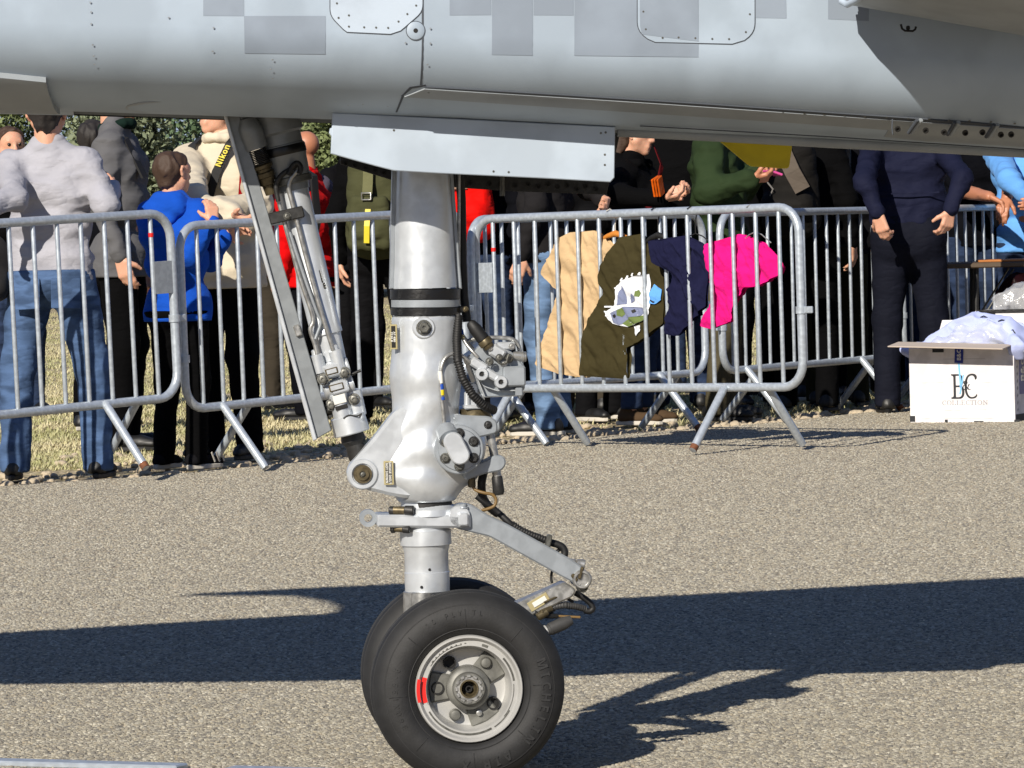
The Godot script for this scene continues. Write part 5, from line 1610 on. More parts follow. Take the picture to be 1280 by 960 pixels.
func rim_mark(mb: Mb, a0: float, a1: float, r0: float, r1: float, z: float):
	mb.flat()
	var n := maxi(1, int((a1 - a0) / 4.0))
	for i in n:
		var a := deg_to_rad(lerpf(a0, a1, float(i) / n))
		var b := deg_to_rad(lerpf(a0, a1, float(i + 1) / n))
		mb.quad(Vector3(cos(a) * r0, sin(a) * r0, z), Vector3(cos(a) * r1, sin(a) * r1, z), Vector3(cos(b) * r1, sin(b) * r1, z), Vector3(cos(b) * r0, sin(b) * r0, z))

# ---------------------------------------------------------------- crowd barriers: two metres long, eleven hundred high, fourteen bars






func arc_pts(a: Vector3, b: Vector3, c: Vector3, r: float) -> Array:
	var s := b + (a - b).normalized() * r
	var e := b + (c - b).normalized() * r
	var mid := s + e - b
	var out := []
	for i in 7:
		var t := PI / 2 * i / 6.0
		out.append(mid + (b - e) * cos(t) * 1.0 + (b - s) * sin(t))
	return out
func make_barrier(label: String) -> Node3D:
	var t := thing("crowd_barrier", label, "barrier", Vector3.ZERO, 0.0, "steel crowd barriers set end to end")
	var c := [Vector3(0.02, 0.28, 0), Vector3(0.02, 1.075, 0), Vector3(1.98, 1.075, 0), Vector3(1.98, 0.28, 0)]
	var loop := []
	for i in 4:
		loop.append_array(arc_pts(c[(i + 3) % 4], c[i], c[(i + 1) % 4], 0.11))
	loop.append(loop[0])
	loop.append(loop[1])
	var mb := Mb.new()
	mb.tube(loop, 0.0195, 12, false)
	part(t, "tube_frame", mb, M.galvanised)
	for i in 14:
		var x := 2.0 * (i + 1) / 15.0
		mb = Mb.new()
		mb.tube([Vector3(x, 0.285, 0), Vector3(x, 0.30, 0), Vector3(x, 1.055, 0), Vector3(x, 1.07, 0)], [0.006, 0.0098, 0.0098, 0.006], 8, false)
		part(t, "bar", mb, M.galvanised)
	for x in [0.35, 1.65]:
		for s in [1, -1]:
			mb = Mb.new()
			var a := Vector3(x - 0.11 * s, 0.29, 0.012 * s)
			var b := Vector3(x - 0.11 * s, 0.012, 0.25 * s)
			mb.tube([a, a.lerp(b, 0.05), b.lerp(a, 0.04), b], [0.014, 0.0185, 0.0185, 0.0165], 10)
			var leg := part(t, "leg", mb, M.galvanised)
			if s == 1 and x > 1:
				mb = Mb.new()
				mb.tube([b.lerp(a, 0.07), b.lerp(a, 0.001)], 0.0189, 10)
				part(leg, "rusty_tip", mb, M.rust)
	for q in [[0.0, 0.5], [2.0, 0.62]]:
		mb = Mb.new()
		mb.tube([Vector3(q[0] * 0.98 + 0.02, q[1] - 0.016, 0), Vector3(q[0] * 0.98 + 0.02, q[1] + 0.016, 0)], 0.025, 12)
		mb.box(Vector3(q[0] * 0.98 + 0.02 + (0.035 if q[0] > 1 else -0.03), q[1], 0.0), Vector3(0.06, 0.030, 0.012), Basis.IDENTITY, 0.003)
		part(t, "coupling", mb, M.galvanised)
	return t
func name_plate_on(b: Node3D, x: float, y: float, m: Material):
	var mb := Mb.new()
	mb.box(Vector3(x, y, 0.013), Vector3(0.115, 0.14, 0.003), Basis.IDENTITY, 0.001)
	part(b, "steel_plate", mb, m)
func band_on(b: Node3D, x: float, y: float):
	var mb := Mb.new()
	mb.cyl(Vector3(x, y - 0.009, 0), Vector3(x, y + 0.009, 0), 0.0115, 12, 0.0005)
	part(b, "red_tape", mb, M.red_paint)
func place(o: Node3D, ox: float, oz: float, dx: float, dz: float, lean := 0.0):
	var d := Vector3(dx, 0, dz).normalized()
	o.transform = Transform3D(Basis(d, Vector3.UP, d.cross(Vector3.UP)) * Basis(Vector3(0, 0, 1), lean), Vector3(ox, 0, oz))

func build_barriers():
	var b := make_barrier("steel crowd barrier at the far left in front of the man in the grey sweater")
	var b2 := copy(b, "steel crowd barrier between the blue hooded child and the strut")
	var b3 := copy(b, "steel crowd barrier hung with four T-shirts, standing forward of the others")
	var b4 := copy(b, "steel crowd barrier behind the hung T-shirts")
	var b5 := copy(b, "steel crowd barrier left of the man in the navy uniform, behind the pink T-shirt's barrier")
	var b6 := copy(b, "steel crowd barrier at the far right behind the folding table")
	place(b, -2.785, -18.59, 0.68, -0.73, 0.03)
	place(b2, -1.424, -20.1, 0.6157, -0.788, 0.02)
	place(b3, -0.162, -21.8, 0.732, 0.682, 0.008)
	place(b4, -0.1875, -21.75, 0.588, -0.809)
	place(b5, 1.057, -23.4, 0.515, -0.857)
	place(b6, 2.12, -25.15, 0.469, -0.883)
	name_plate_on(b, 1.92, 0.80, M.gear_grey)
	name_plate_on(b3, 0.075, 0.80, M.galvanised)
	band_on(b, 1.867, 0.985)
	band_on(b3, 0.133, 0.93)
	band_on(b4, 1.2, 0.93)

# ---------------------------------------------------------------- people
var folds: FastNoiseLite

func hand_caps(w: Vector3, dir: Vector3, normal: Vector3, thumb: float, curl: float, q := 1.0) -> Array:   # normal points out of the palm
	dir = dir.normalized()
	normal = (normal - dir * normal.dot(dir)).normalized()
	var side := dir.cross(normal) * thumb
	var c := []
	for k in 4:
		var o := side * (0.027 - 0.018 * k) * q
		c.append([w + dir * 0.012 * q + o * 0.6, w + dir * 0.082 * q + o, 0.0155 * q, 0.0125 * q])
		var p: Vector3 = w + dir * (0.088 - 0.006 * absf(k - 1.3)) * q + o
		var l: float = [0.040, 0.045, 0.042, 0.033][k] * q
		var a := curl * (0.8 + 0.12 * k)
		for s in 3:
			var d := dir * cos(a) + normal * sin(a)
			var e: Vector3 = p + d * l * [1.0, 0.66, 0.52][s]
			c.append([p, e, (0.0098 - 0.0009 * s) * q, (0.0090 - 0.0010 * s) * q])
			p = e
			a += curl * (0.95 - 0.15 * s)
	var t: Vector3 = w + dir * 0.028 * q + side * 0.026 * q
	var d1 := (dir * 0.62 + side * 0.62 + normal * 0.45).normalized()
	var t1: Vector3 = t + d1 * 0.042 * q
	var t2: Vector3 = t1 + (d1 + dir * 0.5 + normal * 0.3 * (1.0 + curl)).normalized() * 0.032 * q
	c.append([w + dir * 0.015 * q, t, 0.017 * q, 0.015 * q])
	c.append([t, t1, 0.0135 * q, 0.0115 * q])
	c.append([t1, t2, 0.0112 * q, 0.0092 * q])
	return c

func person(label: String, at: Vector3, yaw: float, height: float, o: Dictionary) -> Node3D:
	var t := thing("person", label, "person", at, yaw, o.get("group", ""))
	var q := height / 1.75
	var b: float = o.get("bulk", 1.0)
	var inv := t.transform.affine_inverse()
	var lean: Vector3 = o.get("lean", Vector3.ZERO)
	var P := func(x, y, z): return Vector3(x, y, z) * q + lean * clampf((y - 0.9) / 0.6, 0, 1.3)
	var arm := {}
	for k in ["le", "lw", "re", "rw"]:
		var s := 1.0 if k[0] == "l" else -1.0
		if o.has(k):
			arm[k] = inv * (o[k] as Vector3)
		elif k[1] == "e":
			arm[k] = P.call(0.25 * s, 1.14, -0.03)
		else:
			arm[k] = P.call(0.255 * s, 0.89, 0.05)
	var sp: float = o.get("stance", 0.10)
	var hemy: float = o.get("hem", 0.86)
	var knee: float = o.get("stride", 0.0)
	var leg := []
	for s in [1.0, -1.0]:
		leg.append([P.call(0.088 * s, 0.90, 0.0), P.call(sp * s * 1.05, 0.49, 0.025 + knee * s * 0.5), Vector3(sp * s * 1.15, 0.075, -0.02 + knee * s * 0.75) * q])
	var shl: Vector3 = P.call(0.175, 1.415, -0.005)
	var shr: Vector3 = P.call(-0.175, 1.415, -0.005)
	var fine: float = o.get("cell", 0.0115)
	# the body: one continuous surface, finer at head and hands
	var body := Net.new()
	var caps := [[P.call(-0.06, 0.95, 0), P.call(0.06, 0.95, 0), 0.085 * q, 0.085 * q], [P.call(-0.05, 1.12, 0), P.call(0.05, 1.12, 0), 0.085 * q, 0.085 * q], [P.call(-0.08, 1.3, 0), P.call(0.08, 1.3, 0), 0.09 * q, 0.09 * q], [P.call(0, 1.0, 0), P.call(0, 1.35, 0), 0.08 * q, 0.08 * q],
		[shl, shr, 0.045 * q, 0.045 * q], [shl, arm.le, 0.04 * q, 0.034 * q], [arm.le, arm.lw, 0.034 * q, 0.026 * q], [shr, arm.re, 0.04 * q, 0.034 * q], [arm.re, arm.rw, 0.034 * q, 0.026 * q], [P.call(0, 1.38, -0.01), P.call(0, 1.55, -0.005), 0.052 * q, 0.052 * q]]
	for l in leg:
		caps.append([l[0], l[1], 0.07 * q, 0.045 * q])
		caps.append([l[1], l[2], 0.045 * q, 0.035 * q])
	if o.get("bare_forearm", false):
		caps[6][2] = 0.046 * q
		caps[8][2] = 0.046 * q
		caps[6][3] = 0.031 * q
		caps[8][3] = 0.031 * q
	body.add(caps, 0.021, 0.03)
	var hb := Basis(Vector3.UP, o.get("turn", 0.0)) * Basis(Vector3.RIGHT, o.get("nod", 0.0))
	var nk: Vector3 = P.call(0, 1.50, -0.01)
	var Hd := func(x, y, z): return nk + hb * (Vector3(x, y - 1.50, z + 0.01) * q)
	var head := [[Hd.call(0, 1.665, -0.035), Hd.call(0, 1.665, 0.018), 0.078 * q, 0.074 * q], [Hd.call(0, 1.64, 0.02), Hd.call(0, 1.60, 0.035), 0.064 * q, 0.05 * q], [Hd.call(-0.028, 1.575, 0.02), Hd.call(0, 1.552, 0.062), 0.034 * q, 0.024 * q], [Hd.call(0.028, 1.575, 0.02), Hd.call(0, 1.552, 0.062), 0.034 * q, 0.024 * q],
		[Hd.call(-0.045, 1.605, 0.015), Hd.call(0.045, 1.605, 0.015), 0.034 * q, 0.034 * q], [Hd.call(0, 1.652, 0.088), Hd.call(0, 1.615, 0.104), 0.008 * q, 0.0125 * q], [Hd.call(-0.012, 1.612, 0.092), Hd.call(0.012, 1.612, 0.092), 0.010 * q, 0.010 * q], [Hd.call(-0.034, 1.667, 0.075), Hd.call(0.034, 1.667, 0.075), 0.014 * q, 0.014 * q],
		[Hd.call(-0.018, 1.583, 0.082), Hd.call(0.018, 1.583, 0.082), 0.0085 * q, 0.0085 * q], [Hd.call(-0.016, 1.573, 0.08), Hd.call(0.016, 1.573, 0.08), 0.009 * q, 0.009 * q], [Hd.call(0, 1.57, -0.02), Hd.call(0, 1.45, -0.02), 0.055 * q, 0.058 * q]]
	body.add(head, 0.0075, 0.014)
	for s in [1, -1]:
		var ear := []
		var rim := [Hd.call(0.079 * s, 1.612, 0.002), Hd.call(0.086 * s, 1.63, -0.016), Hd.call(0.089 * s, 1.655, -0.024), Hd.call(0.087 * s, 1.674, -0.014), Hd.call(0.080 * s, 1.668, 0.004)]
		for k in 4:
			ear.append([rim[k], rim[k + 1], 0.0075 * q, 0.0072 * q])
		ear.append([Hd.call(0.076 * s, 1.642, -0.004), Hd.call(0.082 * s, 1.648, -0.014), 0.014 * q, 0.010 * q])
		body.add(ear, 0.005, 0.006)
	for s in ["l", "r"]:
		var w: Vector3 = arm[s + "w"]
		var d: Vector3 = o.get(s + "h", (w - arm[s + "e"]).normalized())
		if o.has(s + "h"):
			d = inv.basis * d
		var n: Vector3 = o.get(s + "n", Vector3.ZERO)
		if n == Vector3.ZERO:
			n = Vector3(-1 if s == "l" else 1, 0, 0.2)
		else:
			n = inv.basis * n
		body.add(hand_caps(w, d, n, o.get(s + "t", 1.0), o.get("curl", 0.45), q), 0.0058 if o.get("hands", false) else 0.009, 0.007)
	part(t, "body", body, o.skin)
	# eyes
	for s in [1, -1]:
		var e := Mb.new()
		e.ball(Hd.call(0.032 * s, 1.648, 0.079), Vector3.ONE * 0.0125 * q, 10)
		part(t, "eye", e, M.eye)
	# trousers
	var tr := Net.new()
	var tw: float = o.get("leg_width", 1.0)
	caps = [[P.call(-0.065, 0.955, -0.005), P.call(0.065, 0.955, -0.005), 0.118 * q * b, 0.118 * q * b], [P.call(-0.06, 1.06, 0), P.call(0.06, 1.06, 0), 0.108 * q * b, 0.108 * q * b], [P.call(-0.07, 0.90, -0.03), P.call(0.07, 0.90, -0.03), 0.105 * q * b, 0.105 * q * b]]
	for l in leg:
		caps.append([l[0], l[1], 0.098 * q * tw, 0.070 * q * tw])
		caps.append([l[1], l[2] + Vector3(0, -0.03, 0) * q, 0.068 * q * tw, 0.060 * q * tw])
	tr.add(caps, fine * 1.1, 0.035, o.get("leg_folds", 0.009) * 0.55, folds, Vector3(1.0, 1.4, 1.0) * 6.0, [[Vector3(0, -1, 0), Vector3(0, o.get("cuff", 0.03), 0) * q], [Vector3(0, 1, 0), P.call(0, hemy + 0.06, 0)]])
	part(t, "trousers", tr, o.bottom)
	# shoes
	for i in 2:
		var a: Vector3 = leg[i][2]
		a.y = 0
		var sh := Net.new()
		var out := 0.03 * (1 if i == 0 else -1)
		sh.add([[a + Vector3(0, 0.042, -0.035) * q, a + Vector3(out * 0.6, 0.036, 0.12) * q, 0.040 * q, 0.032 * q], [a + Vector3(out * 0.6, 0.034, 0.12) * q, a + Vector3(out, 0.03, 0.175) * q, 0.036 * q, 0.028 * q], [a + Vector3(0, 0.05, -0.02) * q, a + Vector3(0, 0.10, -0.01) * q, 0.042 * q, 0.04 * q]], 0.011, 0.02, 0.0, null, Vector3.ONE, [[Vector3(0, -1, 0), Vector3(0, 0.018, 0)], [Vector3(0, 1, 0), Vector3(0, 0.105, 0) * q]])
		var so := part(t, "shoe", sh, o.get("shoe", M.black_leather))
		var sole := Mb.new()
		var pts := []
		for k in 14:
			var th := TAU * k / 14.0
			var zz := -cos(th)
			pts.append(Vector2(a.x + out * 0.5 * (zz + 1) * q + sin(th) * (0.040 if zz > -0.3 else 0.034) * q, -(a.z + (0.055 + zz * 0.142) * q)))
		sole.prism(pts, 0.0, 0.022, 0.004, Transform3D(Basis(Vector3(1, 0, 0), -PI / 2), Vector3.ZERO))
		part(so, "sole", sole, o.get("sole", M.black_leather))
	# jacket
	var ja := Net.new()
	var sl: float = o.get("sleeve", 1.0)
	caps = [[P.call(-0.07, hemy + 0.10, 0), P.call(0.07, hemy + 0.10, 0), 0.118 * q * b, 0.118 * q * b], [P.call(-0.065, 1.14, 0.005), P.call(0.065, 1.14, 0.005), 0.116 * q * b, 0.116 * q * b], [P.call(-0.095, 1.3, 0), P.call(0.095, 1.3, 0), 0.114 * q * b, 0.114 * q * b],
		[P.call(-0.145, 1.395, -0.01), P.call(0.145, 1.395, -0.01), 0.070 * q, 0.070 * q], [P.call(0, 1.42, -0.01), P.call(0, 1.485, -0.005), 0.085 * q, 0.068 * q], [P.call(-0.07, hemy, 0), P.call(0.07, hemy, 0), 0.116 * q * b, 0.116 * q * b]]
	for s in [-1.0, 1.0]:
		caps.append([P.call(0.125 * s, 1.415, -0.012), P.call(0.035 * s, 1.495, -0.015), 0.055 * q, 0.052 * q])
	for s in ["l", "r"]:
		var sh: Vector3 = shl if s == "l" else shr
		var e: Vector3 = arm[s + "e"]
		caps.append([sh, e, 0.066 * q * sl, 0.053 * q * sl])
		if not o.get("bare_forearm", false):
			caps.append([e, e.lerp(arm[s + "w"], 0.97), 0.053 * q * sl, 0.039 * q * sl])
	ja.add(caps, fine, 0.035, o.get("folds", 0.010) * 0.75, folds, Vector3(0.9, 1.8, 0.9) * 7.5, [[Vector3(0, -1, 0), P.call(0, hemy, 0)]])
	part(t, o.get("top_name", "jacket"), ja, o.top)
	if o.get("collar", false):
		var co := Net.new()
		var ring := []
		for k in 10:
			var a0 := TAU * k / 10.0
			var a1 := TAU * (k + 1) / 10.0
			ring.append([P.call(cos(a0) * 0.068, 1.50 + 0.01 * sin(a0), sin(a0) * 0.066), P.call(cos(a1) * 0.068, 1.50 + 0.01 * sin(a1), sin(a1) * 0.066), 0.022 * q, 0.022 * q])
		co.add(ring, 0.011, 0.02, 0.004, folds, Vector3.ONE * 9.0)
		part(t, "collar", co, o.get("collar_mat", o.top))
	if o.get("hood", false):
		var ho := Net.new()
		ho.add([[P.call(-0.09, 1.45, -0.08), P.call(0.09, 1.45, -0.08), 0.05 * q, 0.05 * q], [P.call(-0.06, 1.50, -0.07), P.call(0.06, 1.50, -0.07), 0.045 * q, 0.045 * q], [P.call(-0.11, 1.46, -0.02), P.call(-0.09, 1.47, 0.06), 0.035 * q, 0.025 * q], [P.call(0.11, 1.46, -0.02), P.call(0.09, 1.47, 0.06), 0.035 * q, 0.025 * q], [P.call(-0.04, 1.38, -0.11), P.call(0.04, 1.38, -0.11), 0.035 * q, 0.035 * q]], 0.012, 0.03, 0.008, folds, Vector3.ONE * 8.0)
		part(t, "hood", ho, o.top)
	if o.has("hair"):
		var ha := Net.new()
		var hc := [[Hd.call(0, 1.675, -0.04), Hd.call(0, 1.675, 0.01), 0.086 * q, 0.080 * q], [Hd.call(0, 1.64, -0.05), Hd.call(0, 1.60, -0.05), 0.07 * q, 0.055 * q]]
		if o.get("long_hair", false):
			hc.append([Hd.call(0.04, 1.62, -0.06), Hd.call(0.05, 1.46, -0.07), 0.05 * q, 0.035 * q])
			hc.append([Hd.call(-0.04, 1.62, -0.06), Hd.call(-0.05, 1.46, -0.07), 0.05 * q, 0.035 * q])
		var fwd: Vector3 = hb * Vector3(0, -0.55, 1).normalized()
		ha.add(hc, 0.0085, 0.02, 0.011, folds, Vector3(26, 8, 26), [[fwd, Hd.call(0, 1.68, 0.035)]])
		part(t, "hair", ha, o.hair)
	return t

# a rucksack on the back of someone; local metres of the wearer
func rucksack(t: Node3D, at: Vector3, size: Vector3, m: Material, called := "rucksack") -> MeshInstance3D:
	var n := Net.new()
	var h := size / 2
	var r := h.z * 0.8
	var caps := []
	for s in [-1.0, 1.0]:
		caps.append([at + Vector3((h.x - r) * s, -h.y + r, 0), at + Vector3((h.x - r) * s * 0.85, h.y - r, 0), r, r * 0.9])
	caps.append([at + Vector3(0, -h.y + r, 0), at + Vector3(0, h.y - r, 0), r * 1.1, r])
	caps.append([at + Vector3(-h.x * 0.4, -h.y * 0.35, -h.z * 0.7), at + Vector3(h.x * 0.4, -h.y * 0.35, -h.z * 0.7), r * 0.75, r * 0.75])
	n.add(caps, 0.012, 0.03, 0.008, folds, Vector3(1, 1.4, 1) * 7.0)
	return part(t, called, n, m)
func strap(t: Node, called: String, pts: Array, w: float, m: Material, thick := 0.006) -> MeshInstance3D:   # a flat band that follows points, each with an outward normal
	var mb := Mb.new()
	mb.smooth()
	var rings := []
	for i in pts.size():
		var p: Vector3 = pts[i][0]
		var n: Vector3 = (pts[i][1] as Vector3).normalized()
		var d: Vector3 = (pts[mini(i + 1, pts.size() - 1)][0] - pts[maxi(i - 1, 0)][0]).normalized()
		var s := d.cross(n).normalized() * w / 2
		rings.append([p - s, p + s, p + s + n * thick, p - s + n * thick])
	for i in rings.size() - 1:
		for k in 4:
			mb.flat()
			mb.quad(rings[i][k], rings[i + 1][k], rings[i + 1][(k + 1) % 4], rings[i][(k + 1) % 4])
	return part(t, called, mb, m)

func build_people():
	folds = FastNoiseLite.new()
	folds.noise_type = FastNoiseLite.TYPE_SIMPLEX_SMOOTH
	folds.frequency = 0.55
	folds.fractal_octaves = 2
	folds.seed = 21
	M.black_leather = mat(Color(0.07, 0.07, 0.07), 0.5)
	M.sole_white = mat(Color(0.72, 0.70, 0.66), 0.8)
	var skin := mat(Color(0.76, 0.57, 0.47), 0.55)
	skin.subsurf_scatter_enabled = true
	skin.subsurf_scatter_strength = 0.15
	var tanned := mat(Color(0.66, 0.44, 0.33), 0.5)
	var brown := tri_map(mat(Color(0.22, 0.15, 0.10), 0.7), 9.0, null, M.soft_n, 0.8)
	var dark_hair := tri_map(mat(Color(0.10, 0.08, 0.07), 0.7), 9.0, null, M.soft_n, 0.8)
	var blue_jeans := denim(Color(0.30, 0.39, 0.53), 41)
	var pale_jeans := denim(Color(0.40, 0.50, 0.63), 42)
	var dark_jeans := denim(Color(0.17, 0.22, 0.32), 43)
	var black := fabric(Color(0.035, 0.035, 0.04))
	var ink := fabric(Color(0.045, 0.048, 0.066))
	var navy := fabric(Color(0.10, 0.11, 0.185), 0.7)
	var coal := fabric(Color(0.06, 0.06, 0.068), 0.8)
	var strap_black := mat(Color(0.06, 0.06, 0.065), 0.8)
	# the man in the grey sweater, his back turned
	var p := person("person in light grey sweater and faded blue jeans, back turned, at the far left barrier", Vector3(-1.974, 0, -20.03), 3.05, 1.68, {"skin": skin, "top": fabric(Color(0.62, 0.62, 0.65), 0.95, 40.0, 0.3), "top_name": "sweater", "bottom": blue_jeans, "hair": dark_hair, "hem": 0.88, "bulk": 1.06, "sleeve": 1.05, "stance": 0.165, "leg_width": 1.12, "folds": 0.014, "leg_folds": 0.014,
		"le": Vector3(-2.095, 1.211, -19.75), "lw": Vector3(-2.215, 1.166, -19.6), "re": Vector3(-1.721, 1.178, -19.9), "rw": Vector3(-1.725, 1.25, -20.3)})
	var bag := Net.new()
	bag.add([[Vector3(0.27, 0.98, -0.05), Vector3(0.25, 0.86, 0.02), 0.09, 0.09], [Vector3(0.24, 0.84, -0.09), Vector3(0.27, 0.86, 0.06), 0.07, 0.07]], 0.014, 0.03, 0.008, folds, Vector3.ONE * 7)
	part(p, "shoulder_bag", bag, strap_black)
	var pk := Mb.new()
	for s in [-1, 1]:
		pk = Mb.new()
		pk.box(Vector3(0.085 * s, 0.80, -0.136), Vector3(0.125, 0.13, 0.006), Basis(Vector3.RIGHT, 0.12) * Basis(Vector3.UP, -0.28 * s), 0.003)
		part(p, "back_pocket", pk, blue_jeans)
	# grey jacket with a dark green collar
	p = person("person in mid grey jacket with dark green collar and a black strap, facing right", Vector3(-1.887, 0, -22.59), 1.45, 1.84, {"skin": skin, "top": fabric(Color(0.36, 0.36, 0.37)), "bottom": black, "hair": brown, "hem": 0.80, "collar": true, "collar_mat": fabric(Color(0.08, 0.14, 0.12)), "bulk": 1.12, "folds": 0.012})
	strap(p, "rucksack_strap", [[Vector3(-0.13, 1.32, 0.15), Vector3(-0.2, 0, 1)], [Vector3(-0.14, 1.50, 0.07), Vector3(-0.3, 1, 0.5)], [Vector3(-0.15, 1.52, -0.03), Vector3(-0.3, 1, 0)], [Vector3(-0.15, 1.42, -0.14), Vector3(-0.3, 0.3, -1)], [Vector3(-0.16, 1.2, -0.17), Vector3(-0.3, 0, -1)]], 0.06, strap_black, 0.012)
	# the child
	p = person("child in bright blue hooded top and black trousers leaning on the barrier", Vector3(-1.473, 0, -20.58), 2.55, 1.40, {"skin": skin, "top": fabric(Color(0.09, 0.29, 0.68), 0.9, 36.0), "top_name": "hooded_top", "bottom": black, "hair": brown, "hem": 0.82, "hood": true, "bulk": 1.12, "sleeve": 1.15, "folds": 0.012, "shoe": fabric(Color(0.09, 0.09, 0.10)), "sole": M.sole_white, "hands": true, "curl": 0.6, "turn": -0.2,
		"re": Vector3(-1.403, 0.9508, -20.42), "rw": Vector3(-1.287, 1.085, -20.32), "le": Vector3(-1.337, 0.9222, -20.75), "lw": Vector3(-1.257, 1.021, -20.55), "rh": Vector3(-0.1, 0.9, -0.1), "rn": Vector3(-0.4, -0.2, -1), "lh": Vector3(0.6, 0.3, -0.2)})
	for k in 3:
		var sb := Mb.new()
		sb.box(Vector3(-0.152 - 0.006 * k, 0.052, 0.03 + 0.026 * k), Vector3(0.004, 0.05, 0.009), Basis(Vector3.RIGHT, -0.5), 0.001)
		part(p, "shoe_stripe", sb, M.sole_white)
	# cream jacket with a camera strap
	p = person("person in cream jacket with folded arms and a camera strap, black trousers", Vector3(-1.314, 0, -21.42), -0.45, 1.72, {"skin": skin, "top": fabric(Color(0.76, 0.72, 0.64), 0.9, 26.0), "bottom": black, "hair": brown, "hem": 0.80, "collar": true, "bulk": 1.18, "sleeve": 1.18, "folds": 0.016, "turn": -0.6, "stance": 0.09, "leg_width": 1.05,
		"re": Vector3(-1.401, 1.185, -20.75), "rw": Vector3(-1.215, 1.122, -20.6), "le": Vector3(-1.121, 1.164, -20.85), "lw": Vector3(-1.287, 1.146, -20.62)})
	var cs := strap(p, "camera_strap", [[Vector3(0.02, 1.16, 0.185), Vector3(0, 0, 1)], [Vector3(0.06, 1.32, 0.155), Vector3(0.2, 0.1, 1)], [Vector3(0.10, 1.45, 0.09), Vector3(0.2, 0.8, 0.8)], [Vector3(0.09, 1.50, -0.02), Vector3(0.2, 1, 0)], [Vector3(0, 1.50, -0.10), Vector3(0, 0.6, -1)]], 0.042, strap_black, 0.004)
	strap(p, "camera_strap", [[Vector3(-0.02, 1.16, 0.185), Vector3(0, 0, 1)], [Vector3(-0.06, 1.32, 0.155), Vector3(-0.2, 0.1, 1)], [Vector3(-0.10, 1.45, 0.09), Vector3(-0.2, 0.8, 0.8)], [Vector3(-0.09, 1.50, -0.02), Vector3(-0.2, 1, 0)], [Vector3(0, 1.50, -0.10), Vector3(0, 0.6, -1)]], 0.042, strap_black, 0.004)
	var lt := part(cs, "strap_lettering", lettering("Nikon", 0.04, 0.001, true), M.yellow_paint)
	var ln := Vector3(0.2, 0.45, 0.9).normalized()
	var ld := (Vector3(0.10, 1.45, 0.09) - Vector3(0.06, 1.32, 0.155)).normalized()
	lt.transform = Transform3D(Basis(ld, ln.cross(ld).normalized(), ln), Vector3(0.083, 1.392, 0.128) + ln * 0.006)
	strap(p, "red_strap", [[Vector3(0.17, 1.15, 0.14), Vector3(0.3, 0, 1)], [Vector3(0.18, 1.32, 0.125), Vector3(0.3, 0.1, 1)], [Vector3(0.17, 1.46, 0.05), Vector3(0.3, 0.9, 0.6)], [Vector3(0.16, 1.49, -0.04), Vector3(0.3, 1, 0)]], 0.022, fabric(Color(0.50, 0.05, 0.07)), 0.004)
	# bald man in red
	p = person("bald person in red jacket with grey shoulders, seen past the drag brace", Vector3(-1.12, -0.071, -25.7) * Vector3(1, 0, 1), -2.0, 1.60, {"skin": tanned, "top": fabric(Color(0.78, 0.035, 0.05), 0.8, 30.0), "bottom": ink, "hem": 0.80, "collar": true, "bulk": 1.2, "sleeve": 1.2, "folds": 0.011, "nod": 0.08})
	strap(p, "rucksack_strap", [[Vector3(0.13, 1.15, 0.14), Vector3(0.3, 0, 1)], [Vector3(0.15, 1.36, 0.11), Vector3(0.3, 0.1, 1)], [Vector3(0.15, 1.42, 0.0), Vector3(0.4, 1, 0)], [Vector3(0.15, 1.34, -0.13), Vector3(0.3, 0.4, -1)], [Vector3(0.16, 1.1, -0.15), Vector3(0.4, 0, -1)], [Vector3(0.18, 0.95, -0.12), Vector3(0.4, 0, -1)]], 0.05, strap_black, 0.014)
	var yk := Net.new()
	yk.add([[Vector3(0.12, 1.285, -0.02), Vector3(0.19, 1.265, -0.01), 0.078, 0.076], [Vector3(-0.12, 1.285, -0.02), Vector3(-0.19, 1.265, -0.01), 0.078, 0.076]], 0.012, 0.02, 0.006, folds, Vector3.ONE * 7)
	part(p, "shoulder_yoke", yk, fabric(Color(0.33, 0.31, 0.36)))
	# olive rucksack
	var olive := fabric(Color(0.27, 0.275, 0.19), 0.9, 24.0)
	p = person("person in black carrying an olive green rucksack, left of the strut", Vector3(-0.6782, 0, -25), 2.9, 1.72, {"skin": skin, "top": black, "bottom": coal, "hair": dark_hair, "hem": 0.86, "bulk": 1.05, "stance": 0.12, "shoe": coal})
	var rk := rucksack(p, Vector3(-0.03, 1.17, -0.23), Vector3(0.33, 0.56, 0.24), olive)
	rucksack(p, Vector3(-0.03, 1.08, -0.35), Vector3(0.25, 0.30, 0.11), olive, "rucksack_pocket")
	strap(rk, "webbing", [[Vector3(-0.03, 1.38, -0.345), Vector3(0, 0.3, -1)], [Vector3(-0.03, 1.29, -0.362), Vector3(0, 0, -1)], [Vector3(-0.03, 1.22, -0.385), Vector3(0, 0, -1)]], 0.055, fabric(Color(0.38, 0.38, 0.27)), 0.006)
	strap(rk, "yellow_tag", [[Vector3(-0.04, 1.15, -0.41), Vector3(0, 0, -1)], [Vector3(-0.035, 1.06, -0.425), Vector3(0, 0, -1)], [Vector3(-0.03, 0.97, -0.42), Vector3(0, 0, -1)]], 0.03, M.yellow_paint, 0.004)
	var bk := Mb.new()
	bk.tube([Vector3(-0.055, 1.20, -0.405), Vector3(-0.005, 1.20, -0.405), Vector3(-0.005, 1.235, -0.405), Vector3(-0.055, 1.235, -0.405), Vector3(-0.055, 1.20, -0.405)], 0.005, 6)
	part(rk, "buckle", bk, M.alloy)
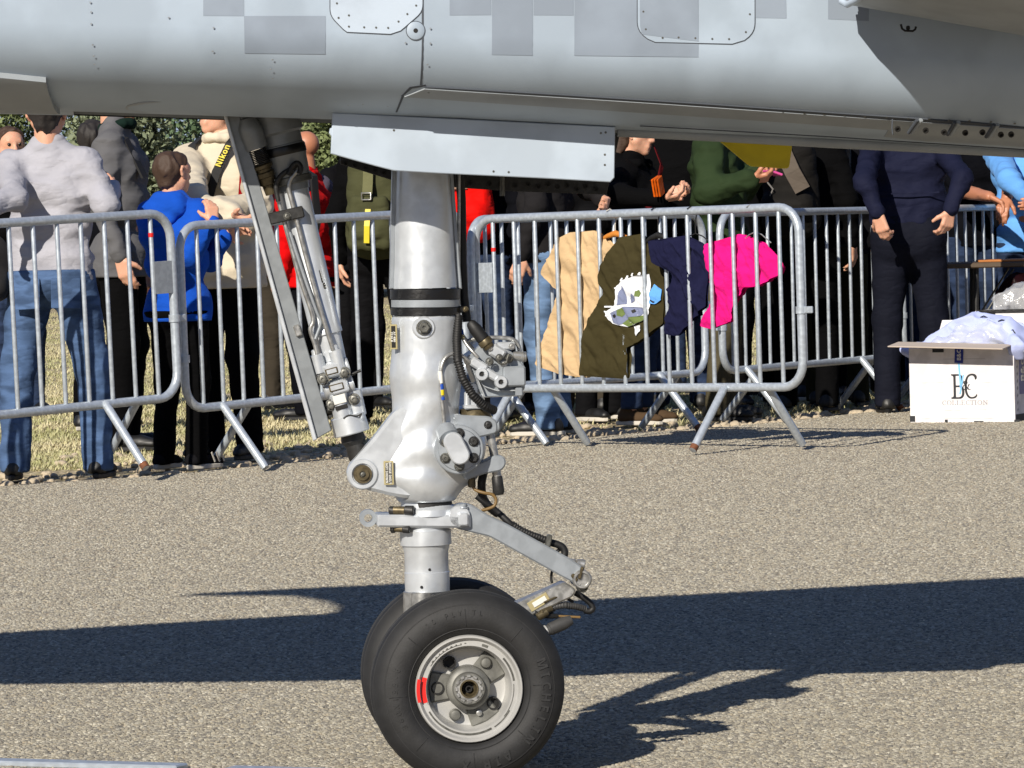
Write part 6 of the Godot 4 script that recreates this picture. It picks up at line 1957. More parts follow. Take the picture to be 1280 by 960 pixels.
	strap(rk, "carry_handle", [[Vector3(-0.08, 1.43, -0.2), Vector3(0, 1, -0.4)], [Vector3(-0.03, 1.475, -0.19), Vector3(0, 1, -0.4)], [Vector3(0.02, 1.43, -0.2), Vector3(0, 1, -0.4)]], 0.03, olive, 0.006)
	# red rucksack right of the strut
	p = person("person in dark jeans with a bright red rucksack, right of the strut", Vector3(-0.1594, -0.0478, -24.6) * Vector3(1, 0, 1), 2.9, 1.70, {"skin": skin, "top": ink, "bottom": dark_jeans, "hair": dark_hair, "hem": 0.86})
	rk = rucksack(p, Vector3(0.0, 1.19, -0.22), Vector3(0.30, 0.46, 0.2), fabric(Color(0.80, 0.06, 0.04), 0.7))
	var tg := Mb.new()
	tg.prism([Vector2(-0.05, -0.03), Vector2(0.05, -0.03), Vector2(0.0, 0.04)], 0, 0.003, 0.001, Transform3D(Basis(Vector3.UP, PI), Vector3(0.02, 1.27, -0.315)))
	part(rk, "badge", tg, fabric(Color(0.55, 0.45, 0.38)))
	# dark hooded person by the T-shirts, pale jeans
	person("person in charcoal hooded top and pale blue jeans, behind the beige T-shirt", Vector3(0.1921, 0, -23.03), -1.9, 1.74, {"skin": skin, "top": fabric(Color(0.13, 0.125, 0.13)), "top_name": "hooded_top", "bottom": pale_jeans, "hair": dark_hair, "hem": 0.86, "hood": true, "bulk": 1.1, "stance": 0.09, "sole": M.sole_white, "re": Vector3(0.4052, 1.22, -23.2), "rw": Vector3(0.4675, 1.157, -23)})
	# woman with an orange wallet
	p = person("person in black hooded top looking right, holding an orange wallet over the barrier", Vector3(0.6561, 0, -23.97), 1.25, 1.60, {"skin": skin, "top": black, "top_name": "hooded_top", "bottom": dark_jeans, "hair": brown, "long_hair": true, "hem": 0.86, "hood": true, "bulk": 1.2, "sleeve": 1.15, "hands": true, "cuff": 0.09, "shoe": fabric(Color(0.30, 0.24, 0.18)), "sole": M.sole_white, "nod": 0.15, "curl": 0.7,
		"re": Vector3(0.5455, 1.187, -23.6), "rw": Vector3(0.7837, 1.155, -23.45), "le": Vector3(0.7495, 1.205, -24), "lw": Vector3(0.8301, 1.183, -23.6), "rh": Vector3(1, 0.15, 0.1), "rn": Vector3(0, 1, -0.3), "lh": Vector3(0.8, 0.2, 0.3), "ln": Vector3(0.1, 0.4, 1)})
	strap(p, "bag_strap", [[Vector3(0.05, 1.43, 0.10), Vector3(0, 0.4, 1)], [Vector3(-0.05, 1.33, 0.165), Vector3(-0.3, 0, 1)], [Vector3(-0.13, 1.20, 0.16), Vector3(-0.6, 0, 1)], [Vector3(-0.19, 1.08, 0.11), Vector3(-1, 0, 0.6)]], 0.03, fabric(Color(0.33, 0.08, 0.09)), 0.004)
	var wl := Mb.new()
	for k in 3:
		wl = Mb.new()
		wl.box(Vector3(0, 0, (k - 1) * 0.012), Vector3(0.07, 0.095, 0.010), Basis(Vector3(0, 0, 1), 0.12) * Basis(Vector3.UP, 0.1 * (k - 1)), 0.004)
		if k == 0:
			var w0 := thing("wallet", "orange leather wallet held open by the person in the black hooded top", "wallet", Vector3(0.7629, 1.22, -23.38), 1.1)
			w0.rotation.z = 0.2
			part(w0, "leather_flap", wl, fabric(Color(0.78, 0.34, 0.05), 0.5))
		else:
			part(get_node("wallet"), "leather_flap", wl, fabric(Color(0.70, 0.30, 0.05), 0.5))
	# green jacket with a phone
	p = person("person in dark green jacket using a phone, above the navy T-shirt", Vector3(1.101, -0.0215, -24.2) * Vector3(1, 0, 1), 1.35, 1.76, {"skin": tanned, "top": fabric(Color(0.16, 0.21, 0.13), 0.75, 26.0), "bottom": fabric(Color(0.30, 0.28, 0.22)), "hair": brown, "hem": 0.84, "bulk": 1.2, "sleeve": 1.35, "folds": 0.016, "hands": true, "curl": 0.75,
		"re": Vector3(1.036, 1.196, -23.85), "rw": Vector3(1.246, 1.247, -23.75), "le": Vector3(1.246, 1.22, -24.4), "lw": Vector3(1.292, 1.282, -24.05), "rh": Vector3(1, 0.1, 0), "rn": Vector3(0, 0.9, -0.5), "lh": Vector3(0.9, 0, 0.3), "ln": Vector3(0, 1, 0.3)})
	var ph := thing("phone", "phone with a pink case in the hands of the person in the green jacket", "phone", Vector3(1.364, 1.277, -23.8), 0.3)
	var pm := Mb.new()
	pm.box(Vector3.ZERO, Vector3(0.07, 0.012, 0.12), Basis(Vector3(0, 0, 1), -0.35), 0.004)
	part(ph, "case", pm, mat(Color(0.80, 0.30, 0.55), 0.4))
	pm = Mb.new()
	pm.box(Vector3(0.002, 0.007, 0), Vector3(0.06, 0.002, 0.11), Basis(Vector3(0, 0, 1), -0.35), 0.0006)
	part(ph, "screen", pm, mat(Color(0.05, 0.05, 0.06), 0.1))
	# rucksack wearers right of the T-shirts
	p = person("person with a grey-flapped black rucksack, above the pink T-shirt", Vector3(1.593, -0.0703, -25.05) * Vector3(1, 0, 1), 2.85, 1.76, {"skin": skin, "top": black, "bottom": black, "hair": dark_hair, "hem": 0.86, "bulk": 1.1})
	rk = rucksack(p, Vector3(0.0, 1.20, -0.27), Vector3(0.32, 0.54, 0.28), fabric(Color(0.11, 0.105, 0.10), 0.7))
	strap(rk, "grey_flap", [[Vector3(0.04, 1.47, -0.30), Vector3(0, 0.6, -1)], [Vector3(0.0, 1.39, -0.40), Vector3(0, 0.3, -1)], [Vector3(-0.05, 1.29, -0.425), Vector3(0, 0, -1)], [Vector3(-0.10, 1.19, -0.42), Vector3(-0.2, 0, -1)]], 0.085, fabric(Color(0.34, 0.31, 0.28)), 0.02)
	strap(rk, "piping", [[Vector3(0.13, 1.28, -0.39), Vector3(0.3, 0, -1)], [Vector3(0.06, 1.20, -0.425), Vector3(0, 0, -1)], [Vector3(0.11, 1.10, -0.415), Vector3(0, 0, -1)]], 0.008, fabric(Color(0.42, 0.41, 0.40)), 0.006)
	var leather := fabric(Color(0.10, 0.10, 0.105), 0.4)
	p = person("person carrying a glossy black rucksack, left of the man in the navy uniform", Vector3(1.797, -0.0767, -25.6) * Vector3(1, 0, 1), 3.0, 1.74, {"skin": skin, "top": ink, "bottom": fabric(Color(0.17, 0.17, 0.12)), "hair": dark_hair, "hem": 0.84})
	rucksack(p, Vector3(0, 1.30, -0.23), Vector3(0.26, 0.42, 0.2), leather)
	# navy uniform
	p = person("person in navy jacket and trousers standing before the barrier with thumbs in back pockets", Vector3(2.119, 0, -24.57), 3.12, 1.76, {"skin": skin, "top": navy, "bottom": fabric(Color(0.085, 0.092, 0.13), 0.75), "hair": dark_hair, "hem": 0.985, "bulk": 1.12, "sleeve": 1.0, "stance": 0.115, "leg_width": 1.12, "folds": 0.012, "leg_folds": 0.007, "hands": true, "curl": 0.62,
		"le": Vector3(1.861, 1.219, -24.15), "lw": Vector3(1.924, 1.05, -24.1), "re": Vector3(2.369, 1.222, -24.15), "rw": Vector3(2.299, 1.066, -24.1), "lh": Vector3(0.25, -1, 0.0), "ln": Vector3(0.6, 0.1, -1), "rh": Vector3(-0.25, -1, 0.0), "rn": Vector3(-0.6, 0.1, -1), "lt": -1.0, "rt": -1.0})
	strap(p, "jacket_seam", [[Vector3(-0.155, 1.16, -0.165), Vector3(0, 0, -1)], [Vector3(0, 1.155, -0.175), Vector3(0, 0, -1)], [Vector3(0.155, 1.16, -0.165), Vector3(0, 0, -1)]], 0.008, navy, 0.003)
	# people leaning at the far right
	person("person with bare tanned forearms resting on the barrier, right of the navy uniform", Vector3(2.666, -0.1179, -26.6) * Vector3(1, 0, 1), 0.35, 1.74, {"skin": tanned, "top": ink, "bottom": dark_jeans, "hair": dark_hair, "hem": 0.86, "bare_forearm": true, "hands": true, "curl": 0.5,
		"re": Vector3(2.555, 1.175, -26.2), "rw": Vector3(2.679, 1.133, -25.75), "le": Vector3(2.847, 1.196, -26.3), "lw": Vector3(2.768, 1.122, -25.75), "rh": Vector3(0.8, -0.5, 0.4), "rn": Vector3(0, -1, 0.3), "lh": Vector3(-0.3, -0.6, 0.6), "ln": Vector3(0, -1, -0.3)})
	person("person in sky blue shirt leaning over the barrier at the right edge", Vector3(2.944, -0.1131, -26.3) * Vector3(1, 0, 1), -0.3, 1.70, {"skin": tanned, "top": fabric(Color(0.38, 0.60, 0.84), 0.8), "top_name": "shirt", "bottom": dark_jeans, "hair": brown, "hem": 0.84, "sleeve": 1.2, "hands": true,
		"re": Vector3(2.782, 1.219, -25.7), "rw": Vector3(2.855, 1.127, -25.5), "le": Vector3(3.029, 1.197, -26), "lw": Vector3(2.89, 1.108, -25.5)})
	p = person("person in dark blue with a striped bag, behind the bare forearms", Vector3(2.833, -0.1628, -27.6) * Vector3(1, 0, 1), 2.8, 1.72, {"skin": skin, "top": navy, "bottom": black, "hair": dark_hair, "hem": 0.84})
	rk = rucksack(p, Vector3(0.04, 1.36, -0.22), Vector3(0.26, 0.4, 0.2), fabric(Color(0.08, 0.30, 0.62)))
	strap(rk, "pink_stripe", [[Vector3(0.12, 1.46, -0.29), Vector3(0, 0.3, -1)], [Vector3(0.02, 1.40, -0.315), Vector3(0, 0, -1)], [Vector3(-0.06, 1.34, -0.3), Vector3(0, 0, -1)]], 0.025, fabric(Color(0.75, 0.15, 0.35)), 0.004)
	# the dark ranks behind
	var tops := [black, ink, navy, coal]
	var legs := [black, dark_jeans, coal, fabric(Color(0.22, 0.20, 0.17))]
	var rows := [[22, 27.5, 0.4, 1.70, "person in dark clothes far left, seen past the grey sweater"], [128, 25.0, 2.8, 1.66, "person in dark clothes between the grey sweater and the grey jacket"], [326, 27.5, 2.4, 1.60, "person in maroon top behind the cream jacket"], [448, 27.0, 0.6, 1.66, "person in dark clothes behind the red jacket"], [560, 26.0, 0.3, 1.72, "person in dark clothes hidden mostly by the strut"], [640, 25.6, -0.5, 1.78, "person in dark clothes right of the red rucksack"], [730, 25.4, 2.9, 1.74, "person in dark clothes behind the beige T-shirt's right sleeve"],
		[752, 24.6, 0.8, 1.66, "person in dark clothes and rolled jeans behind the olive T-shirt"], [850, 25.6, 3.0, 1.80, "person in dark clothes between the orange wallet and the green jacket"], [946, 25.8, 0.5, 1.78, "person in dark clothes beneath the yellow flap"], [985, 26.6, 2.7, 1.74, "person in dark clothes left of the grey-flapped rucksack"], [1078, 26.8, 0.2, 1.72, "person in dark clothes behind the navy uniform's left elbow"], [1170, 27.0, 3.0, 1.76, "person in dark clothes behind the navy uniform"], [596, 28.0, 0.2, 1.76, "person in dark clothes at the back, right of the strut"], [672, 28.4, 2.6, 1.80, "person in dark clothes at the back, above the beige T-shirt"], [770, 28.0, 0.6, 1.74, "person in dark clothes at the back, left of the orange wallet"], [822, 28.6, 3.0, 1.82, "person in dark clothes at the back, right of the orange wallet"], [906, 27.6, 0.4, 1.76, "person in dark clothes at the back, behind the green jacket"], [1030, 28.4, 2.9, 1.82, "person in dark clothes at the back, above the end of the shirts' barrier"], [1112, 28.6, 0.3, 1.78, "person in dark clothes at the back, left half hidden by the navy uniform"], [1206, 28.8, 2.8, 1.80, "person in dark clothes at the back, behind the table's left end"], [1262, 28.2, 0.1, 1.80, "person in dark clothes at the back, right of the navy uniform"]]
	for i in rows.size():
		var r = rows[i]
		var at := crowd_spot(r[0], r[1])
		var mtop: Material = tops[i % 4] if i != 2 else fabric(Color(0.20, 0.05, 0.08))
		person(r[4], at, r[2], r[3], {"skin": skin, "top": mtop, "bottom": legs[(i * 3 + 1) % 4], "hair": dark_hair if i % 2 else brown, "hem": 0.84, "bulk": 1.15, "cell": 0.018, "group": "spectators in dark clothes behind the barriers", "sole": M.sole_white if i % 3 == 1 else M.black_leather})

func crowd_spot(across: float, depth: float) -> Vector3:   # across: eighths of a degree or so along the fence, 640 straight ahead
	return Vector3((across - 640.0) / 5800.0 * depth, 0, -depth)

# ---------------------------------------------------------------- T-shirts on the barrier
func tshirt(called: String, label: String, poly: Array, z0: float, z1: float, m: Material, seed_: int, amp := 0.010) -> Node3D:
	var t := thing(called, label, "T-shirt", Vector3(-0.162, 0, -21.8), atan2(-0.682, 0.732), "T-shirts for sale on the barrier")
	var lo := Vector2.ONE * 1e9
	var hi := -lo
	for p in poly:
		lo = lo.min(p)
		hi = hi.max(p)
	var n := FastNoiseLite.new()
	n.seed = seed_
	n.frequency = 1.0
	var place := func(x, y, s):
		var u: float = (x - lo.x) / (hi.x - lo.x)
		var v: float = (y - lo.y) / (hi.y - lo.y)
		var edge: float = clampf(minf(minf(u, 1 - u), minf(v * 1.2, 1 - v)) * 9.0, 0, 1)
		var f: float = amp * ((0.5 - absf(n.get_noise_2d(x * 5.0 + y * 3.5, y * 2.2 - x)) * 2.2) * 1.6 + n.get_noise_2d(x * 16.0 + y * 6.0, y * 6.0) * 0.35)
		var z: float = lerpf(z0, z1, u)
		return Vector3(x + z * 0.9, y, z + f * (0.35 + 0.65 * edge) + s * (0.002 + 0.014 * sqrt(edge)))
	poly = rounded(poly, 0.014)
	for s in [1.0, -1.0]:
		var mb := Mb.new()
		sheet(mb, poly, 110, 48, func(x, y): return place.call(x, y, s), null)
		part(t, "cloth_front" if s > 0 else "cloth_back", mb, m)
	t.set_meta("place", place)
	return t
func printed(t: Node3D, place: Callable, called: String, poly: Array, off: float, m: Material):
	var mb := Mb.new()
	sheet(mb, poly, 28, 22, func(x, y): return (place.call(x, y, 1.0) as Vector3) + Vector3(0, 0, off))
	part(t.get_node("cloth_front"), called, mb, m)
func hanger(t: Node3D, at: Vector3, m: Material, w: float, hook: Material):
	var mb := Mb.new()
	mb.tube([at + Vector3(-w, -0.05, 0), at + Vector3(-w * 0.4, -0.012, 0), at, at + Vector3(w * 0.4, -0.012, 0), at + Vector3(w, -0.05, 0)], [0.007, 0.011, 0.016, 0.011, 0.007] if w > 0.1 else 0.003, 8)
	var h := part(t, "hanger", mb, m)
	mb = Mb.new()
	var top := 1.075 - at.y
	mb.tube([at, at + Vector3(0, top * 0.5, 0), at + Vector3(0.012, top + 0.01, 0.0), at + Vector3(0.01, top + 0.03, 0.012 - at.z), at + Vector3(0, top + 0.02, 0.025 - at.z)], 0.0028, 6)
	part(h, "hook", mb, hook)

func build_goods():
	var tan_ := fabric(Color(0.74, 0.635, 0.49), 0.95, 34.0, 0.15)
	var olv := fabric(Color(0.225, 0.205, 0.13), 0.95, 34.0, 0.15)
	var nvy := fabric(Color(0.105, 0.11, 0.21), 0.95, 34.0, 0.15)
	var pnk := fabric(Color(0.82, 0.10, 0.46), 0.95, 34.0, 0.15)
	var t := tshirt("tshirt", "beige T-shirt hanging on the barrier, leftmost of the four shirts", [Vector2(0.614, 1.004), Vector2(0.7725, 1.009), Vector2(0.8303, 0.9747), Vector2(0.9158, 0.8965), Vector2(0.8812, 0.5973), Vector2(0.7146, 0.3298), Vector2(0.5262, 0.3477), Vector2(0.3719, 0.392), Vector2(0.4472, 0.5256), Vector2(0.5226, 0.6733), Vector2(0.5352, 0.7472), Vector2(0.5051, 0.7475), Vector2(0.4221, 0.8151), Vector2(0.4956, 0.903), Vector2(0.5482, 0.976)], -0.034, -0.034, tan_, 5, 0.012)
	hanger(t, t_at([Vector2(0.8604, 0.9924)], -0.034), mat(Color(0.72, 0.45, 0.16), 0.5), 0.13, M.sole_white)
	t = tshirt("tshirt", "olive T-shirt with a white and blue printed picture, hanging on the barrier", [Vector2(0.9234, 0.9767), Vector2(1.06, 0.9888), Vector2(1.092, 0.9555), Vector2(1.184, 0.8128), Vector2(1.176, 0.5775), Vector2(1.024, 0.4946), Vector2(0.955, 0.4728), Vector2(0.9501, 0.3268), Vector2(0.6487, 0.3443), Vector2(0.6877, 0.5543), Vector2(0.8218, 0.7259), Vector2(0.8125, 0.7406), Vector2(0.7784, 0.807), Vector2(0.8677, 0.9192)], 0.046, -0.046, olv, 8, 0.012)
	var pl: Callable = t.get_meta("place")
	t.remove_meta("place")
	hanger(t, t_at([Vector2(1.132, 0.9802)], -0.02), M.black, 0.11, M.black)
	var white := mat(Color(0.80, 0.81, 0.83), 0.9)
	var slate := mat(Color(0.42, 0.45, 0.56), 0.9)
	var green := mat(Color(0.36, 0.42, 0.22), 0.9)
	var sky_ := mat(Color(0.34, 0.58, 0.84), 0.9)
	printed(t, pl, "print_white", [Vector2(0.9044, 0.7068), Vector2(0.9108, 0.7506), Vector2(0.9508, 0.7793), Vector2(1.049, 0.8036), Vector2(1.111, 0.8047), Vector2(1.119, 0.7484), Vector2(1.117, 0.6686), Vector2(1.101, 0.6215), Vector2(1.071, 0.5926), Vector2(0.9728, 0.5658), Vector2(0.8903, 0.579), Vector2(0.8474, 0.6122), Vector2(0.8383, 0.6342), Vector2(0.9031, 0.6666)], 0.0085, white)
	printed(t, pl, "print_slate", [Vector2(0.8774, 0.6303), Vector2(0.9565, 0.6589), Vector2(1.068, 0.6544), Vector2(1.072, 0.6253), Vector2(1.003, 0.593), Vector2(0.9293, 0.5751), Vector2(0.8906, 0.5863)], 0.0115, slate)
	printed(t, pl, "print_slate", [Vector2(0.9177, 0.6665), Vector2(0.9296, 0.7285), Vector2(0.9499, 0.7538), Vector2(0.9637, 0.7281), Vector2(0.9714, 0.6697)], 0.0115, slate)
	printed(t, pl, "print_slate", [Vector2(0.9867, 0.6915), Vector2(1.007, 0.7204), Vector2(1.026, 0.7057), Vector2(1.02, 0.6839), Vector2(0.991, 0.6732)], 0.0115, slate)
	printed(t, pl, "print_green", [Vector2(1.026, 0.7057), Vector2(1.022, 0.7276), Vector2(1.042, 0.7346), Vector2(1.056, 0.72), Vector2(1.05, 0.7018)], 0.0115, green)
	printed(t, pl, "print_green", [Vector2(0.949, 0.5823), Vector2(0.9937, 0.6113), Vector2(1.086, 0.618), Vector2(1.095, 0.6034), Vector2(1.056, 0.5891), Vector2(0.9777, 0.5676)], 0.0135, green)
	printed(t, pl, "print_green", [Vector2(0.9168, 0.641), Vector2(0.9466, 0.6553), Vector2(0.9651, 0.626), Vector2(0.9451, 0.6116), Vector2(0.921, 0.619)], 0.0135, green)
	printed(t, pl, "print_dark", [Vector2(1.004, 0.6403), Vector2(1.019, 0.6475), Vector2(1.028, 0.6365), Vector2(1.014, 0.6293)], 0.0165, M.black)
	printed(t, pl, "print_dark", [Vector2(0.8917, 0.6192), Vector2(0.9115, 0.6264), Vector2(0.916, 0.6154), Vector2(0.9011, 0.6082)], 0.0165, M.black)
	printed(t, pl, "print_badge", [Vector2(1.134, 0.7591), Vector2(1.176, 0.7333), Vector2(1.175, 0.6862), Vector2(1.145, 0.6683), Vector2(1.114, 0.6686), Vector2(1.118, 0.7194)], 0.0115, sky_)
	printed(t, pl, "print_dark", [Vector2(1.122, 0.6903), Vector2(1.146, 0.6792), Vector2(1.141, 0.6738), Vector2(1.122, 0.683)], 0.0165, M.black)
	for q in [[Vector2(0.8393, 0.6635), Vector2(0.8883, 0.6631), Vector2(0.888, 0.6558), Vector2(0.8391, 0.6561)], [Vector2(0.8337, 0.6415), Vector2(0.8778, 0.6412), Vector2(0.8775, 0.6339), Vector2(0.8334, 0.6342)], [Vector2(0.8429, 0.6232), Vector2(0.8723, 0.623), Vector2(0.872, 0.6157), Vector2(0.8426, 0.6158)], [Vector2(0.9409, 0.7758), Vector2(0.9487, 0.7903), Vector2(0.9585, 0.7902), Vector2(0.9505, 0.772)], [Vector2(0.9705, 0.7864), Vector2(0.9783, 0.8009), Vector2(0.988, 0.8007), Vector2(0.9801, 0.7826)], [Vector2(1.005, 0.7969), Vector2(1.013, 0.8114), Vector2(1.022, 0.8112), Vector2(1.014, 0.7931)], [Vector2(1.039, 0.8038), Vector2(1.044, 0.8146), Vector2(1.054, 0.8145), Vector2(1.051, 0.8)], [Vector2(0.9009, 0.747), Vector2(0.9204, 0.7468), Vector2(0.9202, 0.7395), Vector2(0.9007, 0.7397)], [Vector2(1.007, 0.5675), Vector2(1.056, 0.5745), Vector2(1.045, 0.5455), Vector2(1.02, 0.5237), Vector2(1.011, 0.5347)]]:
		printed(t, pl, "print_white", q, 0.0085, white)
	t = tshirt("tshirt", "small navy T-shirt hanging on the barrier between the olive and pink shirts", [Vector2(1.092, 0.9555), Vector2(1.323, 0.9767), Vector2(1.433, 0.9245), Vector2(1.446, 0.8239), Vector2(1.436, 0.6552), Vector2(1.363, 0.609), Vector2(1.265, 0.5229), Vector2(1.184, 0.5304), Vector2(1.202, 0.6498), Vector2(1.222, 0.8087), Vector2(1.194, 0.8236), Vector2(1.118, 0.8644)], 0.06, -0.05, nvy, 13, 0.017)
	t.remove_meta("place")
	hanger(t, t_at([Vector2(1.347, 0.9835)], -0.03), M.black, 0.1, M.black)
	t = tshirt("tshirt", "small bright pink T-shirt blown sideways on the barrier", [Vector2(1.438, 0.9352), Vector2(1.587, 0.9663), Vector2(1.638, 0.9782), Vector2(1.765, 0.9368), Vector2(1.887, 0.818), Vector2(1.868, 0.7971), Vector2(1.751, 0.7417), Vector2(1.658, 0.7355), Vector2(1.595, 0.6647), Vector2(1.598, 0.5897), Vector2(1.516, 0.5687), Vector2(1.465, 0.551), Vector2(1.39, 0.5657), Vector2(1.468, 0.6801), Vector2(1.472, 0.8128), Vector2(1.441, 0.8239)], -0.036, -0.036, pnk, 19, 0.017)
	t.remove_meta("place")
	hanger(t, t_at([Vector2(1.694, 0.9843)], -0.034), M.alloy, 0.09, M.alloy)
	get_node("tshirt").remove_meta("place")
	carton()
	table()
	# steel strips lying on the apron at the very front
	var k := 0
	for q in [[Vector3(-1.127, 0, -9.145), Vector3(-0.6558, 0, -8.931)], [Vector3(-0.5626, 0, -8.871), Vector3(-0.3379, 0, -8.769)]]:
		var mb := Mb.new()
		var d: Vector3 = q[1] - q[0]
		mb.box((q[0] + q[1]) / 2 + Vector3(0, 0.006, 0.0), Vector3(d.length(), 0.012, 0.05), Basis(Vector3.UP, atan2(-d.z, d.x)), 0.003)
		tag(part(self, "steel_strip", mb, M.galvanised), ["long grey metal strip lying on the apron at the bottom left corner", "short grey metal strip on the apron left of the tyre"][k], "metal strip")
		k += 1

func t_at(p: Array, z: float) -> Vector3:
	return Vector3(p[0].x, p[0].y, z)

func carton():
	var card := tri_map(mat(Color(0.83, 0.82, 0.83), 0.8), 3.0, M.worn)
	var edge := mat(Color(0.50, 0.42, 0.33), 0.9)
	var tape := mat(Color(0.06, 0.14, 0.50), 0.3)
	var c := thing("cardboard_box", "open white cardboard box of shirts with large dark lettering, in front of the navy uniform", "box", Vector3(1.995, 0, -23.28), -0.42)
	# local: x along the front, z out of the front
	var W_ := 0.55
	var D_ := 0.42
	var H_ := 0.375
	for q in [[Vector3(W_ / 2, H_ / 2, -0.003), Vector3(W_, H_, 0.006), "front_panel"], [Vector3(W_ / 2, H_ / 2, -D_ + 0.003), Vector3(W_, H_, 0.006), "back_panel"], [Vector3(0.003, H_ / 2, -D_ / 2), Vector3(0.006, H_, D_ - 0.014), "left_panel"], [Vector3(W_ - 0.003, H_ / 2, -D_ / 2), Vector3(0.006, H_, D_ - 0.014), "right_panel"], [Vector3(W_ / 2, 0.006, -D_ / 2), Vector3(W_ - 0.016, 0.006, D_ - 0.016), "bottom_panel"]]:
		var mb := Mb.new()
		mb.box(q[0], q[1], Basis.IDENTITY, 0.0015)
		part(c, q[2], mb, card)
	var mb := Mb.new()
	var fb := Basis(Vector3.RIGHT, 0.10)
	mb.box(Vector3(W_ / 2 - 0.03, H_ + 0.012, 0.08), Vector3(W_ + 0.05, 0.006, 0.165), fb * Basis(Vector3(0, 0, 1), -0.035), 0.0015)
	part(c, "front_flap", mb, mat(Color(0.68, 0.63, 0.58), 0.85))
	mb = Mb.new()
	mb.box(Vector3(W_ + 0.08, H_ - 0.035, -D_ / 2), Vector3(0.18, 0.006, D_), Basis(Vector3(0, 0, 1), -0.45), 0.0015)
	part(c, "side_flap", mb, card)
	mb = Mb.new()
	mb.box(Vector3(W_ / 2, H_ + 0.06, -D_ - 0.05), Vector3(W_, 0.006, 0.18), Basis(Vector3.RIGHT, 0.8), 0.0015)
	part(c, "back_flap", mb, card)
	var fr := c.get_node("front_panel")
	var ink := mat(Color(0.10, 0.11, 0.13), 0.7)
	var pale := mat(Color(0.50, 0.50, 0.52), 0.7)
	var cyan := mat(Color(0.45, 0.68, 0.86), 0.7)
	for q in [["B", 0.258, 0.175, 0.165, ink, "Droid Serif"], ["C", 0.322, 0.175, 0.165, ink, "Droid Serif"], ["COLLECTION", 0.290, 0.098, 0.030, pale, "Droid Serif"], ["&", 0.300, 0.183, 0.062, ink, "Droid Serif"]]:
		var o := part(fr, "lettering", lettering(q[0], q[3], 0.0006, false, q[5]), q[4])
		o.position = Vector3(q[1], q[2], 0.0006)
		if q[0].length() == 1 and q[3] > 0.1:
			o.scale.x = 0.78
		if q[0].length() > 1:
			o.scale.x = 1.28
	for q in [[0.29, 0.318, 0.22, 0.0012], [0.29, 0.062, 0.22, 0.0012], [0.11, 0.2, 0.14, 0.0010], [0.45, 0.2, 0.14, 0.0010], [0.29, 0.02, 0.46, 0.0010]]:
		mb = Mb.new()
		mb.box(Vector3(q[0], q[1], 0.0006), Vector3(q[2], q[3], 0.0006), Basis.IDENTITY, 0.0001)
		part(fr, "printed_line", mb, pale)
	for q in [[0.265, 0.255, 0.02, 0.16, 0.06], [0.275, 0.19, 0.016, 0.10, -0.2]]:
		mb = Mb.new()
		mb.box(Vector3(q[0], q[1], 0.0012), Vector3(q[2] * 0.5, q[3], 0.0005), Basis(Vector3(0, 0, 1), q[4]), 0.0001)
		part(fr, "tape_residue", mb, cyan)
	mb = Mb.new()
	mb.box(Vector3(0.265, H_ - 0.035, 0.0022), Vector3(0.045, 0.085, 0.001), Basis(Vector3(0, 0, 1), -0.06), 0.0003)
	part(fr, "blue_tape", mb, tape)
	var tl := part(fr, "tape_lettering", lettering("B&C", 0.028, 0.0005, true), M.label_white)
	tl.transform = Transform3D(Basis(Vector3(0, 0, 1), PI / 2), Vector3(0.265, H_ - 0.038, 0.003))
	for q in [[0.012, 0.02, 0.028, 0.03], [0.19, 0.006, 0.016, 0.018], [0.155, H_ - 0.014, 0.06, 0.018], [0.36, 0.004, 0.05, 0.006], [0.56, 0.006, 0.03, 0.012]]:
		mb = Mb.new()
		mb.box(Vector3(q[0], q[1], 0.0009), Vector3(q[2], q[3], 0.0008), Basis.IDENTITY, 0.0002)
		part(fr, "black_mark", mb, ink)
	var sd := c.get_node("right_panel")
	mb = Mb.new()
	mb.box(Vector3(W_ + 0.0008, H_ - 0.12, -0.13), Vector3(0.001, 0.24, 0.10), Basis.IDENTITY, 0.0003)
	part(sd, "blue_tape", mb, tape)
	tl = part(sd, "tape_lettering", lettering("B&C", 0.06, 0.0005, true), M.label_white)
	tl.transform = Transform3D(Basis(Vector3(0, 1, 0), PI / 2) * Basis(Vector3(0, 0, 1), PI / 2), Vector3(W_ + 0.002, H_ - 0.12, -0.13))
	mb = Mb.new()
	mb.box(Vector3(W_ + 0.0008, 0.02, -D_ / 2), Vector3(0.001, 0.035, D_ - 0.02), Basis.IDENTITY, 0.0003)
	part(sd, "black_band", mb, ink)
	for i in 8:
		mb = Mb.new()
		mb.box(Vector3(W_ + 0.0008, 0.06 + 0.036 * i, -0.045), Vector3(0.001, 0.016, 0.018), Basis(Vector3(1, 0, 0), 0.7), 0.0003)
		part(sd, "printed_mark", mb, pale)
	# shirts in the box
	var lilac := fabric(Color(0.68, 0.72, 0.88), 0.9, 30.0, 0.15)
	var pile := Net.new()
	pile.add([[Vector3(0.05, 0.36, -0.10), Vector3(0.28, 0.445, -0.16), 0.05, 0.085], [Vector3(0.28, 0.445, -0.16), Vector3(0.50, 0.425, -0.16), 0.095, 0.085], [Vector3(0.12, 0.36, -0.28), Vector3(0.5, 0.40, -0.3), 0.07, 0.09], [Vector3(0.50, 0.44, -0.12), Vector3(0.57, 0.36, -0.02), 0.06, 0.045], [Vector3(0.02, 0.33, -0.1), Vector3(-0.04, 0.37, -0.06), 0.035, 0.02], [Vector3(0.1, 0.3, -0.2), Vector3(0.45, 0.3, -0.2), 0.1, 0.1]], 0.011, 0.04, 0.022, folds, Vector3(1.0, 1.6, 1.3) * 7.0)
	var pt := part(self, "folded_shirts", pile, lilac)
	pt.transform = c.transform
	tag(pt, "pile of pale lilac shirts bulging out of the open white box", "shirts")
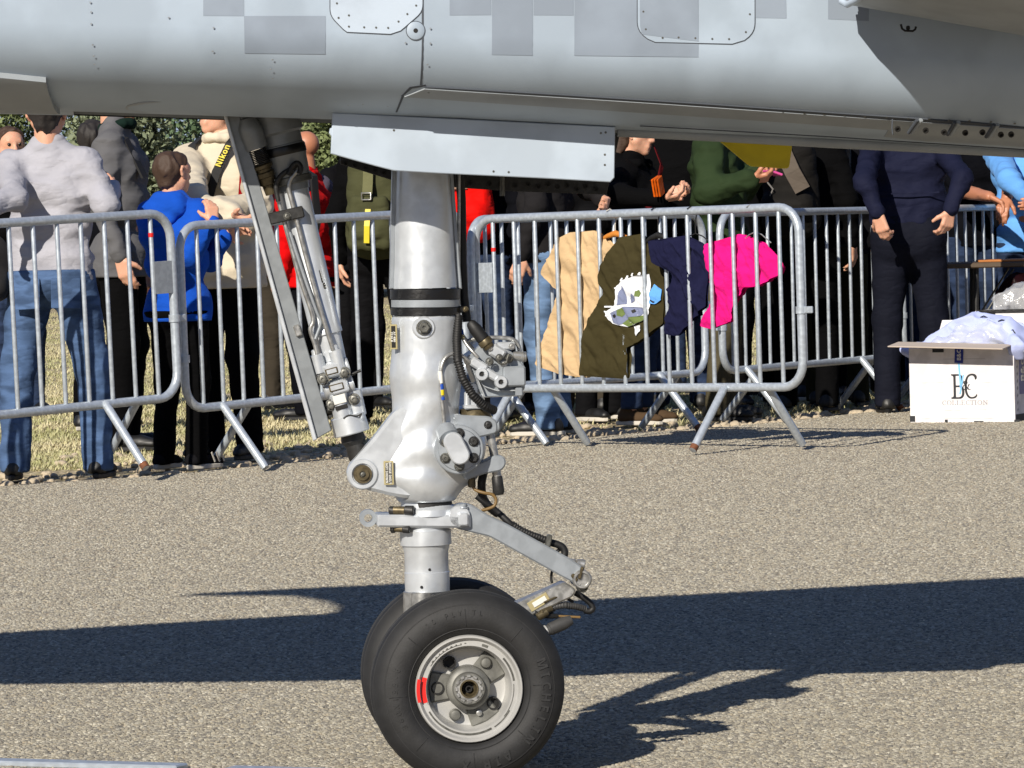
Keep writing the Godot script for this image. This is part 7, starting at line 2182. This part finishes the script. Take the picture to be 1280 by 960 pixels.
	for q in [[0.40, 0.505, -0.11, 0.4], [0.46, 0.50, -0.10, -0.3], [0.53, 0.45, -0.06, 0.9], [0.36, 0.52, -0.12, 0.1]]:
		mb = Mb.new()
		mb.tube([Vector3(q[0] - 0.02, q[1], q[2]), Vector3(q[0], q[1] + 0.008, q[2] + 0.004), Vector3(q[0] + 0.02 * cos(q[3]), q[1] - 0.012 * q[3], q[2] + 0.006)], 0.0035, 6)
		part(pt, "printed_mark", mb, ink)
	var film := StandardMaterial3D.new()
	film.albedo_color = Color(0.93, 0.94, 0.95, 0.22)
	film.transparency = BaseMaterial3D.TRANSPARENCY_ALPHA
	film.roughness = 0.12
	film.normal_enabled = true
	film.normal_texture = M.soft_n
	film.normal_scale = 1.2
	film.uv1_triplanar = true
	film.uv1_scale = Vector3.ONE * 6.0
	var bagn := Net.new()
	bagn.add([[Vector3(0.14, 0.39, -0.04), Vector3(0.46, 0.42, -0.06), 0.035, 0.06], [Vector3(0.25, 0.43, -0.07), Vector3(0.40, 0.45, -0.08), 0.05, 0.055]], 0.010, 0.03, 0.02, folds, Vector3(1.2, 1.8, 1.3) * 8.0)
	var pb := part(self, "plastic_wrap", bagn, film)
	pb.transform = c.transform
	tag(pb, "crumpled clear plastic wrap on the lilac shirts in the white box", "plastic wrap")
	# second box and a clear bag behind
	var c2 := thing("cardboard_box", "smaller cardboard box sealed with black tape, behind the open white box", "box", Vector3(2.4, -0.0367, -23.95) * Vector3(1, 0, 1), -0.3)
	for q in [[Vector3(0.2, 0.27, -0.15), Vector3(0.40, 0.54, 0.30), "box_body", card], [Vector3(0.2, 0.5425, -0.15), Vector3(0.10, 0.002, 0.3), "black_tape", M.tape], [Vector3(0.06, 0.46, 0.001), Vector3(0.09, 0.15, 0.002), "black_tape", M.tape], [Vector3(0.2, 0.535, 0.001), Vector3(0.39, 0.02, 0.002), "black_tape", M.tape]]:
		mb = Mb.new()
		mb.box(q[0], q[1], Basis.IDENTITY, 0.002 if q[1].z > 0.01 and q[1].y > 0.01 else 0.0004)
		part(c2, q[2], mb, q[3])
	bagn = Net.new()
	bagn.add([[Vector3(0.12, 0.58, -0.1), Vector3(0.32, 0.60, -0.1), 0.05, 0.075], [Vector3(0.2, 0.63, -0.12), Vector3(0.27, 0.64, -0.1), 0.04, 0.05]], 0.011, 0.03, 0.02, folds, Vector3(1.2, 1.5, 1.2) * 9.0)
	var p2 := part(self, "plastic_bag", bagn, film)
	p2.transform = c2.transform
	tag(p2, "clear plastic bag standing on the black-taped box", "plastic bag")

func table():
	var t := thing("folding_table", "folding table with a brown edge at the right edge, before the barrier", "table", Vector3(2.349, -0.0407, -24.9) * Vector3(1, 0, 1), -0.06)
	var wood := tri_map(mat(Color(0.30, 0.24, 0.17), 0.6), 4.0, M.worn)
	var mb := Mb.new()
	mb.box(Vector3(0.6, 0.765, -0.35), Vector3(1.2, 0.03, 0.7), Basis.IDENTITY, 0.006)
	part(t, "table_top", mb, wood)
	for x in [0.16, 1.04]:
		for z in [-0.08, -0.62]:
			mb = Mb.new()
			mb.tube([Vector3(x, 0.75, z), Vector3(x - 0.02, 0.0, z)], 0.014, 8)
			part(t, "leg", mb, M.dark_steel)
	mb = Mb.new()
	mb.tube([Vector3(0.17, 0.45, -0.08), Vector3(0.36, 0.74, -0.08)], 0.006, 6)
	mb.tube([Vector3(0.17, 0.45, -0.62), Vector3(0.36, 0.74, -0.62)], 0.006, 6)
	part(t, "brace", mb, M.dull_steel)
	var b := Mb.new()
	b.box(Vector3(0.66, 0.786, -0.2), Vector3(0.98, 0.012, 0.36), Basis.IDENTITY, 0.003)
	var bo := part(self, "wooden_board", b, tri_map(mat(Color(0.68, 0.42, 0.18), 0.55), 3.0, M.worn))
	bo.transform = t.transform
	tag(bo, "orange wooden board lying on the folding table", "board")
	var n := Net.new()
	n.add([[Vector3(0.33, 0.58, -0.02), Vector3(0.5, 0.5, -0.05), 0.07, 0.1], [Vector3(0.36, 0.66, -0.02), Vector3(0.48, 0.62, -0.04), 0.06, 0.08]], 0.013, 0.04, 0.015, folds, Vector3.ONE * 8.0)
	var bg := part(self, "bin_bag", n, fabric(Color(0.11, 0.04, 0.05), 0.35))
	bg.transform = t.transform
	tag(bg, "dark maroon bag hanging under the table edge at the right", "bag")

func _ready():
	set_stage()
	make_materials()
	build_setting()
	build_far()
	build_jet()
	build_barriers()
	build_people()
	build_goods()
